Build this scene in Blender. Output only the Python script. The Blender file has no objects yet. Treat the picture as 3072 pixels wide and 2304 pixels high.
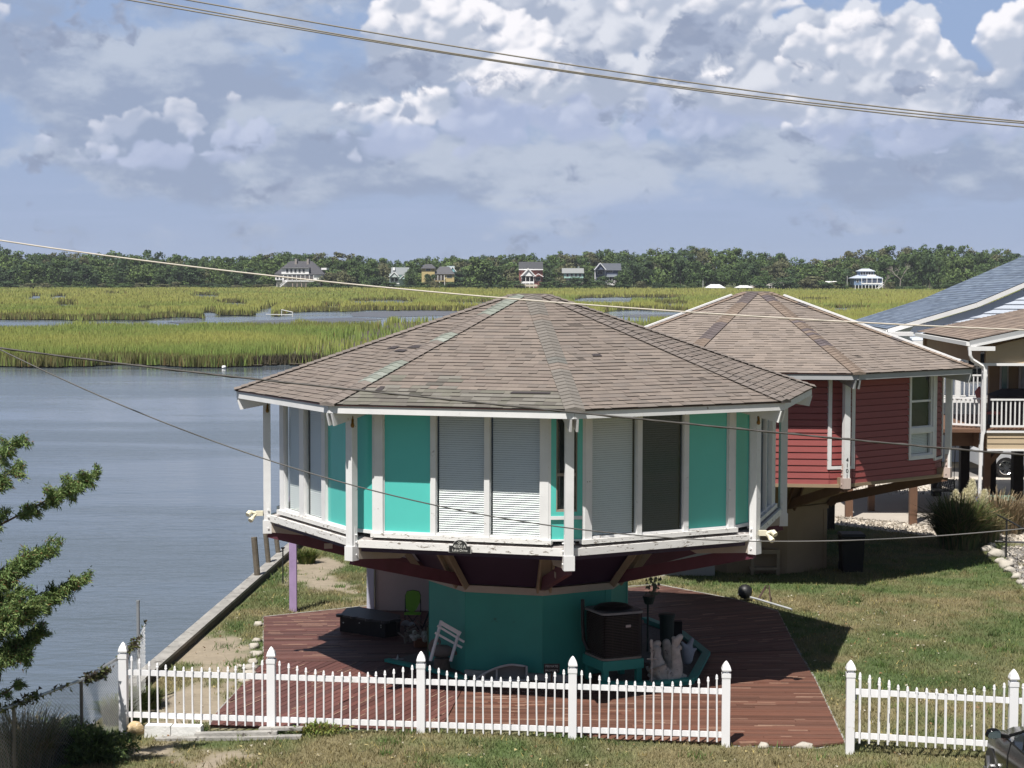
import bpy, math, random
import numpy as np
from mathutils import Vector, Matrix
R=math.radians
random.seed(7); rng=np.random.default_rng(11)
S=bpy.context.scene; COL=S.collection
# ------------------------------------------------------------------ camera
F=5605.65; P=0.06; ROLL=0.0027; H=7.6
cp,sp=math.cos(P),math.sin(P); cr,sr=math.cos(ROLL),math.sin(ROLL)
fw=Vector((0,cp,-sp)); up0=Vector((0,sp,cp)); rt=Vector((1,0,0))
RT=rt*cr+up0*sr; UP=up0*cr-rt*sr
cam=bpy.data.cameras.new('camera'); co=bpy.data.objects.new('camera',cam); COL.objects.link(co)
cam.sensor_width=36; cam.lens=F/3072*36; cam.clip_end=9000; cam.clip_start=0.5
m=Matrix.Identity(4)
for i in range(3): m[i][0]=RT[i]; m[i][1]=UP[i]; m[i][2]=-fw[i]
m[0][3],m[1][3],m[2][3]=0,0,H
co.matrix_world=m; S.camera=co
def ray(x,y):
    return (fw+RT*((x-1536)/F)-UP*((y-1152)/F))
def G(x,y,z=0.0):            # photograph pixel -> point on the level z
    d=ray(x,y); t=(z-H)/d.z
    return Vector((d.x*t,d.y*t,z))
def D(x,y,dist):             # photograph pixel -> point at the given distance north of the viewer
    d=ray(x,y); t=dist/d.y
    return Vector((d.x*t,dist,H+d.z*t))
def toPx(Pn):                # Nx3 -> px
    d=Pn-np.array([0,0,H]); a=d@np.array(fw); return 1536+F*(d@np.array(RT))/a, 1152-F*(d@np.array(UP))/a
# ------------------------------------------------------------------ world
SUNV=Vector((-1.3,-2.7,5.3)).normalized()
EXPO=0.40
S.view_settings.view_transform='Standard'; S.view_settings.look='None'; S.view_settings.exposure=EXPO; S.view_settings.gamma=1
S.render.engine='CYCLES'
W=bpy.data.worlds.new('World'); S.world=W; W.use_nodes=True; W.cycles.sampling_method='MANUAL'; W.cycles.sample_map_resolution=256
wt=W.node_tree; wt.nodes.clear(); wl=wt.links
def nd(t,ty,**k):
    n=t.nodes.new(ty)
    for a,b in k.items():
        if a=='inp':
            for i,v in b.items(): n.inputs[i].default_value=v
        else: setattr(n,a,b)
    return n
def mth(t,op,a,b=None,c=None,clamp=False):
    n=t.nodes.new('ShaderNodeMath'); n.operation=op; n.use_clamp=clamp
    for i,v in enumerate((a,b,c)):
        if v is None: continue
        if isinstance(v,(int,float)): n.inputs[i].default_value=v
        else: t.links.new(v,n.inputs[i])
    return n.outputs[0]
def mixc(t,f,a,b,mode='MIX'):
    n=t.nodes.new('ShaderNodeMix'); n.data_type='RGBA'; n.blend_type=mode
    for i,v in ((0,f),(6,a),(7,b)):
        if isinstance(v,(int,float)): n.inputs[i].default_value=v
        elif isinstance(v,tuple): n.inputs[i].default_value=(*v[:3],1)
        else: t.links.new(v,n.inputs[i])
    return n.outputs[2]
def sstep(t,x,a,b):
    n=t.nodes.new('ShaderNodeMapRange'); n.interpolation_type='SMOOTHSTEP'; t.links.new(x,n.inputs[0])
    n.inputs[1].default_value=a; n.inputs[2].default_value=b; return n.outputs[0]
sky=nd(wt,'ShaderNodeTexSky',sky_type='NISHITA',sun_disc=False)
sky.sun_elevation=math.asin(SUNV.z); sky.sun_rotation=math.atan2(SUNV.x,SUNV.y); sky.air_density=1.2; sky.dust_density=1.0; sky.altitude=10
def rgb(r,g,b,k=1.0):
    f=lambda c:((c/255+.055)/1.055)**2.4
    return (f(r)*k,f(g)*k,f(b)*k)
tc=nd(wt,'ShaderNodeTexCoord'); sx=nd(wt,'ShaderNodeSeparateXYZ'); wl.new(tc.outputs['Generated'],sx.inputs[0])
sm=nd(wt,'ShaderNodeVectorMath',operation='SCALE'); wl.new(sky.outputs[0],sm.inputs[0]); sm.inputs[3].default_value=0.048
cn=nd(wt,'ShaderNodeTexNoise'); mpn=nd(wt,'ShaderNodeVectorMath',operation='MULTIPLY'); wl.new(tc.outputs['Generated'],mpn.inputs[0]); mpn.inputs[1].default_value=(1,1,3); wl.new(mpn.outputs[0],cn.inputs['Vector']); cn.inputs['Scale'].default_value=3; cn.inputs['Detail'].default_value=6
low=mixc(wt,sstep(wt,cn.outputs[0],.42,.66),rgb(150,169,206,.62),rgb(190,196,214,.62))
c=mixc(wt,sstep(wt,sx.outputs[2],0.10,0.45),low,sm.outputs[0])
SKYK=0.77
bg=nd(wt,'ShaderNodeBackground'); bg.inputs[1].default_value=SKYK; wl.new(c,bg.inputs[0])
wo=nd(wt,'ShaderNodeOutputWorld'); wl.new(bg.outputs[0],wo.inputs[0])
# ------------------------------------------------------------------ sun
sl=bpy.data.lights.new('sun','SUN'); sl.energy=5.0; sl.angle=R(0.5); sl.color=(1,.955,.89)
so=bpy.data.objects.new('sun',sl); COL.objects.link(so); so.rotation_euler=SUNV.to_track_quat('Z','Y').to_euler()
# ------------------------------------------------------------------ materials
MATS={}
def M(name,col=(.5,.5,.5),rough=.7,var=.12,scale=6.0,bump=0.0,bscale=None,attr=False,metal=0.0,spec=.5,stain=None,sthr=.6,sscale=3.0,stretch=None,trans=0.0):
    if name in MATS: return MATS[name]
    mt=bpy.data.materials.new(name); mt.use_nodes=True; t=mt.node_tree; b=t.nodes['Principled BSDF']; L=t.links
    g=nd(t,'ShaderNodeNewGeometry'); vec=g.outputs['Position']
    if stretch:
        q=nd(t,'ShaderNodeVectorMath',operation='MULTIPLY'); L.new(vec,q.inputs[0]); q.inputs[1].default_value=stretch; vec=q.outputs[0]
    n=nd(t,'ShaderNodeTexNoise'); L.new(vec,n.inputs['Vector']); n.inputs['Scale'].default_value=scale; n.inputs['Detail'].default_value=6; n.inputs['Roughness'].default_value=.6
    if attr:
        a=nd(t,'ShaderNodeAttribute'); a.attribute_name='col'; src=a.outputs['Color']
    else:
        a=nd(t,'ShaderNodeRGB'); a.outputs[0].default_value=(*col,1); src=a.outputs[0]
    k=mth(t,'ADD',mth(t,'MULTIPLY',mth(t,'SUBTRACT',n.outputs[0],.5),var*4),1.0)
    sc=nd(t,'ShaderNodeVectorMath',operation='SCALE'); L.new(src,sc.inputs[0]); L.new(k,sc.inputs[3]); c=sc.outputs[0]
    if stain:
        n2=nd(t,'ShaderNodeTexNoise'); L.new(vec,n2.inputs['Vector']); n2.inputs['Scale'].default_value=sscale; n2.inputs['Detail'].default_value=9; n2.inputs['Roughness'].default_value=.7
        c=mixc(t,sstep(t,n2.outputs[0],sthr,sthr+.05),c,stain)
    L.new(c,b.inputs['Base Color']); b.inputs['Roughness'].default_value=rough; b.inputs['Metallic'].default_value=metal
    b.inputs['Specular IOR Level'].default_value=spec
    if bump:
        bn=nd(t,'ShaderNodeTexNoise'); L.new(vec,bn.inputs['Vector']); bn.inputs['Scale'].default_value=bscale or scale*4; bn.inputs['Detail'].default_value=5
        bp=nd(t,'ShaderNodeBump'); bp.inputs['Strength'].default_value=bump; bp.inputs['Distance'].default_value=.02; L.new(bn.outputs[0],bp.inputs['Height']); L.new(bp.outputs[0],b.inputs['Normal'])
    if trans:
        out=t.nodes['Material Output']; tr=nd(t,'ShaderNodeBsdfTranslucent'); L.new(c,tr.inputs[0]); mx=nd(t,'ShaderNodeMixShader'); mx.inputs[0].default_value=trans
        L.new(b.outputs[0],mx.inputs[1]); L.new(tr.outputs[0],mx.inputs[2]); L.new(mx.outputs[0],out.inputs[0])
    MATS[name]=mt; return mt
def glass(name,tint=(.98,.99,.985),base=.02):
    if name in MATS: return MATS[name]
    mt=bpy.data.materials.new(name); mt.use_nodes=True; t=mt.node_tree; t.nodes.clear(); L=t.links
    o=nd(t,'ShaderNodeOutputMaterial'); tr=nd(t,'ShaderNodeBsdfTransparent'); tr.inputs[0].default_value=(*tint,1)
    gl=nd(t,'ShaderNodeBsdfGlossy'); gl.inputs['Roughness'].default_value=.02; gl.inputs[0].default_value=(.9,.95,1,1)
    fr=nd(t,'ShaderNodeFresnel'); fr.inputs[0].default_value=1.5
    gm=nd(t,'ShaderNodeNewGeometry'); f=mth(t,'MULTIPLY',mth(t,'ADD',mth(t,'MULTIPLY',fr.outputs[0],1.05),base,clamp=True),mth(t,'SUBTRACT',1.0,gm.outputs['Backfacing']))
    mx=nd(t,'ShaderNodeMixShader'); L.new(f,mx.inputs[0]); L.new(tr.outputs[0],mx.inputs[1]); L.new(gl.outputs[0],mx.inputs[2]); L.new(mx.outputs[0],o.inputs[0])
    MATS[name]=mt; return mt
WHITE=M('white_paint',(.72,.72,.72),.5,.05,3,bump=.1)
WEATH=M('peeling_white_paint',(.72,.71,.69),.6,.08,4,stain=(.2,.17,.14),sthr=.565,sscale=7,stretch=(1,1,3.0))
WEATH2=M('worn_white_paint',(.70,.70,.70),.6,.07,3,stain=(.3,.27,.24),sthr=.64,sscale=7)
VINYL=M('white_vinyl',(.80,.80,.82),.35,.03,3,stain=(.60,.58,.53),sthr=.62,sscale=2.5)
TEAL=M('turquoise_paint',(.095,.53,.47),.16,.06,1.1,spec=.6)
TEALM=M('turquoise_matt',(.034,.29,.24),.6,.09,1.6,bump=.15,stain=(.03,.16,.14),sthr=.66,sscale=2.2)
SHING=M('shingles',attr=True,rough=.9,var=.10,scale=30,bump=.25,bscale=120)
DARK=M('dark_interior',(.02,.02,.022),.8)
SLATW=M('blind_white',(.80,.83,.83),.5,.03)
SLATD=M('blind_dark',(.19,.19,.20),.5,.05)
GLASS=glass('window_glass'); GLASSD=glass('window_glass_dark',(.75,.78,.8),.06)
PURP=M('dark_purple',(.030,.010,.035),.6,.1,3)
MAROON=M('maroon_beam',(.11,.028,.045),.6,.18,5,stain=(.25,.2,.17),sthr=.74,sscale=5)
TAN=M('tan_board',(.30,.235,.16),.7,.15,5)
CREAM=M('cream_board',(.42,.37,.31),.7,.12,4,stain=(.15,.1,.08),sthr=.7)
BEIGE=M('beige_wall',(.50,.40,.37),.8,.06,2,bump=.1)
LILAC=M('lilac_paint',(.34,.25,.42),.6,.12,5,stain=(.5,.45,.45),sthr=.7,sscale=12)
REDS=M('red_siding',(.27,.066,.062),.55,.07,3,bump=.1)
BROWN=M('brown_wood',(.14,.075,.045),.75,.15,5)
DKWOOD=M('dark_piling',(.03,.022,.018),.85,.2,6)
TANSID=M('tan_siding',(.42,.33,.22),.65,.06,3)
TANP=M('tan_stucco',(.28,.205,.13),.8,.08,2)
GREYTRIM=M('grey_fascia',(.36,.37,.38),.6,.06,3)
BLACKP=M('black_plastic',(.010,.010,.011),.6,.1,spec=.25)
BLACKM=M('black_metal',(.015,.015,.016),.5,.1)
STEEL=M('galvanised_steel',(.42,.44,.46),.45,.1,8,metal=.6)
DECK=M('deck_board',attr=True,rough=.6,var=.13,scale=3,bump=.3,bscale=12,stretch=(1,6,6))
GREYWOOD=M('weathered_timber',(.31,.30,.28),.85,.35,3,bump=.6,bscale=20,stain=(.10,.09,.08),sthr=.57,sscale=5)
CONC=M('concrete',(.42,.38,.33),.85,.08,1.2,bump=.2)
STATUE=M('cast_stone',(.46,.44,.40),.9,.28,9,bump=1.0,bscale=22,stain=(.2,.19,.17),sthr=.6,sscale=12)
ROCK=M('pale_rock',(.42,.39,.34),.85,.2,6,bump=.6,bscale=25)
# ------------------------------------------------------------------ object helpers
def link(o,parent=None):
    COL.objects.link(o)
    if parent: o.parent=parent
    return o
def tag(o,label,cat,group=None,kind=None):
    if label: o['label']=label
    if cat: o['category']=cat
    if group: o['group']=group
    if kind: o['kind']=kind
    return o
def thing(name,label,cat,loc=(0,0,0),group=None,rz=0):
    o=bpy.data.objects.new(name,None); o.location=loc; o.rotation_euler=(0,0,rz); o.empty_display_size=.2
    COL.objects.link(o); return tag(o,label,cat,group)
class MB:
    def __init__(s,off=(0,0,0)): s.v=[];s.f=[];s.c=[];s.off=Vector(off); s.cc=(.5,.5,.5)
    def add(s,vs,fs,col=None):
        n=len(s.v); cc=col or s.cc
        for p in vs: s.v.append((p[0]-s.off.x,p[1]-s.off.y,p[2]-s.off.z)); s.c.append(cc)
        for f in fs: s.f.append(tuple(i+n for i in f))
        return s
    def box8(s,p,col=None):
        return s.add(p,[(0,3,2,1),(4,5,6,7),(0,1,5,4),(1,2,6,5),(2,3,7,6),(3,0,4,7)],col)
    def box(s,c,d,rz=0,col=None,taper=1.0):
        x,y,z=d[0]/2,d[1]/2,d[2]/2; ca,sa=math.cos(rz),math.sin(rz); p=[]
        for zz,k in ((-z,1.0),(z,taper)):
            for a,b in ((-x,-y),(x,-y),(x,y),(-x,y)):
                a*=k;b*=k; p.append((c[0]+a*ca-b*sa,c[1]+a*sa+b*ca,c[2]+zz))
        return s.box8(p,col)
    def b2(s,x0,x1,y0,y1,z0,z1,col=None): return s.box(((x0+x1)/2,(y0+y1)/2,(z0+z1)/2),(x1-x0,y1-y0,z1-z0),0,col)
    def beam(s,p,q,w,h,col=None,upv=(0,0,1)):
        p=Vector(p);q=Vector(q); d=(q-p).normalized(); u=Vector(upv)
        sd=d.cross(u)
        if sd.length<1e-4: sd=d.cross(Vector((0,1,0)))
        sd.normalize(); u=sd.cross(d).normalized(); pts=[]
        for e in (p,q):
            for a,b in ((-1,-1),(1,-1),(1,1),(-1,1)): pts.append(e+sd*a*w/2+u*b*h/2)
        return s.box8(pts,col)
    def prism(s,poly,z0,z1,col=None,grow=1.0):
        n=len(poly); cx=sum(p[0] for p in poly)/n; cy=sum(p[1] for p in poly)/n
        vs=[(p[0],p[1],z0) for p in poly]+[(cx+(p[0]-cx)*grow,cy+(p[1]-cy)*grow,z1) for p in poly]
        fs=[tuple(range(n-1,-1,-1)),tuple(range(n,2*n))]+[(i,(i+1)%n,n+(i+1)%n,n+i) for i in range(n)]
        return s.add(vs,fs,col)
    def tube(s,pts,r,n=6,col=None,r1=None):
        pts=[Vector(p) for p in pts]; m=len(pts); vs=[];
        for i,p in enumerate(pts):
            d=(pts[min(i+1,m-1)]-pts[max(i-1,0)]).normalized(); a=d.orthogonal() if abs(d.z)>.9 else d.cross(Vector((0,0,1))); a.normalize(); b=d.cross(a)
            rr=r if r1 is None else r+(r1-r)*i/(m-1)
            for k in range(n): t=2*math.pi*k/n; vs.append(p+a*rr*math.cos(t)+b*rr*math.sin(t))
        fs=[(i*n+k,i*n+(k+1)%n,(i+1)*n+(k+1)%n,(i+1)*n+k) for i in range(m-1) for k in range(n)]
        fs+=[tuple(range(n-1,-1,-1)),tuple(range((m-1)*n,m*n))]
        return s.add(vs,fs,col)
    def lathe(s,prof,c,n=12,col=None,sq=False,sc=(1,1)):
        vs=[]
        for r_,z in prof:
            for k in range(n):
                t=2*math.pi*k/n+(math.pi/4 if sq else 0); vs.append((c[0]+r_*math.cos(t)*sc[0],c[1]+r_*math.sin(t)*sc[1],c[2]+z))
        m=len(prof)
        fs=[(i*n+k,i*n+(k+1)%n,(i+1)*n+(k+1)%n,(i+1)*n+k) for i in range(m-1) for k in range(n)]
        fs+=[tuple(range(n-1,-1,-1)),tuple(range((m-1)*n,m*n))]
        return s.add(vs,fs,col)
    def blobm(s,c,r,n=10,jit=.15,col=None,seed=None):
        q=random.Random(seed if seed is not None else random.random()); vs=[];rows=n//2+1
        ph=[q.uniform(0,6.3) for _ in range(4)]
        for i in range(rows+1):
            th=math.pi*i/rows
            for k in range(n):
                a=2*math.pi*k/n; e=1+jit*(math.sin(2*a+ph[0]+3*th)+.6*math.sin(3*a+ph[1])*math.sin(th*2+ph[2])+.5*q.uniform(-1,1))*math.sin(th)
                vs.append((c[0]+r[0]*e*math.sin(th)*math.cos(a),c[1]+r[1]*e*math.sin(th)*math.sin(a),c[2]+r[2]*math.cos(th)*e))
        fs=[(i*n+k,(i+1)*n+k,(i+1)*n+(k+1)%n,i*n+(k+1)%n) for i in range(rows) for k in range(n)]
        return s.add(vs,fs,col)
    def build(s,name,mat,parent=None,smooth=False,label=None):
        me=bpy.data.meshes.new(name); me.from_pydata(s.v,[],s.f); me.materials.append(mat)
        a=me.color_attributes.new('col','FLOAT_COLOR','POINT'); arr=np.ones((len(s.v),4),np.float32); arr[:,:3]=np.array(s.c,np.float32).reshape(-1,3); a.data.foreach_set('color',arr.ravel())
        if smooth: me.polygons.foreach_set('use_smooth',[True]*len(me.polygons))
        me.validate(); me.update()
        o=bpy.data.objects.new(name,me); link(o,parent)
        if label: o['label']=label
        return o
def npmesh(name,V,nper,cols,mat,parent=None,smooth=False):
    """V: (N*nper,3) verts forming N separate tris/quads; cols (N*nper,3)"""
    me=bpy.data.meshes.new(name); nv=len(V); nf=nv//nper
    me.vertices.add(nv); me.vertices.foreach_set('co',V.astype(np.float32).ravel())
    me.loops.add(nv); me.loops.foreach_set('vertex_index',np.arange(nv,dtype=np.int32))
    me.polygons.add(nf); me.polygons.foreach_set('loop_start',np.arange(0,nv,nper,dtype=np.int32))
    try: me.polygons.foreach_set('loop_total',np.full(nf,nper,dtype=np.int32))
    except Exception: pass
    me.materials.append(mat); me.update(calc_edges=True)
    a=me.color_attributes.new('col','FLOAT_COLOR','POINT'); arr=np.ones((nv,4),np.float32); arr[:,:3]=cols; a.data.foreach_set('color',arr.ravel())
    o=bpy.data.objects.new(name,me); link(o,parent); return o
def blades(name,Pb,L,Wd,cols,mat,lean=.35,parent=None,dirs=None,tipcol=None):
    N=len(Pb); yaw=rng.uniform(0,2*np.pi,N); s=np.stack([np.cos(yaw),np.sin(yaw),np.zeros(N)],1)*(Wd/2)[:,None]
    if dirs is None:
        ly=rng.uniform(0,2*np.pi,N); q=rng.uniform(0,lean,N); dirs=np.stack([np.cos(ly)*q,np.sin(ly)*q,np.ones(N)],1)
    else:
        s=np.cross(dirs,rng.normal(size=(N,3))); s/=np.linalg.norm(s,axis=1)[:,None]+1e-9; s*=(Wd/2)[:,None]
    V=np.stack([Pb-s,Pb+s,Pb+dirs*L[:,None]],1).reshape(-1,3)
    c=np.repeat(cols[:,None,:],3,1)
    if tipcol is not None: c[:,2,:]=tipcol
    return npmesh(name,V,3,c.reshape(-1,3),mat,parent)
# value noise in numpy
_perm=rng.random((256,256))
def vnoise(x,y):
    xi=np.floor(x).astype(int);yi=np.floor(y).astype(int); fx=x-xi;fy=y-yi; fx=fx*fx*(3-2*fx);fy=fy*fy*(3-2*fy)
    g=lambda a,b:_perm[a%256,b%256]
    return (g(xi,yi)*(1-fx)+g(xi+1,yi)*fx)*(1-fy)+(g(xi,yi+1)*(1-fx)+g(xi+1,yi+1)*fx)*fy
def fbm(x,y,o=4):
    r=0;a=.5;t=0
    for i in range(o): r=r+a*vnoise(x*2**i+17*i,y*2**i+5*i); t+=a; a*=.55
    return r/t
def text_mesh(name,s,size,mat,parent,mw,depth=.004):
    cu=bpy.data.curves.new(name,'FONT'); cu.body=s; cu.size=size; cu.extrude=depth; cu.align_x='CENTER'
    o=bpy.data.objects.new(name+'_c',cu); COL.objects.link(o); bpy.context.view_layer.update()
    me=bpy.data.meshes.new_from_object(o.evaluated_get(bpy.context.evaluated_depsgraph_get())); me.name=name
    bpy.data.objects.remove(o); me.transform(mw); me.materials.clear(); me.materials.append(mat)
    q=bpy.data.objects.new(name,me); return link(q,parent)
def sky_colors(gx_,gy_):
    """sky radiance (linear rgb) on a grid of directions given as photograph columns/rows; cumulus heads are unions of shaded spheres"""
    X_,Y_=np.meshgrid(gx_,gy_); Hh,Ww=X_.shape; q=np.random.default_rng(77)
    pr=q.random((512,512))
    def vn(x,y):
        xi=np.floor(x).astype(int);yi=np.floor(y).astype(int); fx=x-xi;fy=y-yi; fx=fx*fx*fx*(fx*(fx*6-15)+10);fy=fy*fy*fy*(fy*(fy*6-15)+10); g=lambda a,b:pr[a%512,b%512]
        return (g(xi,yi)*(1-fx)+g(xi+1,yi)*fx)*(1-fy)+(g(xi,yi+1)*(1-fx)+g(xi+1,yi+1)*fx)*fy
    def fb(x,y,o=6,g_=.5):
        r=0;a=1;t=0
        for i in range(o): c,s=np.cos(i*1.1),np.sin(i*1.1); r=r+a*vn((x*c-y*s)*2**i+31*i,(x*s+y*c)*2**i+17*i); t+=a; a*=g_
        return r/t
    ss_=lambda x,a,b:(lambda t:t*t*(3-2*t))(np.clip((x-a)/(b-a),0,1))
    L=lambda r,g,b:np.array([((c/255+.055)/1.055)**2.4 for c in(r,g,b)])
    mx=lambda a,b,f:a*(1-f[...,None])+b*f[...,None]
    el=lambda cx,cy,rx,ry:np.exp(-(((X_-cx)/rx)**2+((Y_-cy)/ry)**2))
    wx=(fb(X_/130,Y_/110,6,.55)-.5); wy=(fb(X_/130+40,Y_/110+9,6,.55)-.5)
    v=np.clip((815-Y_)/815,-.1,1)
    c=mx(np.broadcast_to(L(160,175,203),(Hh,Ww,3)),L(147,169,205),ss_(v,0,1))
    # soft grey layer
    n=fb((X_+90*wx)/420,(Y_+90*wy)/210,7,.55)
    g=n+.26*el(2300,520,1500,120)+.24*el(1000,500,850,90)+.16*el(230,180,420,130)+.12*el(1950,300,1100,170)+.14*el(350,320,420,120)+.10*el(450,90,330,70)-.16*el(1000,90,260,110)-.08*el(560,220,260,50)-.16*el(700,640,2600,40)-.14*el(2300,745,2600,50)-.12*el(2900,150,160,150)-.1*el(80,560,300,60)
    g2_=ss_(fb(X_/260+7,Y_/120+3,7,.58),.34,.66)
    gcol=mx(np.broadcast_to(L(150,163,188),(Hh,Ww,3)),L(186,195,211),g2_)
    c=mx(c,gcol,ss_(g,.42,.66)*.88)
    px_=gx_[1]-gx_[0]
    def heads(regs,seed,light,dark,gain=1.0,alpha=.97,foot=400,patch=.42,wamp=1.0,jag=24):
        nonlocal c
        r_=np.random.default_rng(seed); Hm=np.full((Hh,Ww),-1e3); Xw=X_+wx*62*wamp+ (fb(X_/26,Y_/26,4)-.5)*jag; Yw=Y_+wy*62*wamp+(fb(X_/26+9,Y_/26+5,4)-.5)*jag; bot=np.zeros((Hh,Ww))
        for cx,cy,rx,ry,N,ra,rb in regs:
            for _ in range(N):
                a=r_.uniform(0,6.283); t=r_.random()**.55; bx,by=cx+rx*t*np.cos(a),cy+ry*t*np.sin(a); R_=r_.uniform(ra,rb)*(1.15-.45*t); zb_=r_.uniform(-.5,.6)*R_+ (cy-by)*.25
                x0=np.searchsorted(gx_,bx-R_*1.1-60);x1=np.searchsorted(gx_,bx+R_*1.1+60); y0=np.searchsorted(gy_,by-R_*1.1-60);y1=np.searchsorted(gy_,by+R_*1.1+60)
                if x1<=x0 or y1<=y0: continue
                d2=(Xw[y0:y1,x0:x1]-bx)**2+(Yw[y0:y1,x0:x1]-by)**2; h=np.where(d2<R_*R_,np.sqrt(np.maximum(R_*R_-d2,0))*.85+zb_,-1e3); Hm[y0:y1,x0:x1]=np.maximum(Hm[y0:y1,x0:x1],h)
        m=Hm>-900; Hs=np.where(m,Hm,0)
        Hs=Hs+(fb(X_/30,Y_/30,5,.6)-.5)*9+(fb(X_/110,Y_/90,4)-.5)*46
        gy,gx=np.gradient(Hs,px_); nz=1/np.sqrt(1+gx**2+gy**2); lit=(gx*.42+gy*1.0)*nz*.52+nz*.30     # light from the upper left, behind the viewer
        mf=m.astype(float)
        def blur(a,k):
            for _ in range(k): a=(a+np.roll(a,1,0)+np.roll(a,-1,0)+np.roll(a,1,1)+np.roll(a,-1,1))/5
            return a
        l3=blur(lit,3); l12=blur(l3,22); lit=.32*l3+.68*l12; al=blur(mf,3); al=ss_(blur(al,3)+(fb(X_/22,Y_/18,5,.65)-.5)*1.0*(al<.985),.22,.95)
        fade=1-ss_(Y_+ (fb(X_/70+8,Y_/50,6,.6)-.5)*190,foot,foot+110)
        al=al*fade
        eg=1-ss_(blur(mf,60),.45,.98); dn=1-ss_(blur(gy,30)*1.0,-.25,.25); al=al*(1-.92*eg*dn)
        lit=lit+patch*(fb((X_+wx*80)/190+seed*3.1,(Y_+wy*60)/120+8,6,.55)-.5)*2
        f=ss_(lit,.02,.60)*gain; col=mx(np.broadcast_to(dark,(Hh,Ww,3)),light,np.clip(f,0,1))
        lo=ss_(Y_,250,480)*.5; col=mx(col,L(180,191,218),lo); c=mx(c,col,al*alpha)
    WH,SH_,GR=L(247,245,249),L(180,189,207),L(196,203,224)
    heads([(1750,330,420,90,60,30,75),(2650,360,420,80,50,30,70),(700,420,160,60,16,20,45),(1250,420,250,60,26,20,50),(1650,90,280,110,40,40,80),(480,470,240,40,18,20,40),(2200,330,300,70,30,30,60)],5,L(200,207,228),L(166,177,206),.9,.8,foot=520,patch=.5)
    heads([(1350,120,280,120,60,30,80),(1640,150,240,150,60,30,80),(2000,40,330,70,60,30,75),(2450,190,330,150,90,30,85),(2650,60,160,50,16,20,50),(2760,250,180,120,50,25,70),(2200,240,200,90,40,30,70),(1900,200,240,120,50,30,70)],6,L(222,225,234),L(168,178,198),.95,.95,foot=380,patch=.55)
    heads([(1280,60,180,70,40,22,55),(1480,150,200,120,60,22,60),(1620,260,170,60,36,20,50),(1180,345,150,38,40,12,32),(1290,300,80,40,20,15,35),(1015,330,22,22,10,9,18),(2440,230,110,110,54,20,58),(2560,130,150,90,44,20,55),(2740,140,110,80,44,20,50),(2830,270,120,50,36,18,45),(2180,8,230,40,40,18,45),(1900,10,130,40,22,18,40),(3020,110,70,85,50,20,48),(3010,210,90,50,20,18,40),(2150,225,60,25,12,14,28),(2420,390,70,60,12,10,28)],8,WH,SH_,1.05,.97,foot=350,patch=.46)
    heads([(335,400,60,70,34,9,26),(270,455,60,30,18,8,20),(400,350,60,50,22,9,24),(540,345,75,38,34,9,24),(690,305,28,28,16,9,20),(130,420,30,26,12,8,18),(8,48,22,34,12,8,18),(720,492,30,12,8,6,12),(1060,470,40,18,12,8,16),(570,395,50,20,10,7,16),(1010,30,14,14,5,6,12),(2700,430,30,16,6,6,12)],9,L(228,229,238),L(180,189,208),1.0,.74,foot=500,patch=.3,wamp=1.3,jag=24)
    # dark drifting scraps in front
    d=fb((X_+110*wx)/120,(Y_+110*wy)/85,7,.6)+.42*el(2140,135,170,85)+.42*el(1200,215,240,62)+.34*el(2720,255,90,55)+.2*el(1830,365,180,36)+.2*el(2380,400,240,36)+.16*el(1130,15,60,30)+.2*el(1230,335,40,22)+.18*el(250,110,260,50)+.2*el(1000,410,120,26)+.14*el(1560,70,80,60)
    dc=mx(np.broadcast_to(L(143,155,180),(Hh,Ww,3)),L(163,174,197),ss_(fb(X_/60,Y_/40,5),.35,.65))
    c=mx(c,dc,ss_(d,.62,.82)*.92)
    # lower veil with faint bands
    w=ss_(fb(X_/500,Y_/36,5)+.0*X_,.45,.62)*el(1500,620,2200,60)*.35; c=mx(c,L(168,182,212)*np.ones((Hh,Ww,3)),w)
    return np.clip(c,0,1.2)

gx_=np.arange(-1100,4170,3.6); gy_=np.arange(-400,842,3.6); sc_=sky_colors(gx_,gy_)
PX_,PY_=np.meshgrid(gx_,gy_); d_=np.array(fw)[None,:]+np.array(RT)[None,:]*((PX_.ravel()-1536)/F)[:,None]-np.array(UP)[None,:]*((PY_.ravel()-1152)/F)[:,None]
d_/=np.linalg.norm(d_,axis=1)[:,None]; V_=d_*7500+np.array([0,0,H]); ii=np.arange(len(V_),dtype=np.int32).reshape(PX_.shape)
fa=np.stack([ii[:-1,:-1],ii[1:,:-1],ii[1:,1:],ii[:-1,1:]],-1).reshape(-1,4)
me=bpy.data.meshes.new('sky'); me.vertices.add(len(V_)); me.vertices.foreach_set('co',V_.astype(np.float32).ravel()); me.loops.add(fa.size); me.loops.foreach_set('vertex_index',fa.ravel()); me.polygons.add(len(fa)); me.polygons.foreach_set('loop_start',np.arange(0,fa.size,4,dtype=np.int32))
me.update(calc_edges=True); a=me.color_attributes.new('col','FLOAT_COLOR','POINT'); arr=np.ones((len(V_),4),np.float32); arr[:,:3]=sc_.reshape(-1,3); a.data.foreach_set('color',arr.ravel())
mt=bpy.data.materials.new('sky_light'); mt.use_nodes=True; t=mt.node_tree; t.nodes.clear(); a=nd(t,'ShaderNodeAttribute'); a.attribute_name='col'; e=nd(t,'ShaderNodeEmission'); e.inputs[1].default_value=SKYK*1.06; t.links.new(a.outputs['Color'],e.inputs[0]); ou=nd(t,'ShaderNodeOutputMaterial'); t.links.new(e.outputs[0],ou.inputs[0]); mt.cycles.emission_sampling='NONE'
me.materials.append(mt); tag(link(bpy.data.objects.new('sky',me)),'cloudy blue sky with white cumulus heads','sky',kind='structure')
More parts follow.
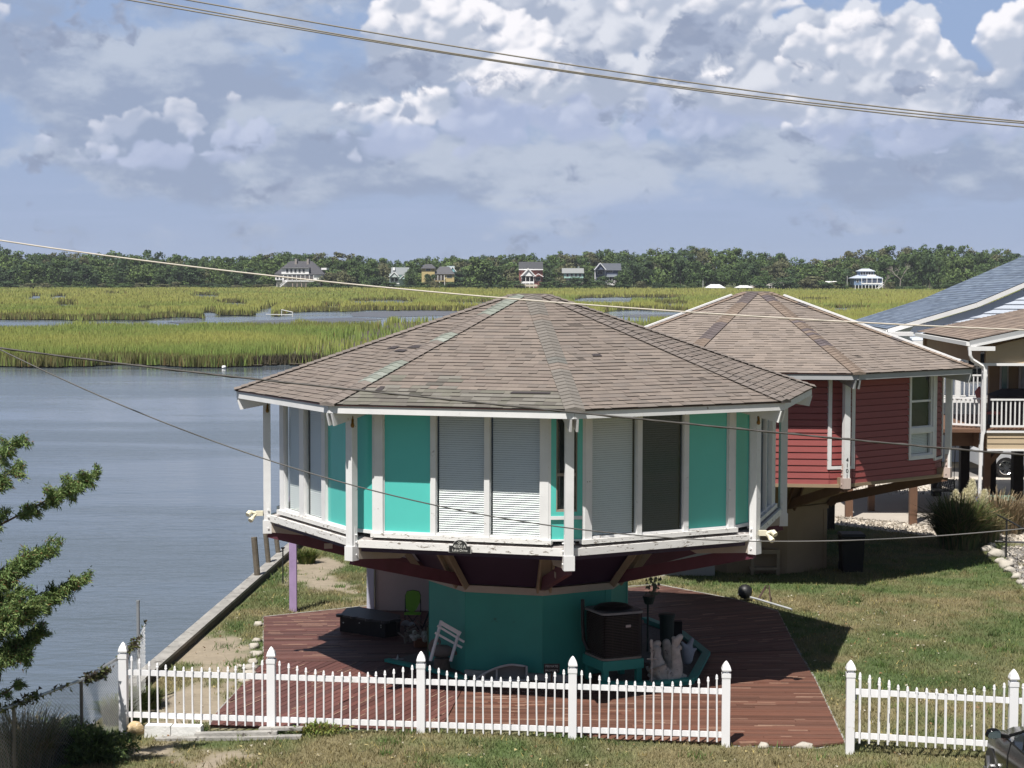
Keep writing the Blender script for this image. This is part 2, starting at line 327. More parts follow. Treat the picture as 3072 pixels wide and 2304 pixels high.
# ------------------------------------------------------------------ ground, water, shore
SH=[(-60,-20),(20,-10.5),(27,-8.1),(30,-7.1),(33,-6.85),(44,-6.3),(51,-5.95),(60,-5.6),(95,-4.0)]
def shore(y): return float(np.interp(y,[a for a,_ in SH],[b for _,b in SH]))
shorev=lambda y: np.interp(y,[a for a,_ in SH],[b for _,b in SH])
def gz(x,y):
    k=np.exp(-((x+1.2)/3.0)**2)*np.clip((31.0-y)/1.2,0,1)*np.clip((y-24)/3,0,1)
    return 0.13*k+0.03*(fbm(x*.8,y*.8,3)-.5)*np.clip(np.abs(y-36)/6-.2,0,1)
WZ=-1.1
def inpoly(x,y,poly):
    x=np.asarray(x);y=np.asarray(y); r=np.zeros(x.shape,bool); n=len(poly)
    for i in range(n):
        x0,y0=poly[i][:2];x1,y1=poly[(i+1)%n][:2]
        if y0==y1: continue
        c=((y0>y)!=(y1>y))&(x<(x1-x0)*(y-y0)/(y1-y0)+x0); r^=c
    return r
g2=lambda l:[(G(a,b).x,G(a,b).y) for a,b in l]
DECKOUT=g2([(791,1850),(1090,1818),(1500,1790),(1972,1752),(2208,1798),(2333,1833),(2375,1917),(2444,2035),(2535,2229)])+[(4.9,29.5),(-5.0,30.4)]+g2([(651,2137),(791,1990)])
SLAB=g2([(2400,1541),(2468,1551),(2807,1577),(3150,1600),(3200,1486),(2300,1486)])
GRAV1=g2([(2400,1541),(2807,1577),(3150,1605),(3150,1640),(2791,1609),(2460,1570),(2380,1565)])
GRAV2=g2([(2300,1487),(3250,1487),(3250,1431),(2300,1431)])
ROADD=g2([(2300,1430),(3400,1430),(3400,1404),(2300,1404)])
GRAV3=g2([(2300,1403),(3400,1403),(3400,1372),(2300,1372)])
MULCH=g2([(3000,1640),(3300,1640),(3500,1900),(3120,1810),(3035,1720)])
def sandmask(x,y):
    a=fbm(x*.55+3,y*.28+9,4); m=np.zeros_like(x)
    px,py=toPx(np.stack([x,y,np.zeros_like(x)],-1))
    def el(cx,cy,rx,ry): return np.exp(-(((px-cx)/rx)**2+((py-cy)/ry)**2))
    m=el(620,1950,150,40)*1.0+el(700,2010,120,45)*.75+el(560,2120,190,60)*1.0+el(950,1700,110,55)*.95+el(640,2300,300,40)*.55+el(420,2250,200,30)*.4+el(980,1755,110,25)*.6+el(2980,1990,60,22)*.5+el(830,2270,120,20)*.6+el(850,1790,60,60)*.45
    return np.clip((m+ (a-.5)*1.5+(fbm(x*3.1+8,y*2.3,4)-.5)*.9-.45)*3.0,0,1)
def lawncol(x,y):
    a=fbm(x*.35,y*.35,4); b=fbm(x*1.7+40,y*1.7,4); c=fbm(x*.9+11,y*.5+60,3)
    green=np.array([.09,.13,.04]); dry=np.array([.205,.175,.09]); dark=np.array([.06,.095,.028])
    px,py=toPx(np.stack([x,y,np.zeros_like(x)],-1))
    dryb=.38+.35*np.clip((x-5)/4,0,1)*np.clip((36-y)/8+.3,0,1)+.12*(y<30)
    k=np.clip((a-.5)*2.4+(b-.5)*1.6+dryb,0,1)[...,None]; d=np.clip((c-.55)*4,0,1)[...,None]
    r=green*(1-k)+dry*k; return r*(1-d*.45)+dark*d*.45
SANDC=np.array([.28,.235,.175])
def groundcol(x,y):
    c=lawncol(x,y)*.85; s=sandmask(x,y)[...,None]; c=c*(1-s)+SANDC*(.85+.3*fbm(x*5,y*5,2))[...,None]*s
    n=(.7+.6*fbm(x*7,y*7,3))[...,None]
    for poly,col in ((GRAV1,(.60,.54,.46)),(GRAV2,(.55,.50,.44)),(GRAV3,(.50,.42,.30)),(ROADD,(.22,.21,.20)),(MULCH,(.24,.23,.22))):
        q=inpoly(x,y,poly)[...,None]; c=np.where(q,np.array(col)*n,c)
    far=np.clip((y-58)/10,0,1)[...,None]; c=c*(1-far)+c*far
    return np.clip(c,0.005,.8)
ys=np.concatenate([np.linspace(-60,22,12),np.arange(23,62,.14),np.linspace(62.5,95,50)])
ss=np.concatenate([np.arange(0,20,.14),np.linspace(20.5,45,40),np.linspace(50,400,12)])
XX=shorev(ys)[:,None]+ss[None,:]; YY=np.repeat(ys[:,None],len(ss),1); ZZ=gz(XX,YY)
nv=XX.size; gc_=groundcol(XX,YY).reshape(-1,3)
vs=np.stack([XX,YY,ZZ],-1).reshape(-1,3); nc=len(ss); idx=np.arange(nv).reshape(len(ys),nc)
fa=np.stack([idx[:-1,:-1],idx[:-1,1:],idx[1:,1:],idx[1:,:-1]],-1).reshape(-1,4)
me=bpy.data.meshes.new('ground'); me.from_pydata(vs.tolist(),[],fa.tolist()); a=me.color_attributes.new('col','FLOAT_COLOR','POINT'); arr=np.ones((nv,4),np.float32); arr[:,:3]=gc_; a.data.foreach_set('color',arr.ravel())
me.materials.append(M('soil',attr=True,rough=.95,var=.14,scale=9,bump=.8,bscale=26)); me.polygons.foreach_set('use_smooth',[True]*len(fa)); me.update()
ground=link(bpy.data.objects.new('ground',me)); tag(ground,'sandy lawn ground of dry grass and bare earth around the houses','ground',kind='structure')
# bank under the land edge
mb=MB(); 
for i in range(len(SH)-1):
    (y0,x0),(y1,x1)=SH[i],SH[i+1]; mb.add([(x0,y0,0),(x1,y1,0),(x1-.5*(i<3),y1,-2.4),(x0-.5*(i<4),y0,-2.4)],[(0,1,2,3)])
mb.add([(-4,95,0),(400,95,0),(400,96,-2.4),(-4.4,96,-2.4)],[(0,1,2,3)])
o=mb.build('bank',M('bank_soil',(.12,.095,.065),.9,.2,3,bump=.6)); tag(o,'muddy bank dropping from the yard to the water','bank',kind='structure')
# water
def watermat():
    mt=bpy.data.materials.new('water'); mt.use_nodes=True; t=mt.node_tree; b=t.nodes['Principled BSDF']; L=t.links
    g=nd(t,'ShaderNodeNewGeometry')
    def nz(sc,st,det,dist=0):
        q=nd(t,'ShaderNodeVectorMath',operation='MULTIPLY'); L.new(g.outputs['Position'],q.inputs[0]); q.inputs[1].default_value=st
        n=nd(t,'ShaderNodeTexNoise'); L.new(q.outputs[0],n.inputs['Vector']); n.inputs['Scale'].default_value=sc; n.inputs['Detail'].default_value=det; n.inputs['Distortion'].default_value=dist; return n.outputs[0]
    big=nz(.05,(.5,1.4,1),4,.6); w1=nz(1.6,(.45,1.0,1),4,.3); w2=nz(5,(.5,1.0,1),4); w3=nz(.35,(.35,1,1),3,.3)
    st=sstep(t,big,.38,.62)
    h=addl(t,[mth(t,'MULTIPLY',w1,.075),mth(t,'MULTIPLY',w2,.030),mth(t,'MULTIPLY',w3,.13)])
    bp=nd(t,'ShaderNodeBump'); L.new(mth(t,'ADD',mth(t,'MULTIPLY',st,.55),.18),bp.inputs['Strength']); bp.inputs['Distance'].default_value=1.0; L.new(h,bp.inputs['Height'])
    L.new(bp.outputs[0],b.inputs['Normal']); b.inputs['Base Color'].default_value=(.095,.118,.138,1); L.new(mth(t,'ADD',mth(t,'MULTIPLY',st,.13),.07),b.inputs['Roughness']); b.inputs['IOR'].default_value=1.333
    return mt
def addl(t,l):
    r=l[0]
    for x in l[1:]: r=mth(t,'ADD',r,x)
    return r
mb=MB(); mb.add([(-1400,-200,WZ),(1400,-200,WZ),(1400,2650,WZ),(-1400,2650,WZ)],[(0,1,2,3)])
o=mb.build('water',watermat()); tag(o,'calm blue grey creek water','water',kind='structure')
# far land behind the marsh
mb=MB(); n=40; vs=[];xs=np.linspace(-900,900,n)
for x in xs:
    e=893+6*math.sin(x*.021)+5*math.sin(x*.05+1); vs+= [(x,e,WZ-.2),(x,e+3,-.55),(x,e+30,.2),(x,2600,1)]
mb.add(vs,[(i*4+k,(i+1)*4+k,(i+1)*4+k+1,i*4+k+1) for i in range(n-1) for k in range(3)])
o=mb.build('far_shore_ground',M('far_grass',(.10,.12,.045),.9,.25,.05)); tag(o,'low grassy far shore under the tree line','shore',kind='structure')
# marsh: water pools given by where they lie on the flat
MZ=-1.0
POOL=[(-400,250,957,1001),(-400,330,957,985),(240,480,957,989),(440,640,953,990),(600,900,951,990),(640,760,947,975),(780,830,921,960),(850,1160,936,984),(1100,1520,932,956),(1000,1300,933,962),(1300,1560,934,975),
 (78,128,886,912),(148,202,886,907),(178,250,914,931),(560,662,884,900),(656,742,906,924),(622,668,933,966),(1035,1262,903,921),(1345,1560,904,924),
 (1720,1900,892,920),(1850,2070,892,904),(1970,2078,909,921),(1800,2060,932,974),(2330,2492,899,910),(2470,2620,928,944),(960,1030,918,930),(300,370,880,890),(420,470,930,942)]
def ismarsh(px,py,x,y):
    wob=(fbm(x*.035+5,y*.018+2,4)-.5); wx=px+wob*70; wy=py+(fbm(x*.05,y*.02+30,3)-.5)*np.clip((py-868)*.30,3,26)
    m=np.ones(px.shape,bool)
    for a,b,c,d in POOL:
        cx,cy,rx,ry=(a+b)/2,(c+d)/2,(b-a)/2,(d-c)/2
        m&=~(((np.abs(wx-cx)/rx)**3.0+(np.abs(wy-cy)/ry)**3.0)<1)
    edge=1097+4*np.sin(px*.012)+6*(fbm(px*.02,px*0+1,3)-.5)
    return m&(py<edge)
def ground_pts(px,py,z):
    dx=(px-1536)/F; dy=(py-1152)/F
    d=np.array(fw)[None,:]+np.array(RT)[None,:]*dx[:,None]-np.array(UP)[None,:]*dy[:,None]
    t=(z-H)/d[:,2]; return np.stack([d[:,0]*t,d[:,1]*t,np.full(len(px),z)],1)
# mud sheet under the grass (a grid whose wet cells are left out)
gy=np.concatenate([np.arange(866.5,900,.75),np.arange(900,980,1.5),np.arange(980,1104,3)]); gx=np.arange(-420,3500,9.0)
PX,PY=np.meshgrid(gx,gy); Q=ground_pts(PX.ravel(),PY.ravel(),MZ); ok=ismarsh(PX.ravel(),PY.ravel(),Q[:,0],Q[:,1]).reshape(PX.shape)
ii=np.arange(PX.size).reshape(PX.shape); cell=ok[:-1,:-1]&ok[1:,1:]
fa=np.stack([ii[:-1,:-1],ii[1:,:-1],ii[1:,1:],ii[:-1,1:]],-1)[cell]
me=bpy.data.meshes.new('marsh_mud'); Q[:,2]+=.05; me.from_pydata(Q.tolist(),[],fa.tolist()); me.materials.append(M('mud',(.075,.062,.045),.75,.2,.3)); me.update()
tag(link(bpy.data.objects.new('marsh_mud',me)),'dark mud flat under the marsh grass','mud',kind='structure')
# exposed grey mud bars in the channel
mb=MB()
for poly in ([(1050,938),(1150,934),(1340,931),(1450,936),(1420,946),(1280,948),(1150,952),(1060,950)],[(690,968),(760,962),(880,958),(1060,952),(1150,958),(1020,968),(840,974)],[(1840,948),(1900,944),(2010,943),(2060,950),(1980,956)],[(500,966),(590,962),(620,968),(560,972)]):
    mb.add([tuple(G(a,b,WZ+.04)) for a,b in poly],[tuple(range(len(poly)))])
o=mb.build('mud_bar',M('wet_mud',(.10,.098,.10),.35,.2,.4)); tag(o,'wet grey mud bars exposed in the marsh channel','mud',kind='structure')
# marsh grass blades
N1=460000
px=rng.uniform(-180,3250,N1); py=868+(1104-868)*rng.random(N1)**1.0
Q=ground_pts(px,py,MZ); ok=ismarsh(px,py,Q[:,0],Q[:,1]); 
hidden=((px>760)&(px<1700)&(py>1090-(px-760)*.28)&(py>950))|((px>1300)&(px<1950)&(py>960))|((px>1950)&(px<2900)&(py>1010))|(px>2900)&(py>900)
ok&=~(hidden&(rng.random(N1)<.93)); px,py,Q=px[ok],py[ok],Q[ok]
edge=~ismarsh(px,py+np.clip((py-868)*.07,2.0,9),Q[:,0],Q[:,1])
a=fbm(Q[:,0]*.02,Q[:,1]*.012,4); b=fbm(Q[:,0]*.09+50,Q[:,1]*.05,3); r=rng.random(len(Q))
yel=np.array([.36,.37,.105]); gr=np.array([.21,.29,.075]); olive=np.array([.13,.15,.055]); brn=np.array([.20,.14,.06])
zone=np.clip(1-np.abs(py-1048)/16,0,1)*.5+np.clip((1000-py)/60,0,.25)-np.clip((py-1062)/25,0,1)*.6
k=np.clip(.45+(a-.5)*1.9+(b-.5)*.9+zone*.8+(r-.5)*.14,0,1)[:,None]; col=gr*(1-k)+yel*k
dk=np.clip(1-np.abs(py-995-(a-.5)*30)/14,0,1)*np.clip((b-.35)*3,0,1); col=col*(1-dk[:,None]*.75)+olive*dk[:,None]*.75
e=edge[:,None]&(rng.random(len(Q))<.75)[:,None]; col=np.where(e,(olive*.6+brn*.25),col); fr=rng.random(len(Q))<.04; col[fr]=brn
dist=Q[:,1]; L=(1.12+.22*rng.random(len(Q))+.35*(b-.5)+.25*(a>.5))*np.where(edge,.75,1.0); Wd=dist*.00075*(.8+.8*rng.random(len(Q)))
MARSH=M('marsh_grass',attr=True,rough=.8,var=.06,scale=.5,trans=.25)
o=blades('marsh_grass',Q,L,Wd,col,MARSH,lean=.25,tipcol=np.clip(col*1.15+np.array([.02,.015,0]),0,1)); tag(o,'yellow green cordgrass covering the salt marsh beyond the creek','marsh grass',kind='stuff')
# short muddy stalks along the near bank
n=9000; px=rng.uniform(-150,1600,n); py=1090+8*rng.random(n)+4*np.sin(px*.012); Q=ground_pts(px,py,WZ)
o=blades('marsh_stubble',Q,.55+.5*rng.random(n),dist[:1].repeat(n)*0+.22,np.array([[.06,.05,.03]])*(.6+.9*rng.random((n,1))),MARSH,lean=.5); tag(o,'dark muddy grass stalks lining the near marsh bank','marsh stalks',kind='stuff')
# ------------------------------------------------------------------ lawn blades and weeds
def lawn(N,x0,x1,y0,y1,h0,h1,w,seed=0,dens=None):
    x=rng.uniform(x0,x1,N); y=y0+(y1-y0)*rng.random(N)**1.25
    ok=(x>shorev(y)+.25)&~inpoly(x,y,DECKOUT); 
    for p in (SLAB,GRAV1,GRAV2,GRAV3,ROADD,MULCH): ok&=~inpoly(x,y,p)
    s=sandmask(x,y); ok&=rng.random(N)>s*1.15; ok&=(fbm(x*2.3,y*2.3,3)+rng.random(N)*.5>.5)
    x,y=x[ok],y[ok]; return x,y
x,y=lawn(620000,-8.5,16,26.5,57,0,0,0); z=gz(x,y); c=lawncol(x,y)*(.75+.7*rng.random(len(x)))[:,None]
yl=rng.random(len(x))<.02; c[yl]=np.array([.42,.34,.12])
hh=(.028+.045*rng.random(len(x)))*(.6+1.1*fbm(x*1.3,y*1.3,3)); left=(x<-2)&(y>33); hh=np.where(left,hh*1.15,hh)
GRASS=M('lawn_grass',attr=True,rough=.75,var=.05,scale=3,trans=.2)
o=blades('lawn_grass',np.stack([x,y,z-.005],1),hh,.011+.014*rng.random(len(x)),c*1.15,GRASS,lean=1.1); tag(o,'short patchy green and straw lawn grass','grass',kind='stuff')
# taller tufts scattered over the lawn
nt=420; tx=rng.uniform(-7.5,14,nt); ty=27+(52-27)*rng.random(nt)**1.3; ok=(tx>shorev(ty)+.4)&~inpoly(tx,ty,DECKOUT)
for p in (SLAB,GRAV1,GRAV2,ROADD,GRAV3): ok&=~inpoly(tx,ty,p)
tx,ty=tx[ok],ty[ok]; k_=rng.integers(25,70,len(tx)); ix=np.repeat(np.arange(len(tx)),k_); rr=.05+.12*rng.random(len(tx)); ax=rng.normal(size=len(ix))*rr[ix]; ay=rng.normal(size=len(ix))*rr[ix]
bx_,by_=tx[ix]+ax,ty[ix]+ay; ok=~inpoly(bx_,by_,DECKOUT)&(bx_>shorev(by_)+.2); bx_,by_,ix=bx_[ok],by_[ok],ix[ok]; tc_=np.array([[.10,.17,.04],[.16,.20,.06],[.07,.12,.03],[.24,.21,.10]])[rng.integers(0,4,len(tx))][ix]*(.7+.6*rng.random((len(ix),1)))
o=blades('grass_tufts',np.stack([bx_,by_,gz(bx_,by_)],1),.05+.09*rng.random(len(ix)),.012+.014*rng.random(len(ix)),tc_,GRASS,lean=1.0); tag(o,'taller green tufts and weeds dotted over the lawn','grass tufts',kind='stuff')
# fallen leaves and pale litter
n=1800; x=rng.uniform(-7,9,n); y=rng.uniform(27.2,44,n); ok=(x>shorev(y)+.3)&~inpoly(x,y,DECKOUT); x,y=x[ok],y[ok]
Pb=np.stack([x,y,gz(x,y)+.035],1); dr=rng.normal(size=(len(x),3)); dr[:,2]*=.15; dr/=np.linalg.norm(dr,axis=1)[:,None]
cc=np.array([[.5,.42,.2],[.6,.55,.45],[.25,.14,.07]])[rng.integers(0,3,len(x))]
o=blades('leaf_litter',Pb,.03+.04*rng.random(len(x)),.02+.03*rng.random(len(x)),cc,GRASS,dirs=dr); tag(o,'small fallen leaves and pale litter on the lawn','leaves',kind='stuff')
# pale gravel stones
n=9000; allp=[]
for poly,k in ((GRAV1,3600),(GRAV2,2600),(GRAV3,600),(MULCH,3500)):
    p=np.array(poly); x=rng.uniform(p[:,0].min(),min(p[:,0].max(),17),k*2); y=rng.uniform(p[:,1].min(),p[:,1].max(),k*2); q=inpoly(x,y,poly); allp.append(np.stack([x[q],y[q],np.full(q.sum(),.02)],1)[:k])
Q=np.concatenate(allp); dr=rng.normal(size=Q.shape); dr[:,2]=np.abs(dr[:,2])*.5; dr/=np.linalg.norm(dr,axis=1)[:,None]
o=blades('gravel',Q,.05+.06*rng.random(len(Q)),.05+.05*rng.random(len(Q)),np.array([[.6,.55,.48]])*(.4+.8*rng.random((len(Q),1))),GRASS,dirs=dr); tag(o,'loose pale gravel beside the concrete slab','gravel',kind='stuff')
mb=MB(); mb.add([(x,y,.03) for x,y in SLAB],[tuple(range(len(SLAB)))]); o=mb.build('concrete_slab',CONC); tag(o,'pale concrete slab under and beyond the red house','paving',kind='structure')
# ------------------------------------------------------------------ seawall
t=thing('seawall','weathered grey timber seawall cap running along the creek edge','seawall',(-6.5,44,0))
ysw=[33.2,38,42.6,47.4,52.2,57,62]
for i in range(len(ysw)-1):
    y0,y1=ysw[i],ysw[i+1]; mb=MB(t.location); a=Vector((shore(y0)+.02,y0+.01,.17)); b=Vector((shore(y1)+.02,y1-.01,.17)); mb.beam(a,b,.27,.06); mb.build('cap_board',GREYWOOD,t)
mb=MB(t.location)
for i in range(len(ysw)-1):
    y0,y1=ysw[i],ysw[i+1]; mb.beam((shore(y0)+.1,y0,-.02),(shore(y1)+.1,y1,-.02),.07,.3); mb.beam((shore(y0)-.02,y0,-.9),(shore(y1)-.02,y1,-.9),.05,2.0)
mb.build('wall_planks',M('wet_timber',(.09,.08,.06),.9,.2,4),t)
for i,(yy_,zt,w,lb) in enumerate(((45.2,1.13,.15,'leaning grey mooring pile nearest the picket fence'),(47.2,.98,.13,'middle grey mooring pile of the three by the seawall'),(48.9,.75,.13,'farthest grey mooring pile, half behind the corner of the turquoise house'))):
    xx=(D(767,1640,yy_).x,D(801,1640,yy_).x,D(831,1640,yy_).x)[i]; mb=MB(); mb.tube([(xx+.13,yy_,-2),(xx+.05,yy_,0),(xx-.04,yy_,zt)],w/2,9); o=mb.build('mooring_pile',M('pile_wood',(.13,.11,.085),.9,.3,5,bump=.6),smooth=False); tag(o,lb,'pile','mooring piles along the seawall')
for p,zt,lb in ((G(849,1752),.85,'thin black rod standing in the grass left of the lilac post'),(G(935,1673),.5,'thin black rod in a grass tuft behind the corner of the turquoise house')):
    mb=MB(); mb.tube([(p.x,p.y,-.05),(p.x,p.y,zt)],.018,6); mb.lathe([(.02,0),(.05,.03),(.05,.05)],(p.x,p.y,zt),8); o=mb.build('garden_rod',BLACKM); tag(o,lb,'rod','garden rods by the seawall')
# ------------------------------------------------------------------ octagonal houses
PAL=[(0.194, 0.162, 0.14), (0.203, 0.169, 0.146), (0.186, 0.156, 0.135), (0.21, 0.175, 0.151), (0.191, 0.161, 0.142), (0.181, 0.155, 0.137), (0.199, 0.164, 0.143)]
PALG=[(.15,.145,.12),(.17,.16,.135),(.13,.12,.105),(.18,.17,.15)]
def octo(name,label,cat,cx,cy,th0,zoff,faces,corners,style):
    t=thing(name,label,cat,(cx,cy,0)); off=t.location; q=random.Random(style['seed'])
    Re,za,ze=5.656,7.26+zoff,5.337+zoff; A=4.54; RP=5.06; zp=2.594+zoff
    ang=lambda k:R(th0+45*k)
    Pk=lambda k,r,z:Vector((cx+r*math.cos(ang(k)),cy+r*math.sin(ang(k)),z))
    # shingled roof
    mb=MB(off); r0=.36; ztop=ze+(za-ze)*(1-r0/Re); ex=.145; pal=style['pal']
    for k in range(8):
        E0,E1=Pk(k,Re,ze),Pk(k+1,Re,ze); T0,T1=Pk(k,r0,ztop),Pk(k+1,r0,ztop); mid=(E0+E1)/2; tm=(T0+T1)/2
        u=(E1-E0).normalized(); s=(tm-mid); Ls=s.length; s.normalize(); n=u.cross(s); 
        if n.z<0: n=-n
        W0=(E1-E0).length/2; W1=(T1-T0).length/2; w=lambda v:W0+(W1-W0)*min(max(v/Ls,0),1)
        pt=lambda a,v,h:mid+u*a+s*v+n*h
        mb.add([E0-n*.01,E1-n*.01,T1-n*.01,T0-n*.01],[(0,1,2,3)],pal[0])
        rows=int(Ls/ex)
        for i in range(rows+1):
            v=i*ex; v2=min(v+ex+.02,Ls); a=-w(v)-q.uniform(0,.3); tone=1+q.uniform(-.05,.05)
            wv,wv2=w(v),w(v2)
            while a<wv:
                wd=q.uniform(.12,.30); b=a+wd; a0,b0=max(a,-wv),min(b,wv)
                if b0-a0>.01:
                    c=q.choice(pal)
                    if style.get('green') and k==style['green'] and (i<5 or (i<9 and a<-.2 and q.random()<.4)): c=q.choice(PALG)
                    kk=tone*q.uniform(.92,1.08); 
                    if q.random()<.004: kk*=.45
                    c=tuple(x*kk for x in c); h=.012+(.008 if q.random()<.45 else 0); h2=.003
                    a2,b2=max(a0,-wv2),min(b0,wv2); 
                    if b2<a2: a2=b2=(a2+b2)/2
                    mb.add([pt(a0,v-.005,h),pt(b0,v-.005,h),pt(b2,v2,h2),pt(a2,v2,h2)],[(0,1,2,3)],c); mb.add([pt(a0,v-.005,h),pt(b0,v-.005,h),pt(b0,v-.003,-.004),pt(a0,v-.003,-.004)],[(3,2,1,0)],(.055,.048,.044))  # dark cut edges; the shadow line under each course is put into their colour
                a=b
        for (kf,i0,a0,b0,rr) in style.get('dark',[]):
            if kf==k: mb.add([pt(a0,i0*ex,.026),pt(b0,i0*ex+.01,.026),pt(b0,(i0+rr)*ex,.02),pt(a0+.04,(i0+rr)*ex,.02)],[(0,1,2,3)],(.05,.042,.045))
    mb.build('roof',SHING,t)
    for k in range(8):
        mb=MB(off); E=Pk(k,Re+.02,ze); T=Pk(k,r0,ztop); d=(T-E); Lr=d.length; d.normalize(); n0=Vector((0,0,1)); tn=d.cross(n0).normalized()
        cw=.17; i=0; v=0
        # the two roof slopes falling away from the hip
        sl1=(Pk(k+1,Re,ze)-Pk(k,Re,ze)).normalized(); sl0=(Pk(k-1,Re,ze)-Pk(k,Re,ze)).normalized()
        def side(sl):
            x=sl-d*sl.dot(d); return x.normalized()
        g1,g0=side(sl1),side(sl0)
        while v<Lr-.02:
            v2=min(v+.19,Lr); c=style['cap'](k,v/Lr,q); h1,h2=.042,.022; kk=q.uniform(.88,1.1); c=tuple(x*kk for x in c)
            p=E+d*v; p2=E+d*v2; mb.add([p+g0*cw+n0*h1,p+n0*(h1+.012),p+g1*cw+n0*h1,p2+g0*cw+n0*h2,p2+n0*(h2+.012),p2+g1*cw+n0*h2,p+g0*cw,p+g1*cw],[(0,1,4,3),(1,2,5,4),(6,7,2,1,0)],c); v+=.145
        mb.build('ridge_cap',SHING,t)
    mb=MB(off); top=[Pk(k,.46,ztop-.03) for k in range(8)]; top2=[Pk(k,.34,ztop+.04) for k in range(8)]
    mb.add(top+top2,[tuple(range(8,16))]+[(i,(i+1)%8,8+(i+1)%8,8+i) for i in range(8)],(.10,.085,.075)); mb.build('roof_cap',SHING,t)
    if style.get('hipstrip'):
        for k in style['hipstrip']:
            mb=MB(off); E=Pk(k,Re*.99,ze); T=Pk(k,r0,ztop); a=E+(T-E)*.05; b=E+(T-E)*.93
            mb.beam(a+Vector((0,0,.08)),b+Vector((0,0,.08)),.10,.04); mb.build('metal_ridge_strip',WHITE,t)
    # eave: fascia, drip edge, soffit
    for k in range(8):
        mb=MB(off); a,b=Pk(k,Re-.045,ze-.085),Pk(k+1,Re-.045,ze-.085); mb.beam(a,b,.035,.13); mb.build('fascia',style['fascia'],t)
    mb=MB(off)
    for k in range(8): mb.beam(Pk(k,Re-.012,ze-.008),Pk(k+1,Re-.012,ze-.008),.02,.024)
    mb.build('drip_edge',M('dark_red_edge',(.05,.012,.012),.5),t)
    mb=MB(off); n=[Pk(k,Re-.06,ze-.12) for k in range(8)]+[Pk(k,4.3,ze-.1) for k in range(8)]
    mb.add(n,[(i,(i+1)%8,8+(i+1)%8,8+i) for i in range(8)]); mb.build('soffit',style['soffit'],t)
    for k in range(8):
        mb=MB(off); dd=Vector((math.cos(ang(k)),math.sin(ang(k)),0)); sd=Vector((-dd.y,dd.x,0))
        for sg in (-1,1):
            o_=sd*sg*.055; p=[Pk(k,4.75,ze-.13),Pk(k,5.62,ze-.16),Pk(k,5.56,ze-.37),Pk(k,4.75,ze-.22)]
            th=sd*.018; mb.box8([x+o_-th for x in p]+[x+o_+th for x in p])
        mb.build('rafter_tail',style['fascia'],t)
    # walls
    zs,zt=3.08+zoff,ze-.10; S22=A*math.tan(R(22.5)); tr=.325; HL=S22-tr; rc=A/math.cos(R(22.5)); ac=rc-tr*math.sin(R(22.5)); HC=tr*math.cos(R(22.5))
    core=[]
    for k in range(8):
        for sgn in (-1,1):
            a0=ang(k); core.append((cx+(ac-.22)*math.cos(a0)-sgn*HC*.95*math.sin(a0),cy+(ac-.22)*math.sin(a0)+sgn*HC*.95*math.cos(a0)))
    MB(off).prism(core,2.86+zoff,zt+.05).build('inner_wall',DARK,t)
    def frame(an,ap):
        d=Vector((math.cos(an),math.sin(an),0)); u=Vector((-d.y,d.x,0)); c0=Vector((cx,cy,0))
        def fb(mb,u0,u1,z0,z1,n0,n1,col=None):
            p=lambda a,z,n:c0+d*(ap+n)+u*a+Vector((0,0,z))
            mb.box8([p(u0,z0,n0),p(u1,z0,n0),p(u1,z0,n1),p(u0,z0,n1),p(u0,z1,n0),p(u1,z1,n0),p(u1,z1,n1),p(u0,z1,n1)],col)
        return fb,d,u,c0
    def window(fb,d,u,c0,ap,u0,u1,z0,z1,kind,fm,fw_=.025,rail=None):
        mb=MB(off); fb(mb,u0,u0+fw_,z0,z1,-.06,.012);fb(mb,u1-fw_,u1,z0,z1,-.06,.012);fb(mb,u0+fw_,u1-fw_,z0,z0+.035,-.06,.014);fb(mb,u0+fw_,u1-fw_,z1-.03,z1,-.06,.012)
        if rail: fb(mb,u0+fw_,u1-fw_,rail-.025,rail+.025,-.05,.004)
        w=mb.build('window',fm,t)
        mb=MB(off); fb(mb,u0+fw_,u1-fw_,z0+.035,z1-.03,-.032,-.026); mb.build('pane',GLASSD if kind=='dark' else GLASS,w)
        if kind in('blind','dark','curtain'):
            mb=MB(off); z=z0+.04; p=lambda a,z,n:c0+d*(ap+n)+u*a+Vector((0,0,z))
            if kind=='curtain': fb(mb,u0+.03,u1-.03,z0+.03,z1-.02,-.14,-.12,(.1,.1,.1))
            else:
                while z<z1-.05:
                    j=0; mb.add([p(u0+.03,z+j,-.080),p(u1-.03,z-j,-.080),p(u1-.03,z+.0325,-.100),p(u0+.03,z+.0325,-.100)],[(0,1,2,3)]); z+=.038
            mb.build('blind' if kind!='curtain' else 'curtain',SLATD if kind=='dark' else(DARK if kind=='curtain' else SLATW),w)
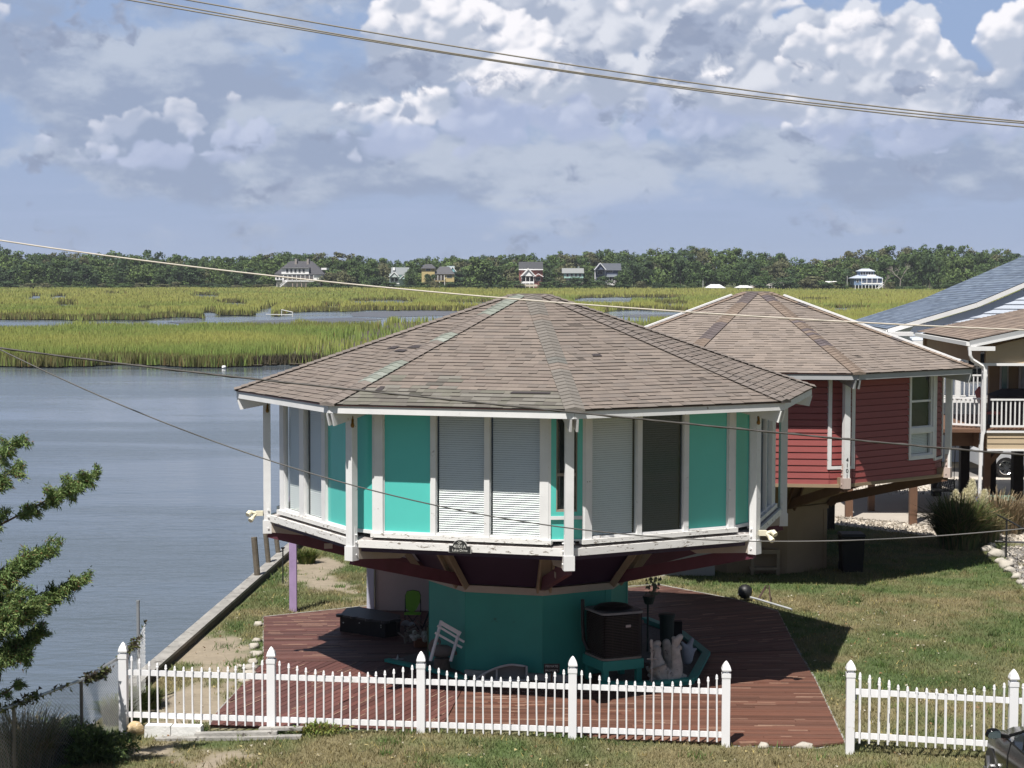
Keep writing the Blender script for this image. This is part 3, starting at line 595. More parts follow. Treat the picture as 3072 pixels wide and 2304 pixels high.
    for k in range(8):
        an=ang(k)+R(22.5); fb,d,u,c0=frame(an,A); lst=faces.get(k,style['back']); tot=sum(x[1] for x in lst); x=-HL; tm=MB(off); any_=False
        for kind,wd in lst:
            wd=wd/tot*2*HL; x1=x+wd
            if kind=='trim': fb(tm,x,x1,zs-.02,zt,-.05,.035); any_=True
            elif kind=='panel':
                mb=MB(off); fb(mb,x,x1,zs,zt,-.05,-.02); mb.build('wall_panel',style['wall'],t); fb(tm,x,x+.02,zs,zt,-.02,.0);fb(tm,x1-.02,x1,zs,zt,-.02,.0); fb(tm,x+.02,x1-.02,zs,zs+.03,-.02,.005); any_=True
            elif kind=='siding':
                mb=MB(off); z=2.66+zoff
                while z<zt:
                    z2=min(z+.155,zt); p=lambda a,zz,n:c0+d*(A+n)+u*a+Vector((0,0,zz))
                    mb.add([p(x,z,.030),p(x1,z,.030),p(x1,z2-.020,.012),p(x,z2-.020,.012),p(x,z,-.03),p(x1,z,-.03),p(x1,z2-.020,-.03),p(x,z2-.020,-.03)],[(0,1,2,3),(4,5,1,0),(3,2,6,7)]); z=z2
                fb(mb,x,x1,2.66+zoff,zt,-.1,-.03); mb.build('siding',style['wall'],t)
            elif kind in('tallwin','sashwin'):
                zl=zs+.08 if kind=='sashwin' else zs
                mb=MB(off)
                if kind=='sashwin':
                    z=2.66+zoff; fb(mb,x,x1,z,zs+.02,-.1,-.03); p=lambda a,zz,n:c0+d*(A+n)+u*a+Vector((0,0,zz))
                    while z<zs:
                        z2=min(z+.155,zs+.02); mb.add([p(x,z,.030),p(x1,z,.030),p(x1,z2-.02,.012),p(x,z2-.02,.012),p(x,z,-.03),p(x1,z,-.03),p(x1,z2-.02,-.03),p(x,z2-.02,-.03)],[(0,1,2,3),(4,5,1,0),(3,2,6,7)]); z=z2
                    mb.build('siding',style['wall'],t)
                    fb(tm,x,x+.07,zs+.02,zt,-.05,.05);fb(tm,x1-.12,x1,zs+.02,zt,-.05,.05);fb(tm,x+.07,x1-.12,zs+.02,zs+.12,-.05,.055); fb(tm,x+.07,x1-.12,zs+.68,zs+.80,-.05,.05); any_=True
                    window(fb,d,u,c0,A,x+.07,x1-.12,zs+.12,zs+.68,'blind',WHITE,.05); window(fb,d,u,c0,A,x+.07,x1-.12,zs+.80,zt-.02,'curtain',WHITE,.05,rail=zs+1.45)
            else: window(fb,d,u,c0,A,x,x1,zs,zt,kind,WEATH2,.009)
            x=x1
        if any_: tm.build('wall_trim',style['trim'],t)
        # corner facet
        fb,d,u,c0=frame(ang(k),ac); ck=corners.get(k,style['cback'])
        if ck=='teal':
            mb=MB(off); fb(mb,-HC+.05,HC-.05,zs,zt,-.05,-.015); mb.build('corner_panel',style['wall'],t)
            mb=MB(off); fb(mb,-HC-.02,-HC+.05,zs-.02,zt,-.05,.02); fb(mb,HC-.05,HC+.02,zs-.02,zt,-.05,.02); fb(mb,-HC+.05,HC-.05,zs-.03,zs+.03,-.05,.01); mb.build('corner_trim',style['trim'],t)
        elif ck=='win':
            mb=MB(off); fb(mb,-HC+.03,HC-.03,zs,zs+.34,-.05,-.01); fb(mb,-HC+.03,-HC+.12,zs+.40,zt,-.05,.02); fb(mb,HC-.12,HC-.03,zs+.40,zt,-.05,.02); fb(mb,-HC+.12,HC-.12,zs+.40,zs+.47,-.05,.02); mb.build('corner_panel',style['wall'],t)
            mb=MB(off); fb(mb,-HC-.03,-HC+.03,zs-.02,zt,-.05,.025); fb(mb,HC-.03,HC+.03,zs-.02,zt,-.05,.025); fb(mb,-HC+.03,HC-.03,zs+.34,zs+.40,-.05,.03); fb(mb,-HC+.03,HC-.03,zs-.03,zs,-.05,.02); mb.build('corner_trim',style['trim'],t)
            window(fb,d,u,c0,ac,-HC+.12,HC-.12,zs+.47,zt,'curtain',M('tan_sash',(.3,.25,.2),.6),.02,rail=zs+1.1)
        else:
            mb=MB(off); z=2.66+zoff; p=lambda a,zz,n:c0+d*(ac+n)+u*a+Vector((0,0,zz)); fb(mb,-HC,HC,z,zt,-.1,-.03)
            while z<zt:
                z2=min(z+.155,zt); mb.add([p(-HC,z,.030),p(HC,z,.030),p(HC,z2-.02,.012),p(-HC,z2-.02,.012),p(-HC,z,-.03),p(HC,z,-.03),p(HC,z2-.02,-.03),p(-HC,z2-.02,-.03)],[(0,1,2,3),(4,5,1,0),(3,2,6,7)]); z=z2
            mb.build('siding',style['wall'],t)
            mb=MB(off); fb(mb,-HC-.05,-HC+.04,zs-.05,zt,-.05,.045); fb(mb,HC-.04,HC+.05,zs-.05,zt,-.05,.045); fb(mb,-HC+.04,HC-.04,zs-.05,zs+.02,-.05,.045); mb.build('corner_trim',style['trim'],t)
    # floor rim, ledge, sill
    if style['rim']:
        for k in range(8):
            mb=MB(off); mb.beam(Pk(k,RP-.04,2.885+zoff),Pk(k+1,RP-.04,2.885+zoff),.05,.125); mb.build('rim_board',WEATH,t)
        mb=MB(off); a=[Pk(k,RP-.07,2.945+zoff) for k in range(8)]+[Pk(k,4.55,3.0+zoff) for k in range(8)]; mb.add(a,[(i,(i+1)%8,8+(i+1)%8,8+i) for i in range(8)]); mb.build('ledge',M('ledge_grey',(.30,.27,.26),.8,.1,stain=(.65,.64,.62),sthr=.56,sscale=14),t)
        for k in range(8):
            fb,d,u,c0=frame(ang(k)+R(22.5),A); mb=MB(off); fb(mb,-HL-.06,HL+.06,3.0+zoff,3.075+zoff,-.05,.075); mb.build('sill',WEATH,t)
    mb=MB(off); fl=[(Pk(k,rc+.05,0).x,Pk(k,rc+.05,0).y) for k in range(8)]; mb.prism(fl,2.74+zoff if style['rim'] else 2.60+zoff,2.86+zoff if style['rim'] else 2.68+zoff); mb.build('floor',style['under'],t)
    # posts with shoes, joists, struts
    for k in range(8):
        dd=Vector((math.cos(ang(k)),math.sin(ang(k)),0)); sd=Vector((-dd.y,dd.x,0))
        mb=MB(off); mb.box(Pk(k,RP,(zp+.25+zt+.02)/2),(.14,.145,zt+.02-zp-.25),ang(k)); po=mb.build('post',style['post'],t)
        mb=MB(off); mb.box(Pk(k,RP,zp+.125),(.17,.185,.25),ang(k)); mb.box(Pk(k,RP-.02,zp+.42),(.07,.17,.34),ang(k),taper=.9)
        for e in(.1,.32,.45):
            for sg in(-1,1): mb.tube([Pk(k,RP-.02,zp+e)+sd*sg*.08,Pk(k,RP-.02,zp+e)+sd*sg*.11],.018,6)
        mb.build('post_shoe',style['shoe'],po)
        mb=MB(off)
        for sg in(-1,1):
            o_=sd*sg*.075; th=sd*.02; p=[Pk(k,RP-.08,zp+.02),Pk(k,RP-.08,zp+.25),Pk(k,3.2,2.74+zoff),Pk(k,3.9,2.50+zoff)]; mb.box8([x+o_-th for x in p]+[x+o_+th for x in p])
        mb.build('joist',style['joist'],t)
        mb=MB(off); mb.beam(Pk(k,RP-.02,zp+.03),Pk(k,1.95,1.83+zoff),.11,.22); st=mb.build('strut',style['strut'],t)
        if k%2==0 and style['rim']:
            mb=MB(off); c_=Pk(k,3.9,zp+.03-(RP-.02-3.9)/(RP-.02-1.95)*(zp+.03-1.83-zoff)); mb.box(c_,(.16,.125,.10),ang(k)); mb.build('patch_plate',CREAM,st)
    # inverted pyramid under the floor
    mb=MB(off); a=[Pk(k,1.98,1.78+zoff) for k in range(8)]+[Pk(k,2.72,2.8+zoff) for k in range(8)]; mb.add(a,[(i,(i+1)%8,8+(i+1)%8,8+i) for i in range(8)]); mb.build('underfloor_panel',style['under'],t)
    for k in range(8):
        dd=Vector((math.cos(ang(k)),math.sin(ang(k)),0)); sd=Vector((-dd.y,dd.x,0)); mb=MB(off)
        nn=(dd*1.02-Vector((0,0,.78))).normalized()
        for sg in(-1,1): mb.beam(Pk(k,2.02,1.76+zoff)+sd*sg*.12+nn*.05,Pk(k,2.80,2.8+zoff)+sd*sg*.12+nn*.05,.04,.12,upv=nn)
        mb.beam(Pk(k,2.02,1.76+zoff)+nn*.01,Pk(k,2.80,2.8+zoff)+nn*.01,.20,.03,upv=nn); mb.build('rib',style['rib'],t)
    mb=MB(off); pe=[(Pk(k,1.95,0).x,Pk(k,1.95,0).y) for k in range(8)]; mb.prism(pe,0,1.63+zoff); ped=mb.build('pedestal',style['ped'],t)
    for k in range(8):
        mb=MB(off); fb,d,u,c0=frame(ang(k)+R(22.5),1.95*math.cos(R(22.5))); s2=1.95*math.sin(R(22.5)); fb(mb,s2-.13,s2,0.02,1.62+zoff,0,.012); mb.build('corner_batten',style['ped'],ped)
    mb=MB(off); pe=[(Pk(k,2.0,0).x,Pk(k,2.0,0).y) for k in range(8)]; mb.prism(pe,1.63+zoff,1.76+zoff); mb.build('pedestal_trim',style['joist'],t)
    return t,Pk,ang,frame
GREENC=(.215,.235,.205)
def cap1(k,f,q):
    if k==1:
        for a,b in((.16,.34),(.52,.60),(.80,.985)):
            if a<f<b: return GREENC if q.random()<.85 else (.28,.30,.27)
        return (.195,.166,.148)
    if k==2: return (.205,.172,.148) if (.30<f<.35 or .74<f<.78) else ((.145,.142,.13) if .36<f<.40 else (.175,.160,.143))
    if k==3: return (.175,.15,.135)
    return (.185,.158,.14)
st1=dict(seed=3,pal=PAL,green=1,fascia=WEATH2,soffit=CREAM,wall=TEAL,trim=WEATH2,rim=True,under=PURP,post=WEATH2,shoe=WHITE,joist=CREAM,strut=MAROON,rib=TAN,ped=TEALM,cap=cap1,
 back=[('trim',10),('panel',60),('trim',8),('blind',60),('trim',8),('blind',60),('trim',10)],cback='teal',
 dark=[(0,17,.55,.95,1),(0,15.6,.35,.75,.8),(0,16.2,-.1,.2,1),(1,4,-1.9,-1.7,1),(1,4,-1.5,-1.38,1.3),(2,15,-.55,-.35,.8),(1,4,.9,1.6,.6)])
f1={0:[('trim',13),('blind',50),('trim',14),('blind',54),('trim',11),('panel',66)],
    1:[('trim',28),('panel',160),('trim',16),('blind',160),('trim',17),('blind',163),('trim',28)],
    2:[('trim',22),('blind',143),('trim',15),('dark',136),('trim',16),('panel',134),('trim',19)],
    3:[('trim',12),('dark',45),('trim',6),('dark',45),('trim',6),('blind',45),('trim',30)]}
h1,P1,ang1,fr1=octo('octagon_house','turquoise octagonal house with brown shingle roof raised on a central pedestal','house',.343,36.18,187.0,0,f1,{0:'teal',1:'teal',2:'win',3:'teal'},st1)
def cap2(k,f,q):
    if k in(0,): return (.12,.10,.105) if (.30<f<.62 or f>.86) and q.random()<.8 else (.20,.155,.125)
    if k==1: return (.11,.095,.095) if (.32<f<.37 or .78<f<.84) else (.21,.16,.125)
    if k==-1 or k==7: return (.12,.10,.10) if (f>.85 or .38<f<.58 or .2<f<.24) else (.2,.155,.125)
    return (.21,.16,.13)
PAL2=[tuple(x*1.18 for x in c) for c in PAL[:5]]
st2=dict(seed=9,pal=PAL2,fascia=GREYTRIM,soffit=CREAM,wall=REDS,trim=WEATH2,rim=False,under=TANP,post=WEATH2,shoe=M('pinkish_board',(.50,.40,.36),.7,.05),joist=TANP,strut=BROWN,rib=BROWN,ped=TANP,cap=cap2,hipstrip=(1,6),
 back=[('siding',100)],cback='siding')
f2={0:[('siding',210),('sashwin',105)]}
h2,P2,ang2,fr2=octo('octagon_house','red clapboard octagonal house with brown shingle roof behind the turquoise one','house',6.37,48.62,287.14,-.07,f2,{},st2)
# storage wall below the turquoise house and its lilac prop
off=h1.location
mb=MB(off); mb.b2(-3.05,1.6,41.3,41.42,0,2.74); mb.build('storage_wall',BEIGE,h1)
mb=MB(off); mb.b2(-3.22,-3.06,41.22,41.4,0,2.74); mb.build('wall_post',M('bluish_white',(.50,.52,.62),.6,.05),h1,label='pale blue white post at the end of the storage wall')
p=G(880,1836); mb=MB(off); mb.box((p.x,p.y,1.3),(.16,.16,2.6)); mb.build('support_post',LILAC,h1,label='lilac painted support post')
for pt,s in ((P1(0,5.1,2.98),-1),(P1(3,5.1,2.98),1)):
    mb=MB(off); b=pt+Vector((.10*s,-.06,0)); mb.box(b,(.14,.1,.09)); 
    for dx,dz in((.13,-.08),(.17,.03)): mb.tube([b+Vector((dx*s*.4,-.02,0)),b+Vector((dx*s,-.05,dz))],.035,8); mb.tube([b+Vector((dx*s,-.05,dz)),b+Vector((dx*s*1.25,-.11,dz-.05))],.05,10)
    mb.build('floodlight',M('cream_plastic',(.72,.68,.52),.5),h1)
for k in(0,1,3):
    mb=MB(off); b=P1(k,5.06,5.05)+Vector((.03,-.085,0)); mb.tube([b,b+Vector((0,-.02,0)),b+Vector((0,-.05,-.05))],.022,8); mb.blobm(b+Vector((0,-.05,-.09)),(.035,.035,.05),8,.1,seed=1); mb.tube([b+Vector((0,0,.06)),b+Vector((0,-.02,-.1))],.01,5); mb.build('brass_lamp',M('old_brass',(.25,.13,.03),.4,metal=.8),h1)
# address plaque: arch top, raised rim, writing
fb,d,u,c0=fr1(ang1(1)+R(22.5),(5.02)*math.cos(R(22.5)))
pc=D(1370.5,1649,31.46); uu=(pc-c0).dot(u); zc=pc.z; ap=5.02*math.cos(R(22.5))+.06
def arch(w,h,aw,ah,n=14):
    pts=[(-w,0),(w,0),(w,h),(aw,h)]; pts+=[(aw*math.cos(math.pi*i/n),h+ah*math.sin(math.pi*i/n)) for i in range(1,n)]; pts+=[(-aw,h),(-w,h)]; return pts
def plate(pts,n0,n1,mb):
    pp=[c0+d*(ap+nn)+u*(uu+a)+Vector((0,0,zc-.085+b)) for nn in(n0,n1) for a,b in pts]; k=len(pts); mb.add(pp,[tuple(range(k,2*k)),tuple(range(k-1,-1,-1))]+[(i,(i+1)%k,k+(i+1)%k,k+i) for i in range(k)])
mb=MB(off); plate(arch(.20,.125,.128,.105),0,.015,mb); plq=mb.build('address_plaque',M('plaque_rim',(.5,.5,.48),.5),h1)
mb=MB(off); plate([(a*.955,b*.95+.005) for a,b in arch(.20,.125,.128,.105)],.0152,.019,mb); mb.build('plaque_face',M('plaque_black',(.018,.018,.018),.6),plq)
def onface(du,dz): 
    o_=c0+d*(ap+.021)+u*(uu+du)+Vector((0,0,zc-.085+dz))-Vector(off); mm=Matrix.Identity(4)
    for i in range(3): mm[i][0]=u[i]; mm[i][1]=(0,0,1)[i]; mm[i][2]=d[i]; mm[i][3]=o_[i]
    return mm
LET=M('plaque_letters',(.6,.6,.56),.5)
text_mesh('house_number','4101A',.085,LET,plq,onface(0,.088),.002)
text_mesh('street_name','Lake Drive',.062,LET,plq,onface(0,.028),.002)
mb=MB(off); a=lambda x,z:c0+d*(ap+.0215)+u*(uu+x)+Vector((0,0,zc-.085+z)); mb.tube([a(-.03,.155),a(-.02,.165),a(-.035,.18),a(-.02,.2),a(-.005,.185),a(.01,.19),a(.035,.178),a(.01,.172),a(-.01,.165)],.004,4); mb.build('plaque_emblem',LET,plq)
# 4101 down the red house post
o2=Vector(h2.location)
for i,chh in enumerate('4101'):
    pz=D(2539,1378+i*16.5,P2(0,5.06,0).y); dd=Vector((math.cos(ang2(0)),math.sin(ang2(0)),0)); u2=Vector((-dd.y,dd.x,0)); o_=P2(0,5.06+.073,pz.z-.05)-o2; mm=Matrix.Identity(4)
    for j in range(3): mm[j][0]=u2[j]; mm[j][1]=(0,0,1)[j]; mm[j][2]=dd[j]; mm[j][3]=o_[j]
    text_mesh('house_number',chh,.135,BLACKM,h2,mm,.004)
# vent and dark cables on the red pedestal
mb=MB(o2); c_=D(2296,1605,44.9)
for i in range(9): mb.box((c_.x,46.63,1.95-i*.075),(.62,.03,.05))
mb.build('vent_louver',BLACKM,h2)
mb=MB(o2)
mb.b2(3.75,5.1,46.5,46.62,0,2.45); mb.build('storage_wall',M('pale_wall',(.34,.34,.33),.8,.06),h2)
# ------------------------------------------------------------------ deck
def clip(poly,nx,ny,c,keep_less=True):
    out=[];n=len(poly)
    for i in range(n):
        a=poly[i];b=poly[(i+1)%n]; da=a[0]*nx+a[1]*ny-c; db=b[0]*nx+b[1]*ny-c
        if not keep_less: da,db=-da,-db
        if da<=0: out.append(a)
        if (da<0<db) or (db<0<da): t=da/(da-db); out.append((a[0]+(b[0]-a[0])*t,a[1]+(b[1]-a[1])*t))
    return out
dk=thing('deck','red brown stained board deck spread under and around the turquoise house','deck',(0,36,0))
def section(name,poly,ang,w=.142,z=.05,seed=0,tone=(.165,.052,.034)):
    q=random.Random(seed); a=R(ang); nx,ny=-math.sin(a),math.cos(a); mb=MB(dk.location); vals=[p[0]*nx+p[1]*ny for p in poly]; c=min(vals)
    dx,dy=math.cos(a),math.sin(a)
    while c<max(vals):
        s=clip(clip(poly,nx,ny,c+.006,False),nx,ny,c+w-.006)
        if len(s)>2:
            al=[p[0]*dx+p[1]*dy for p in s]; cuts=[min(al)]; x=min(al)+q.uniform(.6,3.6)
            while x<max(al)-.5: cuts.append(x); x+=3.6
            cuts.append(max(al))
            for i in range(len(cuts)-1):
                s2=clip(clip(s,dx,dy,cuts[i]+.003,False),dx,dy,cuts[i+1]-.003)
                if len(s2)>2:
                    k=q.uniform(.72,1.28); g=q.uniform(0,.25); r_,g_,b_=tone; col=(r_*k,(g_+g*.03)*k,(b_+g*.03)*k)
                    if sum(s2[j][0]*s2[(j+1)%len(s2)][1]-s2[(j+1)%len(s2)][0]*s2[j][1] for j in range(len(s2)))<0: s2=s2[::-1]
                    mb.prism(s2,z-.03,z+q.uniform(-.003,.003),col)
                    for _r in range(q.choice((0,1,1,2)) if cuts[i+1]-cuts[i]>.8 else 0):   # worn streak bleached along the board
                        x0=q.uniform(cuts[i],cuts[i+1]-.3); s3=clip(clip(s2,dx,dy,x0,False),dx,dy,x0+q.uniform(.15,.7)); e=c+q.choice((.008,.11)); s3=clip(clip(s3,nx,ny,e,False),nx,ny,e+.02)
                        if len(s3)>2 and len(set(s3))>2: mb.prism(s3,z-.01,z+.0045,(.34,.22,.16))
        c+=w
    mb.build(name,DECK,dk)
g1=lambda a,b:(G(a,b,.05).x,G(a,b,.05).y)
section('deck_boards',[g1(791,1850),g1(1090,1820),g1(1500,1800),g1(1500,1983),g1(791,1983)],4,seed=1,tone=(.115,.047,.036))
section('deck_boards',[g1(791,1984.5),g1(1430,1984.5),g1(1318,2195),(-5.02,30.75),g1(651,2137)],68,seed=2,tone=(.125,.048,.038))
FR=(3.6,29.75)
section('deck_boards',[g1(1431,1984.5),g1(2392,1951),g1(2444,2035),g1(2533,2225),(4.85,29.5),(-1.35,30.15),g1(1322,2195)],-1.2,seed=3,tone=(.135,.058,.038))
section('deck_boards',[g1(1501,1800),g1(1972,1754),g1(2208,1798),g1(2333,1833),g1(2375,1917),g1(2391,1949),g1(1501,1981.5)],24,seed=4,tone=(.10,.045,.034))
mb=MB(dk.location); q=DECKOUT
for i in range(len(q)): mb.beam((q[i][0],q[i][1],-.06),(q[(i+1)%len(q)][0],q[(i+1)%len(q)][1],-.06),.05,.13)
mb.prism([(x*.985+.01,36+(y-36)*.985) for x,y in q],-.10,-.03); mb.build('deck_frame',GREYWOOD,dk)
# ------------------------------------------------------------------ white picket fences
FA=Vector((-6.36,30.3)); FB=Vector((3.44,29.57)); du=(FB-FA)/4
def fpt(s): return FA+du*s          # s in panels
def ftop(s): return 1.53-.13*s/4 if s<=4 else 1.40+.02
def finial(mb,c,k=1.0): mb.lathe([(.058*k,0),(.058*k,.012),(.040*k,.02),(.040*k,.045),(.072*k,.052),(.078*k,.07),(.062*k,.12),(.03*k,.175),(.004,.205)],c,4,sq=True)
def post(parent,off,p,zt,zb=-.3,lab=None):
    mb=MB(off); hw=.066; mb.box((p.x,p.y,(zt-.2+zb)/2),(hw*2,hw*2,zt-.2-zb),rzf); po=mb.build('post',VINYL,parent)
    mb=MB(off); mb.box((p.x,p.y,zt-.235),(hw*2+.014,hw*2+.014,.07),rzf); 
    for i in(0,1):
        pass
    mb.lathe([(.092,-.205),(.06,-.19),(.055,-.165),(.10,-.16),(.104,-.14),(.082,-.085),(.04,-.03),(.004,0)],(p.x,p.y,zt),4,sq=True); mb.build('post_cap',VINYL,po)
rzf=math.atan2(du.y,du.x)
dn=Vector((du.y,-du.x)).normalized()       # towards the viewer
def panel(parent,off,a,b,za,zb_,n=16,rail_only=False,drop=.20,name='picket',off_n=.03):
    L_=(b-a); un=L_.normalized(); nn=Vector((un.y,-un.x)); rz=math.atan2(un.y,un.x)
    for dz in(-.50,-1.20):
        p=a+un*.06;q_=b-un*.06; mb=MB(off); mb.beam((p.x,p.y,za+dz),(q_.x,q_.y,zb_+dz),.036,.088); mb.build('rail',VINYL,parent)
    for i in range(n):
        f=(i+1)/(n+1); p=a+L_*f+nn*off_n; zt=za+(zb_-za)*f; e=abs(2*f-1); tip=zt-.17-drop*(1-e**2.2)+random.uniform(-.004,.004); bot=zt-1.315; mb=MB(off)
        ln=random.uniform(-.004,.004)
        ln=random.gauss(0,.005); mb.beam((p.x-ln*.4,p.y,bot),(p.x+ln,p.y,tip-.075),.038,.024); mb.lathe([(.029,-.08),(.029,-.062),(.022,-.058),(.026,-.045),(.019,-.018),(.003,0)],(p.x+ln,p.y,tip),4,sq=True,sc=(1,.8)); mb.build(name,VINYL,parent)
random.seed(5)
fl=thing('picket_fence','long white vinyl picket fence with scalloped tops in front of the red deck','fence',(-1.4,29.9,0)); off=fl.location
for s in range(5): post(fl,off,fpt(s),ftop(s))
for s in range(4): panel(fl,off,fpt(s),fpt(s+1),ftop(s),ftop(s+1))
fr=thing('picket_fence','shorter white picket fence on the right beyond the gate gap, beside the parked car','fence',(7.8,28.8,0)); off=fr.location
gp=[Vector((5.36,29.18)),Vector((7.82,28.75)),Vector((10.26,28.4)),Vector((12.7,28.1))]; gt=[1.50,1.455,1.43,1.41]
for p,z in zip(gp,gt): post(fr,off,p,z)
for i in range(3): panel(fr,off,gp[i],gp[i+1],gt[i],gt[i+1])
gt_=thing('gate','short white picket gate swung open behind the right fence','gate',(5.5,29.3,0)); off=gt_.location
a,b=Vector((5.55,29.42)),Vector((6.0,29.36)); zz=1.40
for dz in(-.50,-1.18): mb=MB(off); mb.beam((a.x,a.y,zz+dz),(b.x,b.y,zz+dz),.036,.088); mb.build('rail',VINYL,gt_)
for i in range(4):
    f=i/3; p=a+(b-a)*f+Vector((0,-.03)); tip=zz-.14-.11*f; mb=MB(off); mb.box((p.x,p.y,(tip-.075+.15)/2),(.038,.024,tip-.075-.15)); mb.lathe([(.029,-.08),(.029,-.062),(.022,-.058),(.026,-.045),(.019,-.018),(.003,0)],(p.x,p.y,tip),4,sq=True,sc=(1,.8)); mb.build('picket',VINYL,gt_)
for dz in(-.5,-1.18): mb=MB(off); mb.box((5.44,29.25,zz+dz),(.07,.06,.1)); mb.build('hinge',STEEL,gt_)
# ------------------------------------------------------------------ things at the foot of the fence
def single(name,mb,mat,label,cat,group=None,smooth=False):
    o=mb.build(name,mat,None,smooth); 
    c=Vector(sum((Vector(v) for v in mb.v),Vector())/len(mb.v)); z0=min(v[2] for v in mb.v); c.z=z0
    o.data.transform(Matrix.Translation(-c)); o.location=c; return tag(o,label,cat,group)
def fp(px_,s=1.0,dy=0.0):
    # point on the fence line under photograph column px
    for i in range(4000):
        t=-.5+i*.0015; p=fpt(t); x,_=toPx(np.array([[p.x,p.y,0.]])) 
        if x[0]>=px_: return Vector((p.x,p.y-dy,0))
pr=fp(411); mb=MB(); mb.blobm((pr.x,pr.y-.12,.13),(.15,.11,.12),12,.12,seed=4); single('rock',mb,M('tan_rock',(.48,.36,.20),.85,.25,8,bump=.6,stain=(.65,.6,.5),sthr=.55,sscale=10),'rounded tan rock beside the left end post of the picket fence','rock',smooth=True)
for x0,x1,ll in((442,520,'chipped white masonry block next to the tan rock'),(521,612,'long white masonry block between its twin and the stacked boards')):
    a=fp(x0);b=fp(x1); mb=MB(); mb.box(((a.x+b.x)/2,(a.y+b.y)/2-.14,.10),(b.x-a.x,.2,.21),rzf,taper=.96); single('masonry_block',mb,M('white_block',(.68,.68,.66),.8,.08,6,bump=.5,stain=(.12,.11,.09),sthr=.66,sscale=9),ll,'block')
mb=MB(); a=fp(595);b=fp(838); mb.beam((a.x,a.y-.30,.10),(b.x,b.y-.27,.15),.14,.05); single('board',mb,GREYWOOD,'upper grey board lying along the foot of the picket fence','board','weathered boards at the fence foot')
mb=MB(); a=fp(480);b=fp(912); mb.beam((a.x,a.y-.40,.03),(b.x,b.y-.36,.11),.16,.05); single('board',mb,GREYWOOD,'long lower grey board under the upper one at the fence foot','board','weathered boards at the fence foot')
mb=MB(); a=fp(781);b=fp(911); mb.beam((a.x,a.y-.12,.17),(b.x,b.y-.12,.19),.14,.04); single('board',mb,GREYWOOD,'short pale board right under the second fence post from the left','board','weathered boards at the fence foot')
for i,(x,dy,s,l) in enumerate(((2292,-.02,.10,'smaller grey stone at the deck front edge by the gate gap'),(2413,-.05,.17,'flat grey stone at the deck front edge, nearest the gate post'))):
    g_=G(x,2243); mb=MB(); mb.blobm((g_.x,g_.y,.02),(s,.09,.07),10,.2,seed=i+8); single('stone',mb,ROCK,l,'stone',smooth=True)
mb=MB(); g_=G(2255,2237); mb.box((g_.x-.06,g_.y,.03),(.28,.12,.06),.2); single('brick',mb,M('old_brick',(.22,.12,.08),.9,.2,8,bump=.4),'dull reddish brick half sunk beside the corner fence post','brick')
# pale rocks along the left edge of the deck
lr=[(782,1878,.13),(784,1925,.10),(781,1945,.14),(779,1968,.13),(772,1990,.12),(770,2010,.14),(758,2028,.15),(748,2048,.10),(739,2004,.09)]
for i,(x,y,s) in enumerate(lr):
    g_=G(x,y); mb=MB(); mb.blobm((g_.x-.05-.04*(i%3),g_.y,s*.25),(s*(.8+.3*(i%2)),s*.8,s*.55),9,.30,seed=20+i); single('rock',mb,ROCK,'pale rock in the row along the left edge of the deck','rock','pale rocks edging the deck',smooth=True)
lr=[(2965,1655,.20),(2990,1672,.26),(3002,1690,.17),(3018,1703,.22),(3030,1716,.16),(3050,1735,.15),(3062,1752,.12),(2975,1640,.13)]
for i,(x,y,s) in enumerate(lr):
    g_=G(x,y); mb=MB(); mb.blobm((g_.x,g_.y,s*.3),(s,s*.8,s*.6),9,.25,seed=40+i); single('rock',mb,ROCK,'pale rock edging the grey mulch bed at the right','rock','pale rocks edging the mulch bed',smooth=True)
# ------------------------------------------------------------------ heat pump on its stand
fc=G(1810,2062,.05); ua=Vector((math.cos(R(24)),math.sin(R(24)),0)); ub=Vector((-math.sin(R(24)),math.cos(R(24)),0)); SZ=.82
def sq(c,a,b,s0=0,s1=SZ): return [c+ua*s0+ub*s0,c+ua*s1+ub*s0,c+ua*s1+ub*s1,c+ua*s0+ub*s1]
stn=thing('equipment_stand','turquoise wooden stand carrying the dark heat pump','stand',(fc.x,fc.y,.05)); off=stn.location
def bx(mb,o_,a0,a1,b0,b1,z0,z1): mb.box8([o_+ua*a+ub*b+Vector((0,0,z)) for z in(z0,z1) for a,b in((a0,b0),(a1,b0),(a1,b1),(a0,b1))])
for nm,(a0,b0) in zip(range(4),((.02,.02),(SZ-.12,.02),(SZ-.12,SZ-.12),(.02,SZ-.12))):
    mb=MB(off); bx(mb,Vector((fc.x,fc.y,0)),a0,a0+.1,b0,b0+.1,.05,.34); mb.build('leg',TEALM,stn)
for a0,a1,b0,b1 in((-.02,SZ,-.02,.02),(-.02,.02,.02,SZ),(SZ-.04,SZ,.02,SZ),(.02,SZ-.04,SZ-.04,SZ)):
    mb=MB(off); bx(mb,Vector((fc.x,fc.y,0)),a0,a1,b0,b1,.34,.52); mb.build('apron',TEALM,stn)
hp=thing('heat_pump','large dark louvred heat pump with domed fan top on a turquoise stand','heat pump',(fc.x,fc.y,.53)); off=hp.location; c0_=Vector((fc.x,fc.y,0))
def rsq(c,s0,s1,r_,n=5):
    pts=[]
    for (ca,cb,a0) in((s1-r_,s1-r_,0),(s0+r_,s1-r_,90),(s0+r_,s0+r_,180),(s1-r_,s0+r_,270)):
        for i in range(n+1): t=R(a0+90*i/n); pts.append(c+ua*(ca+r_*math.cos(t))+ub*(cb+r_*math.sin(t)))
    return [(p.x,p.y) for p in pts]
mb=MB(off); mb.prism(rsq(c0_,.04,SZ-.04,.1),.57,1.36); mb.build('core',M('ac_core',(.01,.009,.008),.8),hp)
mb=MB(off)
for i in range(26): mb.prism(rsq(c0_,.01,SZ-.01,.1),.585+i*.029,.595+i*.029)
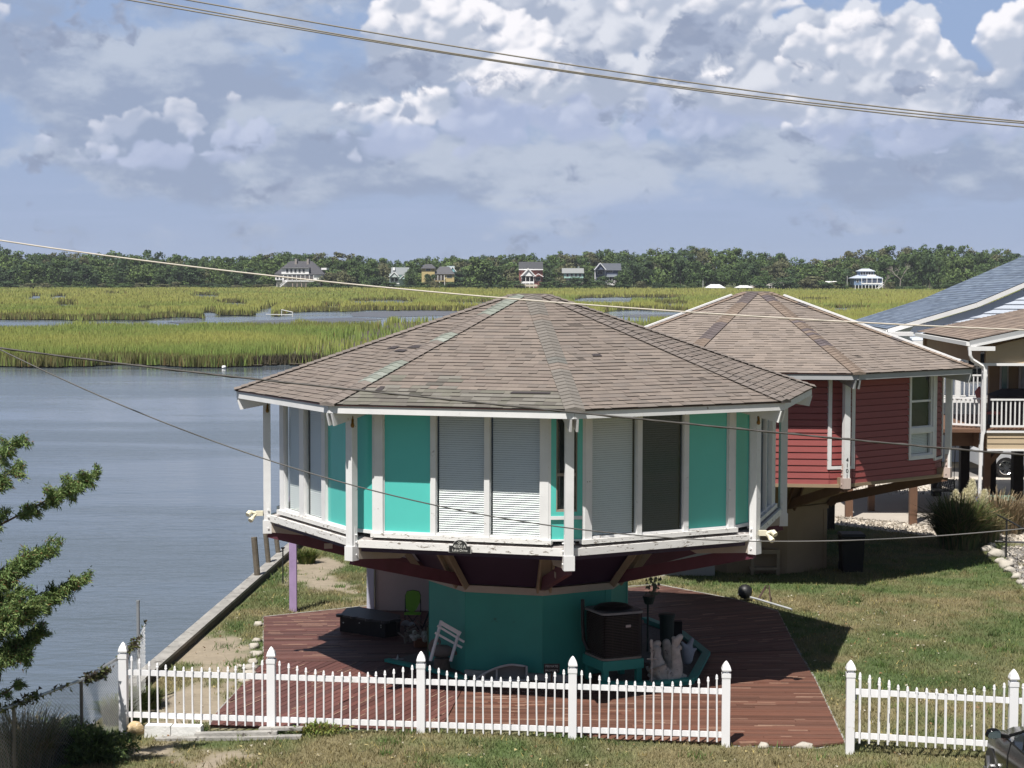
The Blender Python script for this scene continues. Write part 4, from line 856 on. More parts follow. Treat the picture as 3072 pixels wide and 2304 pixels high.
for s in(.0,.25,.5,.75,1.0):
    for a,b in((s*SZ,0),(0,s*SZ),(SZ,s*SZ),(s*SZ,SZ)): mb.tube([c0_+ua*min(max(a,.03),SZ-.03)+ub*min(max(b,.03),SZ-.03)+Vector((0,0,.56)),c0_+ua*min(max(a,.03),SZ-.03)+ub*min(max(b,.03),SZ-.03)+Vector((0,0,1.37))],.008,4)
mb.build('louvred_casing',M('ac_brown',(.045,.032,.024),.6),hp)
mb=MB(off); mb.prism(rsq(c0_,-.01,SZ+.01,.11),.525,.565); mb.build('base_pan',M('ac_edge',(.22,.20,.17),.6),hp)
mb=MB(off); mb.prism(rsq(c0_,-.015,SZ+.015,.11),1.36,1.40); mb.build('top_rim',M('ac_rim',(.20,.21,.22),.5),hp)
mb=MB(off); cc_=c0_+ua*SZ/2+ub*SZ/2; mb.lathe([(.38,1.40),(.36,1.43),(.28,1.475),(.15,1.50),(.03,1.51)],cc_,20); mb.build('fan_dome',BLACKM,hp)
mb=MB(off); pb=c0_+ua*.50-ub*.012+Vector((0,0,1.14)); mb.box(pb,(.10,.012,.045),R(24)); lab=mb.build('nameplate',M('plate_red_white',(.5,.45,.42),.5),hp)
mb=MB(off); mb.tube([c0_+ub*.75-ua*.06+Vector((0,0,1.55)),c0_+ub*.72-ua*.07+Vector((0,0,1.1)),c0_+ub*.7-ua*.06+Vector((0,0,.8)),c0_+ub*.6-ua*.01+Vector((0,0,.62))],.035,8); mb.build('insulated_pipe',BLACKM,hp)
# ------------------------------------------------------------------ planter bed
bed=[g1(2119,1974),g1(2043,1912),g1(1930,1868),g1(1800,1990),g1(1990,2055),g1(2079,2053)]
pl=thing('planter_bed','gravel planter edged with turquoise boards around the cast statues','planter',(3.2,35,.05)); off=pl.location
bl=[g1(2119,1974),g1(2043,1912),g1(1935,1868)]; bl2=[g1(2119,1974),g1(2077,2053),g1(1960,2065),g1(1800,2066)]
for pts in(bl,bl2):
    for i in range(len(pts)-1):
        mb=MB(off); mb.beam((pts[i][0],pts[i][1],.15),(pts[i+1][0],pts[i+1][1],.15),.16,.05); mb.beam((pts[i][0],pts[i][1],.085),(pts[i+1][0],pts[i+1][1],.085),.05,.07); mb.build('edge_board',TEALM,pl)
mb=MB(off); mb.prism([g1(2115,1974),g1(2043,1918),g1(1935,1880),g1(1850,1900),g1(1800,2060),g1(1960,2058),g1(2070,2048)],.03,.09); mb.build('gravel_fill',M('bed_gravel',(.16,.14,.13),.9,.4,25,bump=.9),pl)
bl=[g1(1160,1986),g1(1270,2010),g1(1400,2042)]
p2_=thing('bed_border','turquoise edging boards in front of the pelican and rowboat','edging',(-1.5,35,.05)); off=p2_.location
for i in range(2):
    mb=MB(off); mb.beam((bl[i][0],bl[i][1],.09),(bl[i+1][0],bl[i+1][1],.09),.12,.06); mb.build('edge_board',TEALM,p2_)
mb=MB(off); a=g1(1395,2030);b=g1(1722,2048); mb.beam((a[0],a[1],.12),(b[0],b[1],.12),.10,.12); mb.build('white_timber',M('dull_white_timber',(.4,.39,.37),.8,.1),p2_)
mb=MB(off); mb.prism([g1(1180,1983),g1(1280,1955),g1(1300,1930),g1(1420,2000),g1(1640,2015),g1(1700,2040),g1(1400,2036),g1(1270,2004)],.04,.08); mb.build('gravel_fill',M('bed_gravel',(.16,.14,.13),.9,.4,25,bump=.9),p2_)
# skin helper for organic shapes
def skin(name,nodes,edges,mat,parent=None,sub=1,loc=(0,0,0),k=1.4):
    nodes=[(n[0],n[1]*k if isinstance(n[1],(int,float)) else (n[1][0]*k,n[1][1]*k)) for n in nodes]
    me=bpy.data.meshes.new(name); me.from_pydata([tuple(Vector(n[0])-Vector(loc)) for n in nodes],edges,[]); o=bpy.data.objects.new(name,me); COL.objects.link(o)
    mo=o.modifiers.new('s','SKIN'); 
    for i,n in enumerate(nodes):
        r_=n[1]; r_=(r_,r_) if isinstance(r_,(int,float)) else r_; me.skin_vertices[0].data[i].radius=r_
    me.skin_vertices[0].data[0].use_root=True
    if sub: q_=o.modifiers.new('d','SUBSURF'); q_.levels=sub; q_.render_levels=sub
    bpy.context.view_layer.update(); m2=bpy.data.meshes.new_from_object(o.evaluated_get(bpy.context.evaluated_depsgraph_get())); bpy.data.objects.remove(o)
    m2.name=name; m2.materials.clear(); m2.materials.append(mat); m2.polygons.foreach_set('use_smooth',[True]*len(m2.polygons))
    q_=bpy.data.objects.new(name,m2); q_.location=loc if not parent else (0,0,0); return link(q_,parent)
# seated mermaid statue with raised tail fins
b=G(1975,2045,.09); d_=b.y
def s(px_,py_,dy=0): v=D(px_,py_,d_+dy); return v
N=[(s(1976,2024),.145),(s(1968,2000),.10),(s(1970,1978),.105),(s(1972,1962),.045),(s(1974,1946),.075),(s(1986,1985,-.06),.045),(s(1994,2008,-.08),.036),(s(2008,2006,-.06),.028),
   (s(2000,2038),.16),(s(2026,2028),.15),(s(2032,2000),.10),(s(2028,1975),.085),(s(2022,1950),.075),(s(2028,1928),.05),(s(2038,1912),.055),(s(2048,1903),.035),(s(2036,1938),.045),(s(2046,1950),.04),(s(1966,1940,.05),.07),(s(1960,1962,.06),.06),(s(2018,1908),.03)]
E_=[(0,1),(1,2),(2,3),(3,4),(2,5),(5,6),(6,7),(0,8),(8,9),(9,10),(10,11),(11,12),(12,13),(13,14),(14,15),(12,16),(16,17),(4,18),(18,19),(13,20)]
o=skin('mermaid_statue',N,E_,STATUE,loc=tuple(b),k=1.25); tag(o,'cast stone seated mermaid statue with raised tail in the gravel planter','statue')
mb=MB(b)
for i,(x_,y_,r_) in enumerate(((1965,2040,.12),(1985,2048,.14),(2008,2050,.13),(2030,2045,.13),(2042,2030,.10),(1955,2025,.08),(2020,2038,.12),(1998,2030,.10))):
    v_=D(x_,y_,d_+.05*(i%3)); mb.blobm(tuple(v_),(r_,r_*.8,r_*.7),9,.28,seed=60+i)
mb.build('rock_base',STATUE,o)
mb=MB(b)
for i,(x_,y_,r_) in enumerate(((1966,1938,.07),(1961,1952,.065),(1958,1968,.055),(1960,1984,.05),(1974,1932,.06))): mb.blobm(tuple(D(x_,y_,d_+.06)),(r_,r_*.8,r_*1.2),8,.2,seed=80+i)
mb.build('hair',STATUE,o)
b2_=G(2000,2035,.09); dd_=b2_.y+.05
o=skin('tail_statue',[(D(2003,2015,dd_),.07),(D(2006,1990,dd_),.065),(D(2003,1960,dd_),.07),(D(1999,1930,dd_),.062),(D(1998,1915,dd_),.045)],[(0,1),(1,2),(2,3),(3,4)],STATUE,loc=tuple(b2_)); tag(o,'smooth upright cast stone column shape behind the mermaid','statue')
b3=G(2062,2003,.09); dd_=b3.y
o=skin('bird_statue',[(D(2062,1996,dd_),.07),(D(2062,1970,dd_),.085),(D(2060,1950,dd_),.08),(D(2068,1938,dd_),.045),(D(2075,1922,dd_),.032),(D(2078,1912,dd_),.026),(D(2052,1935,dd_-.05),.03),(D(2044,1925,dd_-.05),.015),(D(2082,1950,dd_-.04),.025),(D(2090,1945,dd_),.012)],[(0,1),(1,2),(2,3),(3,4),(4,5),(2,6),(6,7),(2,8),(8,9)],M('bluish_stone',(.34,.37,.42),.8,.12,6,bump=.3),loc=tuple(b3)); tag(o,'small bluish winged bird statue right of the mermaid','statue')
# pelican on a stump
b=G(1326,2014,.05); d_=b.y
mb=MB(); mb.lathe([(.17,0),(.165,.06),(.15,.15),(.155,.24),(.145,.255)],(b.x,b.y,.05),14); o=single('tree_stump',mb,M('bark',(.13,.10,.08),.95,.3,8,bump=1,bscale=14),'short bark stump under the carved pelican','stump',smooth=False)
zt=.305; T_=lambda x,z,y=0:Vector((b.x+x,b.y+y,zt+z))
o=skin('pelican_statue',[(T_(.0,.13),(.12,.13)),(T_(-.14,.14),(.10,.11)),(T_(-.235,.20),.06),(T_(-.20,.29),.045),(T_(-.11,.345),.052),(T_(-.05,.34),.05),(T_(-.03,.28),.022),(T_(-.10,.21),.012),(T_(.15,.13),(.08,.08)),(T_(.28,.09),.035),(T_(.36,.085),.02)],[(0,1),(1,2),(2,3),(3,4),(4,5),(5,6),(6,7),(0,8),(8,9),(9,10)],M('pelican_stone',(.17,.15,.14),.85,.15,8,bump=.3),loc=(b.x,b.y,zt),k=1.05); tag(o,'brown carved pelican resting its bill on its chest, sitting on a stump','statue')
# white slatted folding rack leaning on the pedestal
d_=34.30; rk=thing('slatted_rack','white slatted wooden rack leaning against the turquoise pedestal','rack',tuple(D(1345,1985,d_))); off=rk.location
for a,b_ in(((1324,1862,.28),(1291,1983,0)),((1378,1893,.28),(1352,1984,0))):
    mb=MB(off); mb.beam(D(a[0],a[1],d_+a[2]),D(b_[0],b_[1],d_),.05,.035); mb.build('rail',WHITE,rk)
for (x0,y0),(x1,y1),w_ in(((1322,1868),(1382,1902),.075),((1312,1877),(1393,1926),.04),((1305,1898),(1386,1943),.04)):
    mb=MB(off); f0=(y0-1862)/120; mb.beam(D(x0,y0,d_+.24-f0*.2),D(x1,y1,d_+.24-f0*.2),.02,w_); mb.build('slat',WHITE,rk)
# half rowboat
c=G(1500,2045,.08); bt=thing('rowboat','small white half rowboat lying on its side against the turquoise pedestal','rowboat',(c.x,33.95,.08)); off=bt.location; y0=33.95
def bp(u_,v_,w_): return Vector((c.x-.46+u_*.95,y0+w_,.10+v_))
n=14; top=[(i/n) for i in range(n+1)]; hgt=lambda u_:.30*math.sin(min(u_*1.25,1)*math.pi/2)**.8*(1-.12*max(0,u_-.7)/.3) if u_>0 else 0
mb=MB(off); vs=[]
for u_ in top: vs+=[bp(u_,0,0),bp(u_,hgt(u_),0),bp(u_,hgt(u_)*.9,.20),bp(u_,0.02,.24)]
mb.add(vs,[(i*4+k,(i+1)*4+k,(i+1)*4+k+1,i*4+k+1) for i in range(n) for k in(1,2)]+[(n*4,n*4+1,n*4+2,n*4+3)]); mb.build('hull',M('boat_white',(.42,.42,.42),.7,.1,stain=(.2,.19,.18),sthr=.6),bt)
mb=MB(off); mb.tube([bp(u_,hgt(u_),0) for u_ in top]+[bp(1,0,0)],.022,6); mb.beam(bp(0,0.01,0),bp(1,0.01,0),.03,.035); mb.build('gunwale',M('boat_trim',(.5,.5,.5),.6),bt)
for u_ in(.18,.42): 
    mb=MB(off); mb.beam(bp(u_,.02,.02),bp(u_,hgt(u_)-.02,.02),.03,.03,upv=(1,0,0)); mb.build('rib',M('boat_trim',(.5,.5,.5),.6),bt)
mb=MB(off); vs=[]
for u_ in top: vs+=[bp(u_,0,.18),bp(u_,hgt(u_)*.93,.18)]
mb.add(vs,[(i*2,(i+1)*2,(i+1)*2+1,i*2+1) for i in range(n)]); mb.build('bottom_planks',M('boat_inside',(.24,.24,.24),.8,.1),bt)
# black low storage box with knobs, shell on top
zb=.05; fpz=[g1(1020,1894),g1(1062,1900),g1(1108,1908),g1(1156,1914),g1(1190,1908),g1(1200,1894),g1(1130,1878),g1(1075,1868),g1(1040,1872)]
sb=thing('storage_box','low black plastic storage bench with scalloped top on the deck','storage box',(-3,39.2,.05)); off=sb.location
mb=MB(off); mb.prism(fpz,.05,.36); mb.build('box_body',BLACKP,sb); mb=MB(off); mb.prism(fpz,.36,.40,grow=1.0); 
for p in fpz[:5]: mb.lathe([(.09,.355),(.09,.405)],(p[0],p[1]+.05,0),10)
mb.build('lid',M('black_lid',(.022,.024,.028),.5),sb)
for x,y in((1030,1868),(1078,1869),(1143,1876),(1143,1882)):
    mb=MB(off); q_=G(x,1903,.05); p=D(x,y,G(x,1896+(x-1020)*.13,.05).y-.02); mb.blobm(p,(.015,.015,.015),6,0,seed=1); mb.build('knob',M('pale_knob',(.5,.5,.45),.4),sb)
def shell(px_,py_,dist,r_,label,w=1.0):
    c=D(px_,py_,dist); mb=MB(); n=18; vs=[]; rows=6
    for i in range(rows+1):
        f=i/rows
        for k in range(n+1):
            a=math.pi*k/n; rr=r_*f*(1+.04*(k%2)); vs.append((c.x-rr*math.cos(a)*w,c.y-.05*math.sin(math.pi*f)-.012*(k%2),c.z+rr*math.sin(a)*.95))
    m=n+1; mb.add(vs,[(i*m+k,(i+1)*m+k,(i+1)*m+k+1,i*m+k+1) for i in range(rows) for k in range(n)])
    vs2=[(x,y+.07,z) for x,y,z in vs]; mb.add(vs2,[(i*m+k,i*m+k+1,(i+1)*m+k+1,(i+1)*m+k) for i in range(rows) for k in range(n)]); k0=rows*m
    mb.add(vs[k0:k0+m]+vs2[k0:k0+m],[(k,k+1,m+k+1,m+k) for k in range(n)])
    return single('scallop_shell',mb,M('shell_grey',(.33,.34,.36),.7,.1),label,'shell')
shell(1148,1848,39.2,.085,'large ribbed shell resting on the black storage bench'); shell(1217,1876,38.6,.10,'pale ribbed shell in front of the green chair'); shell(1235,1877,38.55,.07,'smaller ribbed shell at the green chair seat')
# green folding chair
cb=thing('folding_chair','lime green folding camp chair with black frame by the beige wall','chair',(G(1238,1902,.05).x,39.0,.05)); off=cb.location; X0=cb.location.x-.02
mb=MB(off); pts=[(X0+sx_*.15,39.1,z) for sx_,z in((-1,.50),(-1.05,.78),(-.85,.86),(0,.885),(.85,.86),(1.05,.78),(.95,.62),(.5,.48),(0,.42),(-.5,.44))]
mb.add([(x,y-.02,z) for x,y,z in pts]+[(x,y+.01,z) for x,y,z in pts],[tuple(range(10)),tuple(range(19,9,-1))]+[(i,(i+1)%10,10+(i+1)%10,10+i) for i in range(10)]); mb.build('backrest',M('lime_fabric',(.19,.42,.04),.7),cb)
mb=MB(off); mb.tube([pts[i] for i in(0,1,2,3,4,5,6)],.012,5)
for a,b_ in(((-.17,38.85,.05),(.17,39.05,.45)),((.17,38.85,.05),(-.17,39.05,.45)),((-.17,39.15,.05),(-.16,39.1,.7)),((.17,39.15,.05),(.16,39.1,.7))): mb.tube([(X0+a[0],a[1],a[2]),(X0+b_[0],b_[1],b_[2])],.011,5)
mb.build('frame',BLACKM,cb); mb=MB(off); mb.box((X0,38.95,.42),(.34,.26,.02)); mb.build('seat',M('lime_fabric',(.19,.42,.04),.7),cb)
# dark poles leaning in the corner
for x0,y0,x1,y1,l in((1305,1792,1268,1884,'longest dark pole leaning in the corner by the pedestal'),(1305,1850,1283,1880,'short dark pole leaning low beside the pedestal')):
    mb=MB(); mb.tube([D(x0,y0,38.4),D(x1,y1,37.9)],.02,6); single('garden_pole',mb,BLACKM,l,'pole')
# starfish, driftwood, clutter
c=D(1193,1982,35.9); mb=MB(); n=10; vs=[(c.x+(.13 if i%2==0 else .05)*math.cos(math.pi*i/5+.3),c.y+.02*(i%2),c.z+(.13 if i%2==0 else .05)*math.sin(math.pi*i/5+.3)) for i in range(n)]
mb.add([(c.x,c.y-.04,c.z)]+vs+[(c.x,c.y+.03,c.z)],[(0,1+i,1+(i+1)%n) for i in range(n)]+[(11,1+(i+1)%n,1+i) for i in range(n)]); single('starfish_ornament',mb,M('starfish_white',(.5,.5,.5),.7),'white starfish ornament propped at the bed corner','ornament')
c=G(1262,1925,.05); mb=MB()
for i in range(14): a=Vector((random.uniform(-.35,.3),random.uniform(-.2,.2),random.uniform(.05,.35))); mb.tube([c+Vector((a.x,a.y,0)),c+a,c+a+Vector((random.uniform(-.2,.2),random.uniform(-.1,.1),random.uniform(-.05,.15)))],random.uniform(.015,.04),5)
single('driftwood_pile',mb,M('driftwood',(.20,.17,.14),.9,.2,8,bump=.5),'tangle of dark driftwood left of the pelican','driftwood')
c=D(1257,1905,36.8); mb=MB(); 
for i in range(16): mb.blobm((c.x+random.uniform(-.16,.22),c.y+random.uniform(-.1,.1),c.z+random.uniform(-.12,.1)),(.05,.05,.045),7,.3)
single('coral_lump',mb,M('coral',(.42,.41,.37),.85,.2,12,bump=.6),'pale lumpy coral heap above the driftwood','coral')
c=G(1262,1940,.05); mb=MB(); mb.box((c.x,c.y,.14),(.26,.18,.17),.2); single('clay_pot',mb,M('terracotta',(.20,.075,.04),.8,.1,8),'square reddish clay pot under the coral heap','pot')
c=G(1292,1985,.05); mb=MB(); mb.lathe([(.06,0),(.07,.1),(.065,.55),(.05,.62)],(c.x-.02,c.y+.5,.05),10); single('green_post',mb,M('mossy_green',(.07,.10,.04),.85,.2,8),'mossy green stake standing left of the pelican','stake')
# private sign
c=D(1655,2005,33.7); sg=thing('warning_sign','small black sign reading PRIVATE at the foot of the pedestal','sign',(c.x,c.y,.06)); off=sg.location
mb=MB(off); mb.box((c.x,c.y,c.z),(.29,.02,.17)); mb.build('panel',BLACKM,sg); mb=MB(off); mb.box((c.x,c.y+.02,(c.z+.05)/2),(.03,.02,c.z)); mb.build('stake',BROWN,sg)
mm=Matrix.Rotation(math.pi/2,4,'X'); mm.translation=Vector((c.x,c.y-.012,c.z+.02))-Vector(off); text_mesh('sign_text','PRIVATE',.062,LET,sg,mm,.001)
mm=Matrix.Rotation(math.pi/2,4,'X'); mm.translation=Vector((c.x,c.y-.012,c.z-.055))-Vector(off); text_mesh('sign_text','PROPERTY',.05,LET,sg,mm,.001)
# dark planters behind the statues, conduit, flower pot with plant, cross ornament
c=G(2000,1945,.05); mb=MB(); mb.lathe([(.13,0),(.15,.62),(.16,.64)],(c.x,c.y,.05),16); mb.lathe([(.17,.64),(.17,.70),(.10,.72)],(c.x,c.y,.05),16); single('planter_barrel',mb,M('dark_green_pot',(.02,.035,.03),.6),'tall dark round planter with pale lid behind the statues','planter')
c=G(2030,1935,.05); mb=MB(); mb.box((c.x,c.y,.3),(.2,.2,.5)); single('planter_box',mb,BLACKP,'square black planter right of the tall round one','planter')
c=G(1938,1960,.05); tz=D(1970,1825,c.y).z; pt=thing('potted_plant','small grey green plant in a dark bowl on a thin stand behind the heat pump','potted plant',(c.x,c.y,.05)); off=pt.location
mb=MB(off); mb.tube([(c.x+.03,c.y,.05),(c.x+.03,c.y,1.05)],.02,6); mb.lathe([(.08,1.04),(.12,1.16),(.125,1.2)],(c.x+.05,c.y,0),12); mb.build('pot_stand',M('dark_green_pot',(.02,.035,.03),.6),pt)
mb=MB(off); 
for i in range(60):
    a=random.uniform(0,6.3); r_=random.uniform(.02,.16); z=random.uniform(1.2,1.55); mb.add([(c.x+.12+r_*math.cos(a),c.y+r_*math.sin(a),z),(c.x+.12+r_*math.cos(a)+.05,c.y+r_*math.sin(a),z+.02),(c.x+.12+r_*math.cos(a)+.02,c.y+r_*math.sin(a)+.02,z+.07)],[(0,1,2)])
mb.build('leaves',M('sage_leaf',(.16,.19,.13),.8,.2,trans=.2),pt)
c=G(1955,2060,.09); mb=MB(); mb.tube([(c.x,c.y,.05),(c.x,c.y,.95)],.014,5); mb.tube([(c.x-.09,c.y,.6),(c.x+.09,c.y,.6)],.013,5); mb.blobm((c.x-.015,c.y,.88),(.025,.03,.08),8,.2); single('garden_stake',mb,STATUE,'thin pale cross shaped garden stake left of the mermaid','stake')
c=G(1925,2045,.05); mb=MB(); mb.box((c.x,c.y,.22),(.26,.05,.36),.1); single('wood_crate',mb,M('crate_brown',(.07,.05,.04),.9,.2),'dark wooden crate between heat pump and statues','crate')
# kettle ball, bent metal frame and pale pipe at the back edge of the deck
c=G(2235,1797,.05); mb=MB(); mb.lathe([(.01,0),(.09,.02),(.15,.09),(.17,.17),(.15,.26),(.09,.32),(.01,.345)],(c.x,c.y,.05),16); single('fire_kettle',mb,BLACKM,'round black ball shaped pot at the back edge of the deck','pot',smooth=True)
mb=MB()
for dy in(0,.12):
    mb.tube([G(2275,1795+dy*40,.05),D(2297,1757+dy*50,G(2275,1795).y),D(2308,1758+dy*60,G(2275,1795).y),G(2312,1812,.05)],.014,6)
single('metal_frame',mb,M('rusty_frame',(.06,.035,.03),.7),'bent thin metal frame beside the black ball pot','frame')
mb=MB(); mb.tube([G(2216,1783,.12),G(2268,1796,.10),G(2375,1828,.06)],.024,8); single('drain_pipe',mb,M('pale_pipe',(.4,.41,.42),.5),'pale grey pipe lying at the deck edge past the black ball pot','pipe')
# low table by the red pedestal
c=G(2292,1722,0); tb=thing('work_table','small tan wooden table standing against the red house pedestal','table',(c.x,c.y,0)); off=tb.location
mb=MB(off); mb.box((c.x,c.y,.60),(.72,.5,.10)); mb.build('tabletop',TAN,tb); mb=MB(off); mb.box((c.x,c.y,.17),(.74,.5,.07)); mb.build('shelf',TAN,tb)
for a,b_ in((-.32,-.2),(.32,-.2),(.32,.2),(-.32,.2)): mb=MB(off); mb.box((c.x+a,c.y+b_,.28),(.07,.07,.56)); mb.build('leg',TAN,tb)
c=G(2553,1715,0); bn=thing('trash_bin','black wheeled trash bin in the shade below the red house','trash bin',(c.x,c.y,0)); off=bn.location
mb=MB(off); mb.box((c.x,c.y,.48),(.50,.52,.9),taper=1.16); mb.build('body',BLACKP,bn); mb=MB(off); mb.box((c.x,c.y,.97),(.64,.66,.06),taper=.9); mb.build('lid',M('black_lid',(.022,.024,.028),.5),bn)
for sx_ in(-.24,.24): mb=MB(off); mb.tube([(c.x+sx_-.03,c.y+.27,.12),(c.x+sx_+.03,c.y+.27,.12)],.11,12); mb.build('wheel',BLACKP,bn)
# ------------------------------------------------------------------ neighbours on the right
def strip_roof(mb,a,b,c,d,n_,pal,seed=0,lift=.02,wtab=(.3,.9)):
    """a-b eave (near/far), d-c ridge side; rows of shingles"""
    a,b,c,d=map(Vector,(a,b,c,d)); q=random.Random(seed); nn=(b-a).cross(d-a).normalized(); nn=nn if nn.z>0 else -nn
    mb.add([a,b,c,d],[(0,1,2,3)],pal[0]); mb.add([a-nn*.12,b-nn*.12,c-nn*.12,d-nn*.12],[(3,2,1,0)],pal[0])
    for i in range(n_):
        f0,f1=i/n_,min((i+1.1)/n_,1); p0,p1=a+(d-a)*f0,b+(c-b)*f0; r0_,r1_=a+(d-a)*f1,b+(c-b)*f1; L_=(p1-p0).length; x=0
        while x<L_:
            x2=min(x+q.uniform(*wtab),L_); k=q.uniform(.85,1.12); col=tuple(v*k for v in q.choice(pal)); t0,t1=x/L_,x2/L_
            A,B,C,D_=p0+(p1-p0)*t0,p0+(p1-p0)*t1,r0_+(r1_-r0_)*t1,r0_+(r1_-r0_)*t0
            mb.add([A+nn*lift,B+nn*lift,C+nn*.004,D_+nn*.004,A,B],[(0,1,2,3),(4,5,1,0)],col); x=x2
def lap(mb,x0,x1,y,z0,z1,e=.16,top=None,nrm=-1,xaxis=True,col=None):
    z=z0
    while z<z1:
        z2=min(z+e,z1)
        def xr(zz):
            return top(zz) if top else (x0,x1)
        a0,a1=xr(z);b0,b1=xr(z2)
        if a1>a0+.02 and b1>=b0:
            P_=lambda u_,n_,zz:(u_,y+nrm*n_,zz) if xaxis else (y+nrm*n_,u_,zz)
            mb.add([P_(a0,.035,z),P_(a1,.035,z),P_(b1,.01,z2),P_(b0,.01,z2),P_(a0,0,z),P_(a1,0,z)],[(0,1,2,3),(4,5,1,0)],col)
        z=z2
BLUEP=[(.13,.165,.23),(.15,.19,.255),(.12,.155,.215),(.155,.195,.26)]
bh=thing('beach_house','pale blue sided house with blue grey shingle roof behind the tan house','house',(20,76,0)); off=bh.location
YF,YB=70.0,79.2
mb=MB(off); strip_roof(mb,(14.02,YF-.14,5.50),(14.25,YB,5.50),(17.45,YB,6.52),(17.35,YF-.14,6.50),24,BLUEP,1); strip_roof(mb,(17.35,YF-.14,6.50),(17.45,YB,6.52),(26,YB,10.2),(26,YF-.14,10.2),56,BLUEP,2)
mb.add([(26,YF-.14,10.2),(26,YB,10.2),(36,YB,5.5),(36,YF-.14,5.5)],[(0,1,2,3)],BLUEP[0]); mb.build('roof',SHING,bh)
mb=MB(off); mb.beam((14.05,YF-.16,5.42),(17.35,YF-.16,6.40),.05,.16); mb.beam((17.35,YF-.16,6.40),(26,YF-.16,10.1),.05,.16); mb.beam((14.0,YF-.14,5.40),(14.22,YB,5.40),.05,.14); mb.build('rake_board',WHITE,bh)
mb=MB(off); mb.box((14.45,YF-.4,5.33),(.9,.5,.14)); mb.build('eave_return',WHITE,bh)
BSID=M('pale_blue_siding',(.62,.68,.78),.5,.03); rz_=lambda zz:14.3+(zz-5.4)/.3 if zz<6.4 else 17.6+(zz-6.4)/.432
mb=MB(off); lap(mb,0,0,YF,5.08,10.0,.17,top=lambda zz:(max(14.9,rz_(zz)+.1),27)); lap(mb,19,40,YF+2.2,0.0,5.0,.17); lap(mb,14.9,30,YF+5,0,3.0,.17); lap(mb,15.8,30,YF+1.2,2.9,5.1,.17)
mb.b2(15.9,30,YF+1.3,YB-.3,2.8,5.6); mb.b2(15.0,30,YF+5.1,YB-.3,0,2.8); mb.build('siding',BSID,bh)
mb=MB(off); mb.b2(14.75,22,YF-.25,YF-.05,4.86,5.06); 
for x in(14.85,16.6): mb.b2(x,x+.17,YF-.22,YF-.06,2.9,4.86)
mb.build('porch_beam',WHITE,bh)
mb=MB(off); mb.b2(14.7,22,YF-.2,YF+3,2.75,2.9); mb.build('porch_floor',WHITE,bh)
for x in(15.2,15.62,16.1): mb=MB(off); mb.b2(x,x+.12,YF+.9,YF+1.05,2.9,4.86); mb.build('porch_panel',M('yellow_green',(.45,.50,.12),.6),bh)
for x,w_ in((17.3,.8),(18.6,.8)):
    mb=MB(off); mb.b2(x,x+w_,YF+1.05,YF+1.15,3.4,4.6); f_=mb.build('window',WHITE,bh); mb=MB(off)
    for a in(0,1):
        for b_ in(0,1): mb.b2(x+.07+a*(w_-.1)/2,x+.02+(a+1)*(w_-.1)/2,YF+1.0,YF+1.04,3.47+b_*.56,3.97+b_*.56)
    mb.build('pane',M('dark_pane',(.02,.025,.03),.1),f_)
for i in range(2):
    mb=MB(off); x=14.9+i*2.2
    mb.b2(x,x+2.1,YF-.2,YF-.15,3.75,3.81); mb.b2(x,x+2.1,YF-.2,YF-.15,2.98,3.03)
    for k in range(14): mb.b2(x+k*.155,x+k*.155+.04,YF-.19,YF-.16,3.03,3.75)
    mb.build('railing',WHITE,bh)
# tan house with the porch
th=thing('beach_house','tan sided house on dark pilings with brown porch roof and white railing','house',(18,60,0)); off=th.location
y0,y1=57.0,65.5; PALT=[(.25,.195,.160),(.235,.182,.150),(.275,.215,.175),(.22,.172,.143)]
mb=MB(off); strip_roof(mb,(13.95,y0,5.55),(14.2,y1,5.55),(21.2,y1,7.04),(21.0,y0,7.02),46,PALT,3)
strip_roof(mb,(13.95,y0,5.55),(13.96,y0+.01,5.55),(21,y0+.01,7.02),(21,y0,7.02),2,PALT,3); mb.add([(21,y0,7.02),(21.2,y1,7.04),(28,y1,5.5),(28,y0,5.5)],[(0,1,2,3)],PALT[0]); mb.build('roof',SHING,th)
# that gable faces the street: rake board, gutter, siding
mb=MB(off); mb.beam((13.97,y0-.03,5.43),(21,y0-.03,6.91),.05,.20); mb.build('rake_board',GREYTRIM,th)
mb=MB(off); mb.beam((13.99,y0-.06,5.37),(21,y0-.06,6.84),.03,.07); mb.build('rake_trim',WHITE,th)
mb=MB(off); mb.beam((13.92,y0,5.44),(14.17,y1,5.44),.12,.12); mb.build('gutter',WHITE,th)
mb=MB(off); mb.box((14.35,y0+.1,5.30),(.75,.4,.13)); mb.build('eave_return',WHITE,th)
mb=MB(off); lap(mb,0,0,y0+.35,4.84,6.75,.22,top=lambda zz:(max(14.55,14.1+(zz-5.25)/.213),28)); mb.b2(14.55,28,y0+.38,y0+.5,4.84,5.3); mb.build('gable_siding',TANSID,th)
mb=MB(off); mb.b2(14.2,28,y0+.25,y0+.34,4.76,4.84); mb.build('porch_beam_trim',WHITE,th)
mb=MB(off); mb.add([(14.40,y0+.4,4.84),(14.5,y1,4.84),(14.5,y1,5.45),(14.40,y0+.4,5.45)],[(0,1,2,3)]); mb.b2(14.4,28,y1-.2,y1,4.84,5.5); mb.build('side_siding',TANP,th)
mb=MB(off); mb.b2(15.5,28,60.6,60.8,2.9,5.4); mb.build('porch_wall',TANP,th)
mb=MB(off); mb.b2(15.83,16.10,60.5,60.58,2.95,4.75); mb.build('window',M('grey_frame',(.5,.5,.5),.5),th)
mb=MB(off); mb.b2(15.88,16.04,60.45,60.5,3.0,4.7); mb.build('pane',M('teal_pane',(.12,.22,.22),.1),th)
mb=MB(off); mb.b2(16.45,17.35,60.5,60.6,2.95,4.75); dr_=mb.build('sliding_door',M('grey_frame',(.5,.5,.5),.5),th)
mb=MB(off)
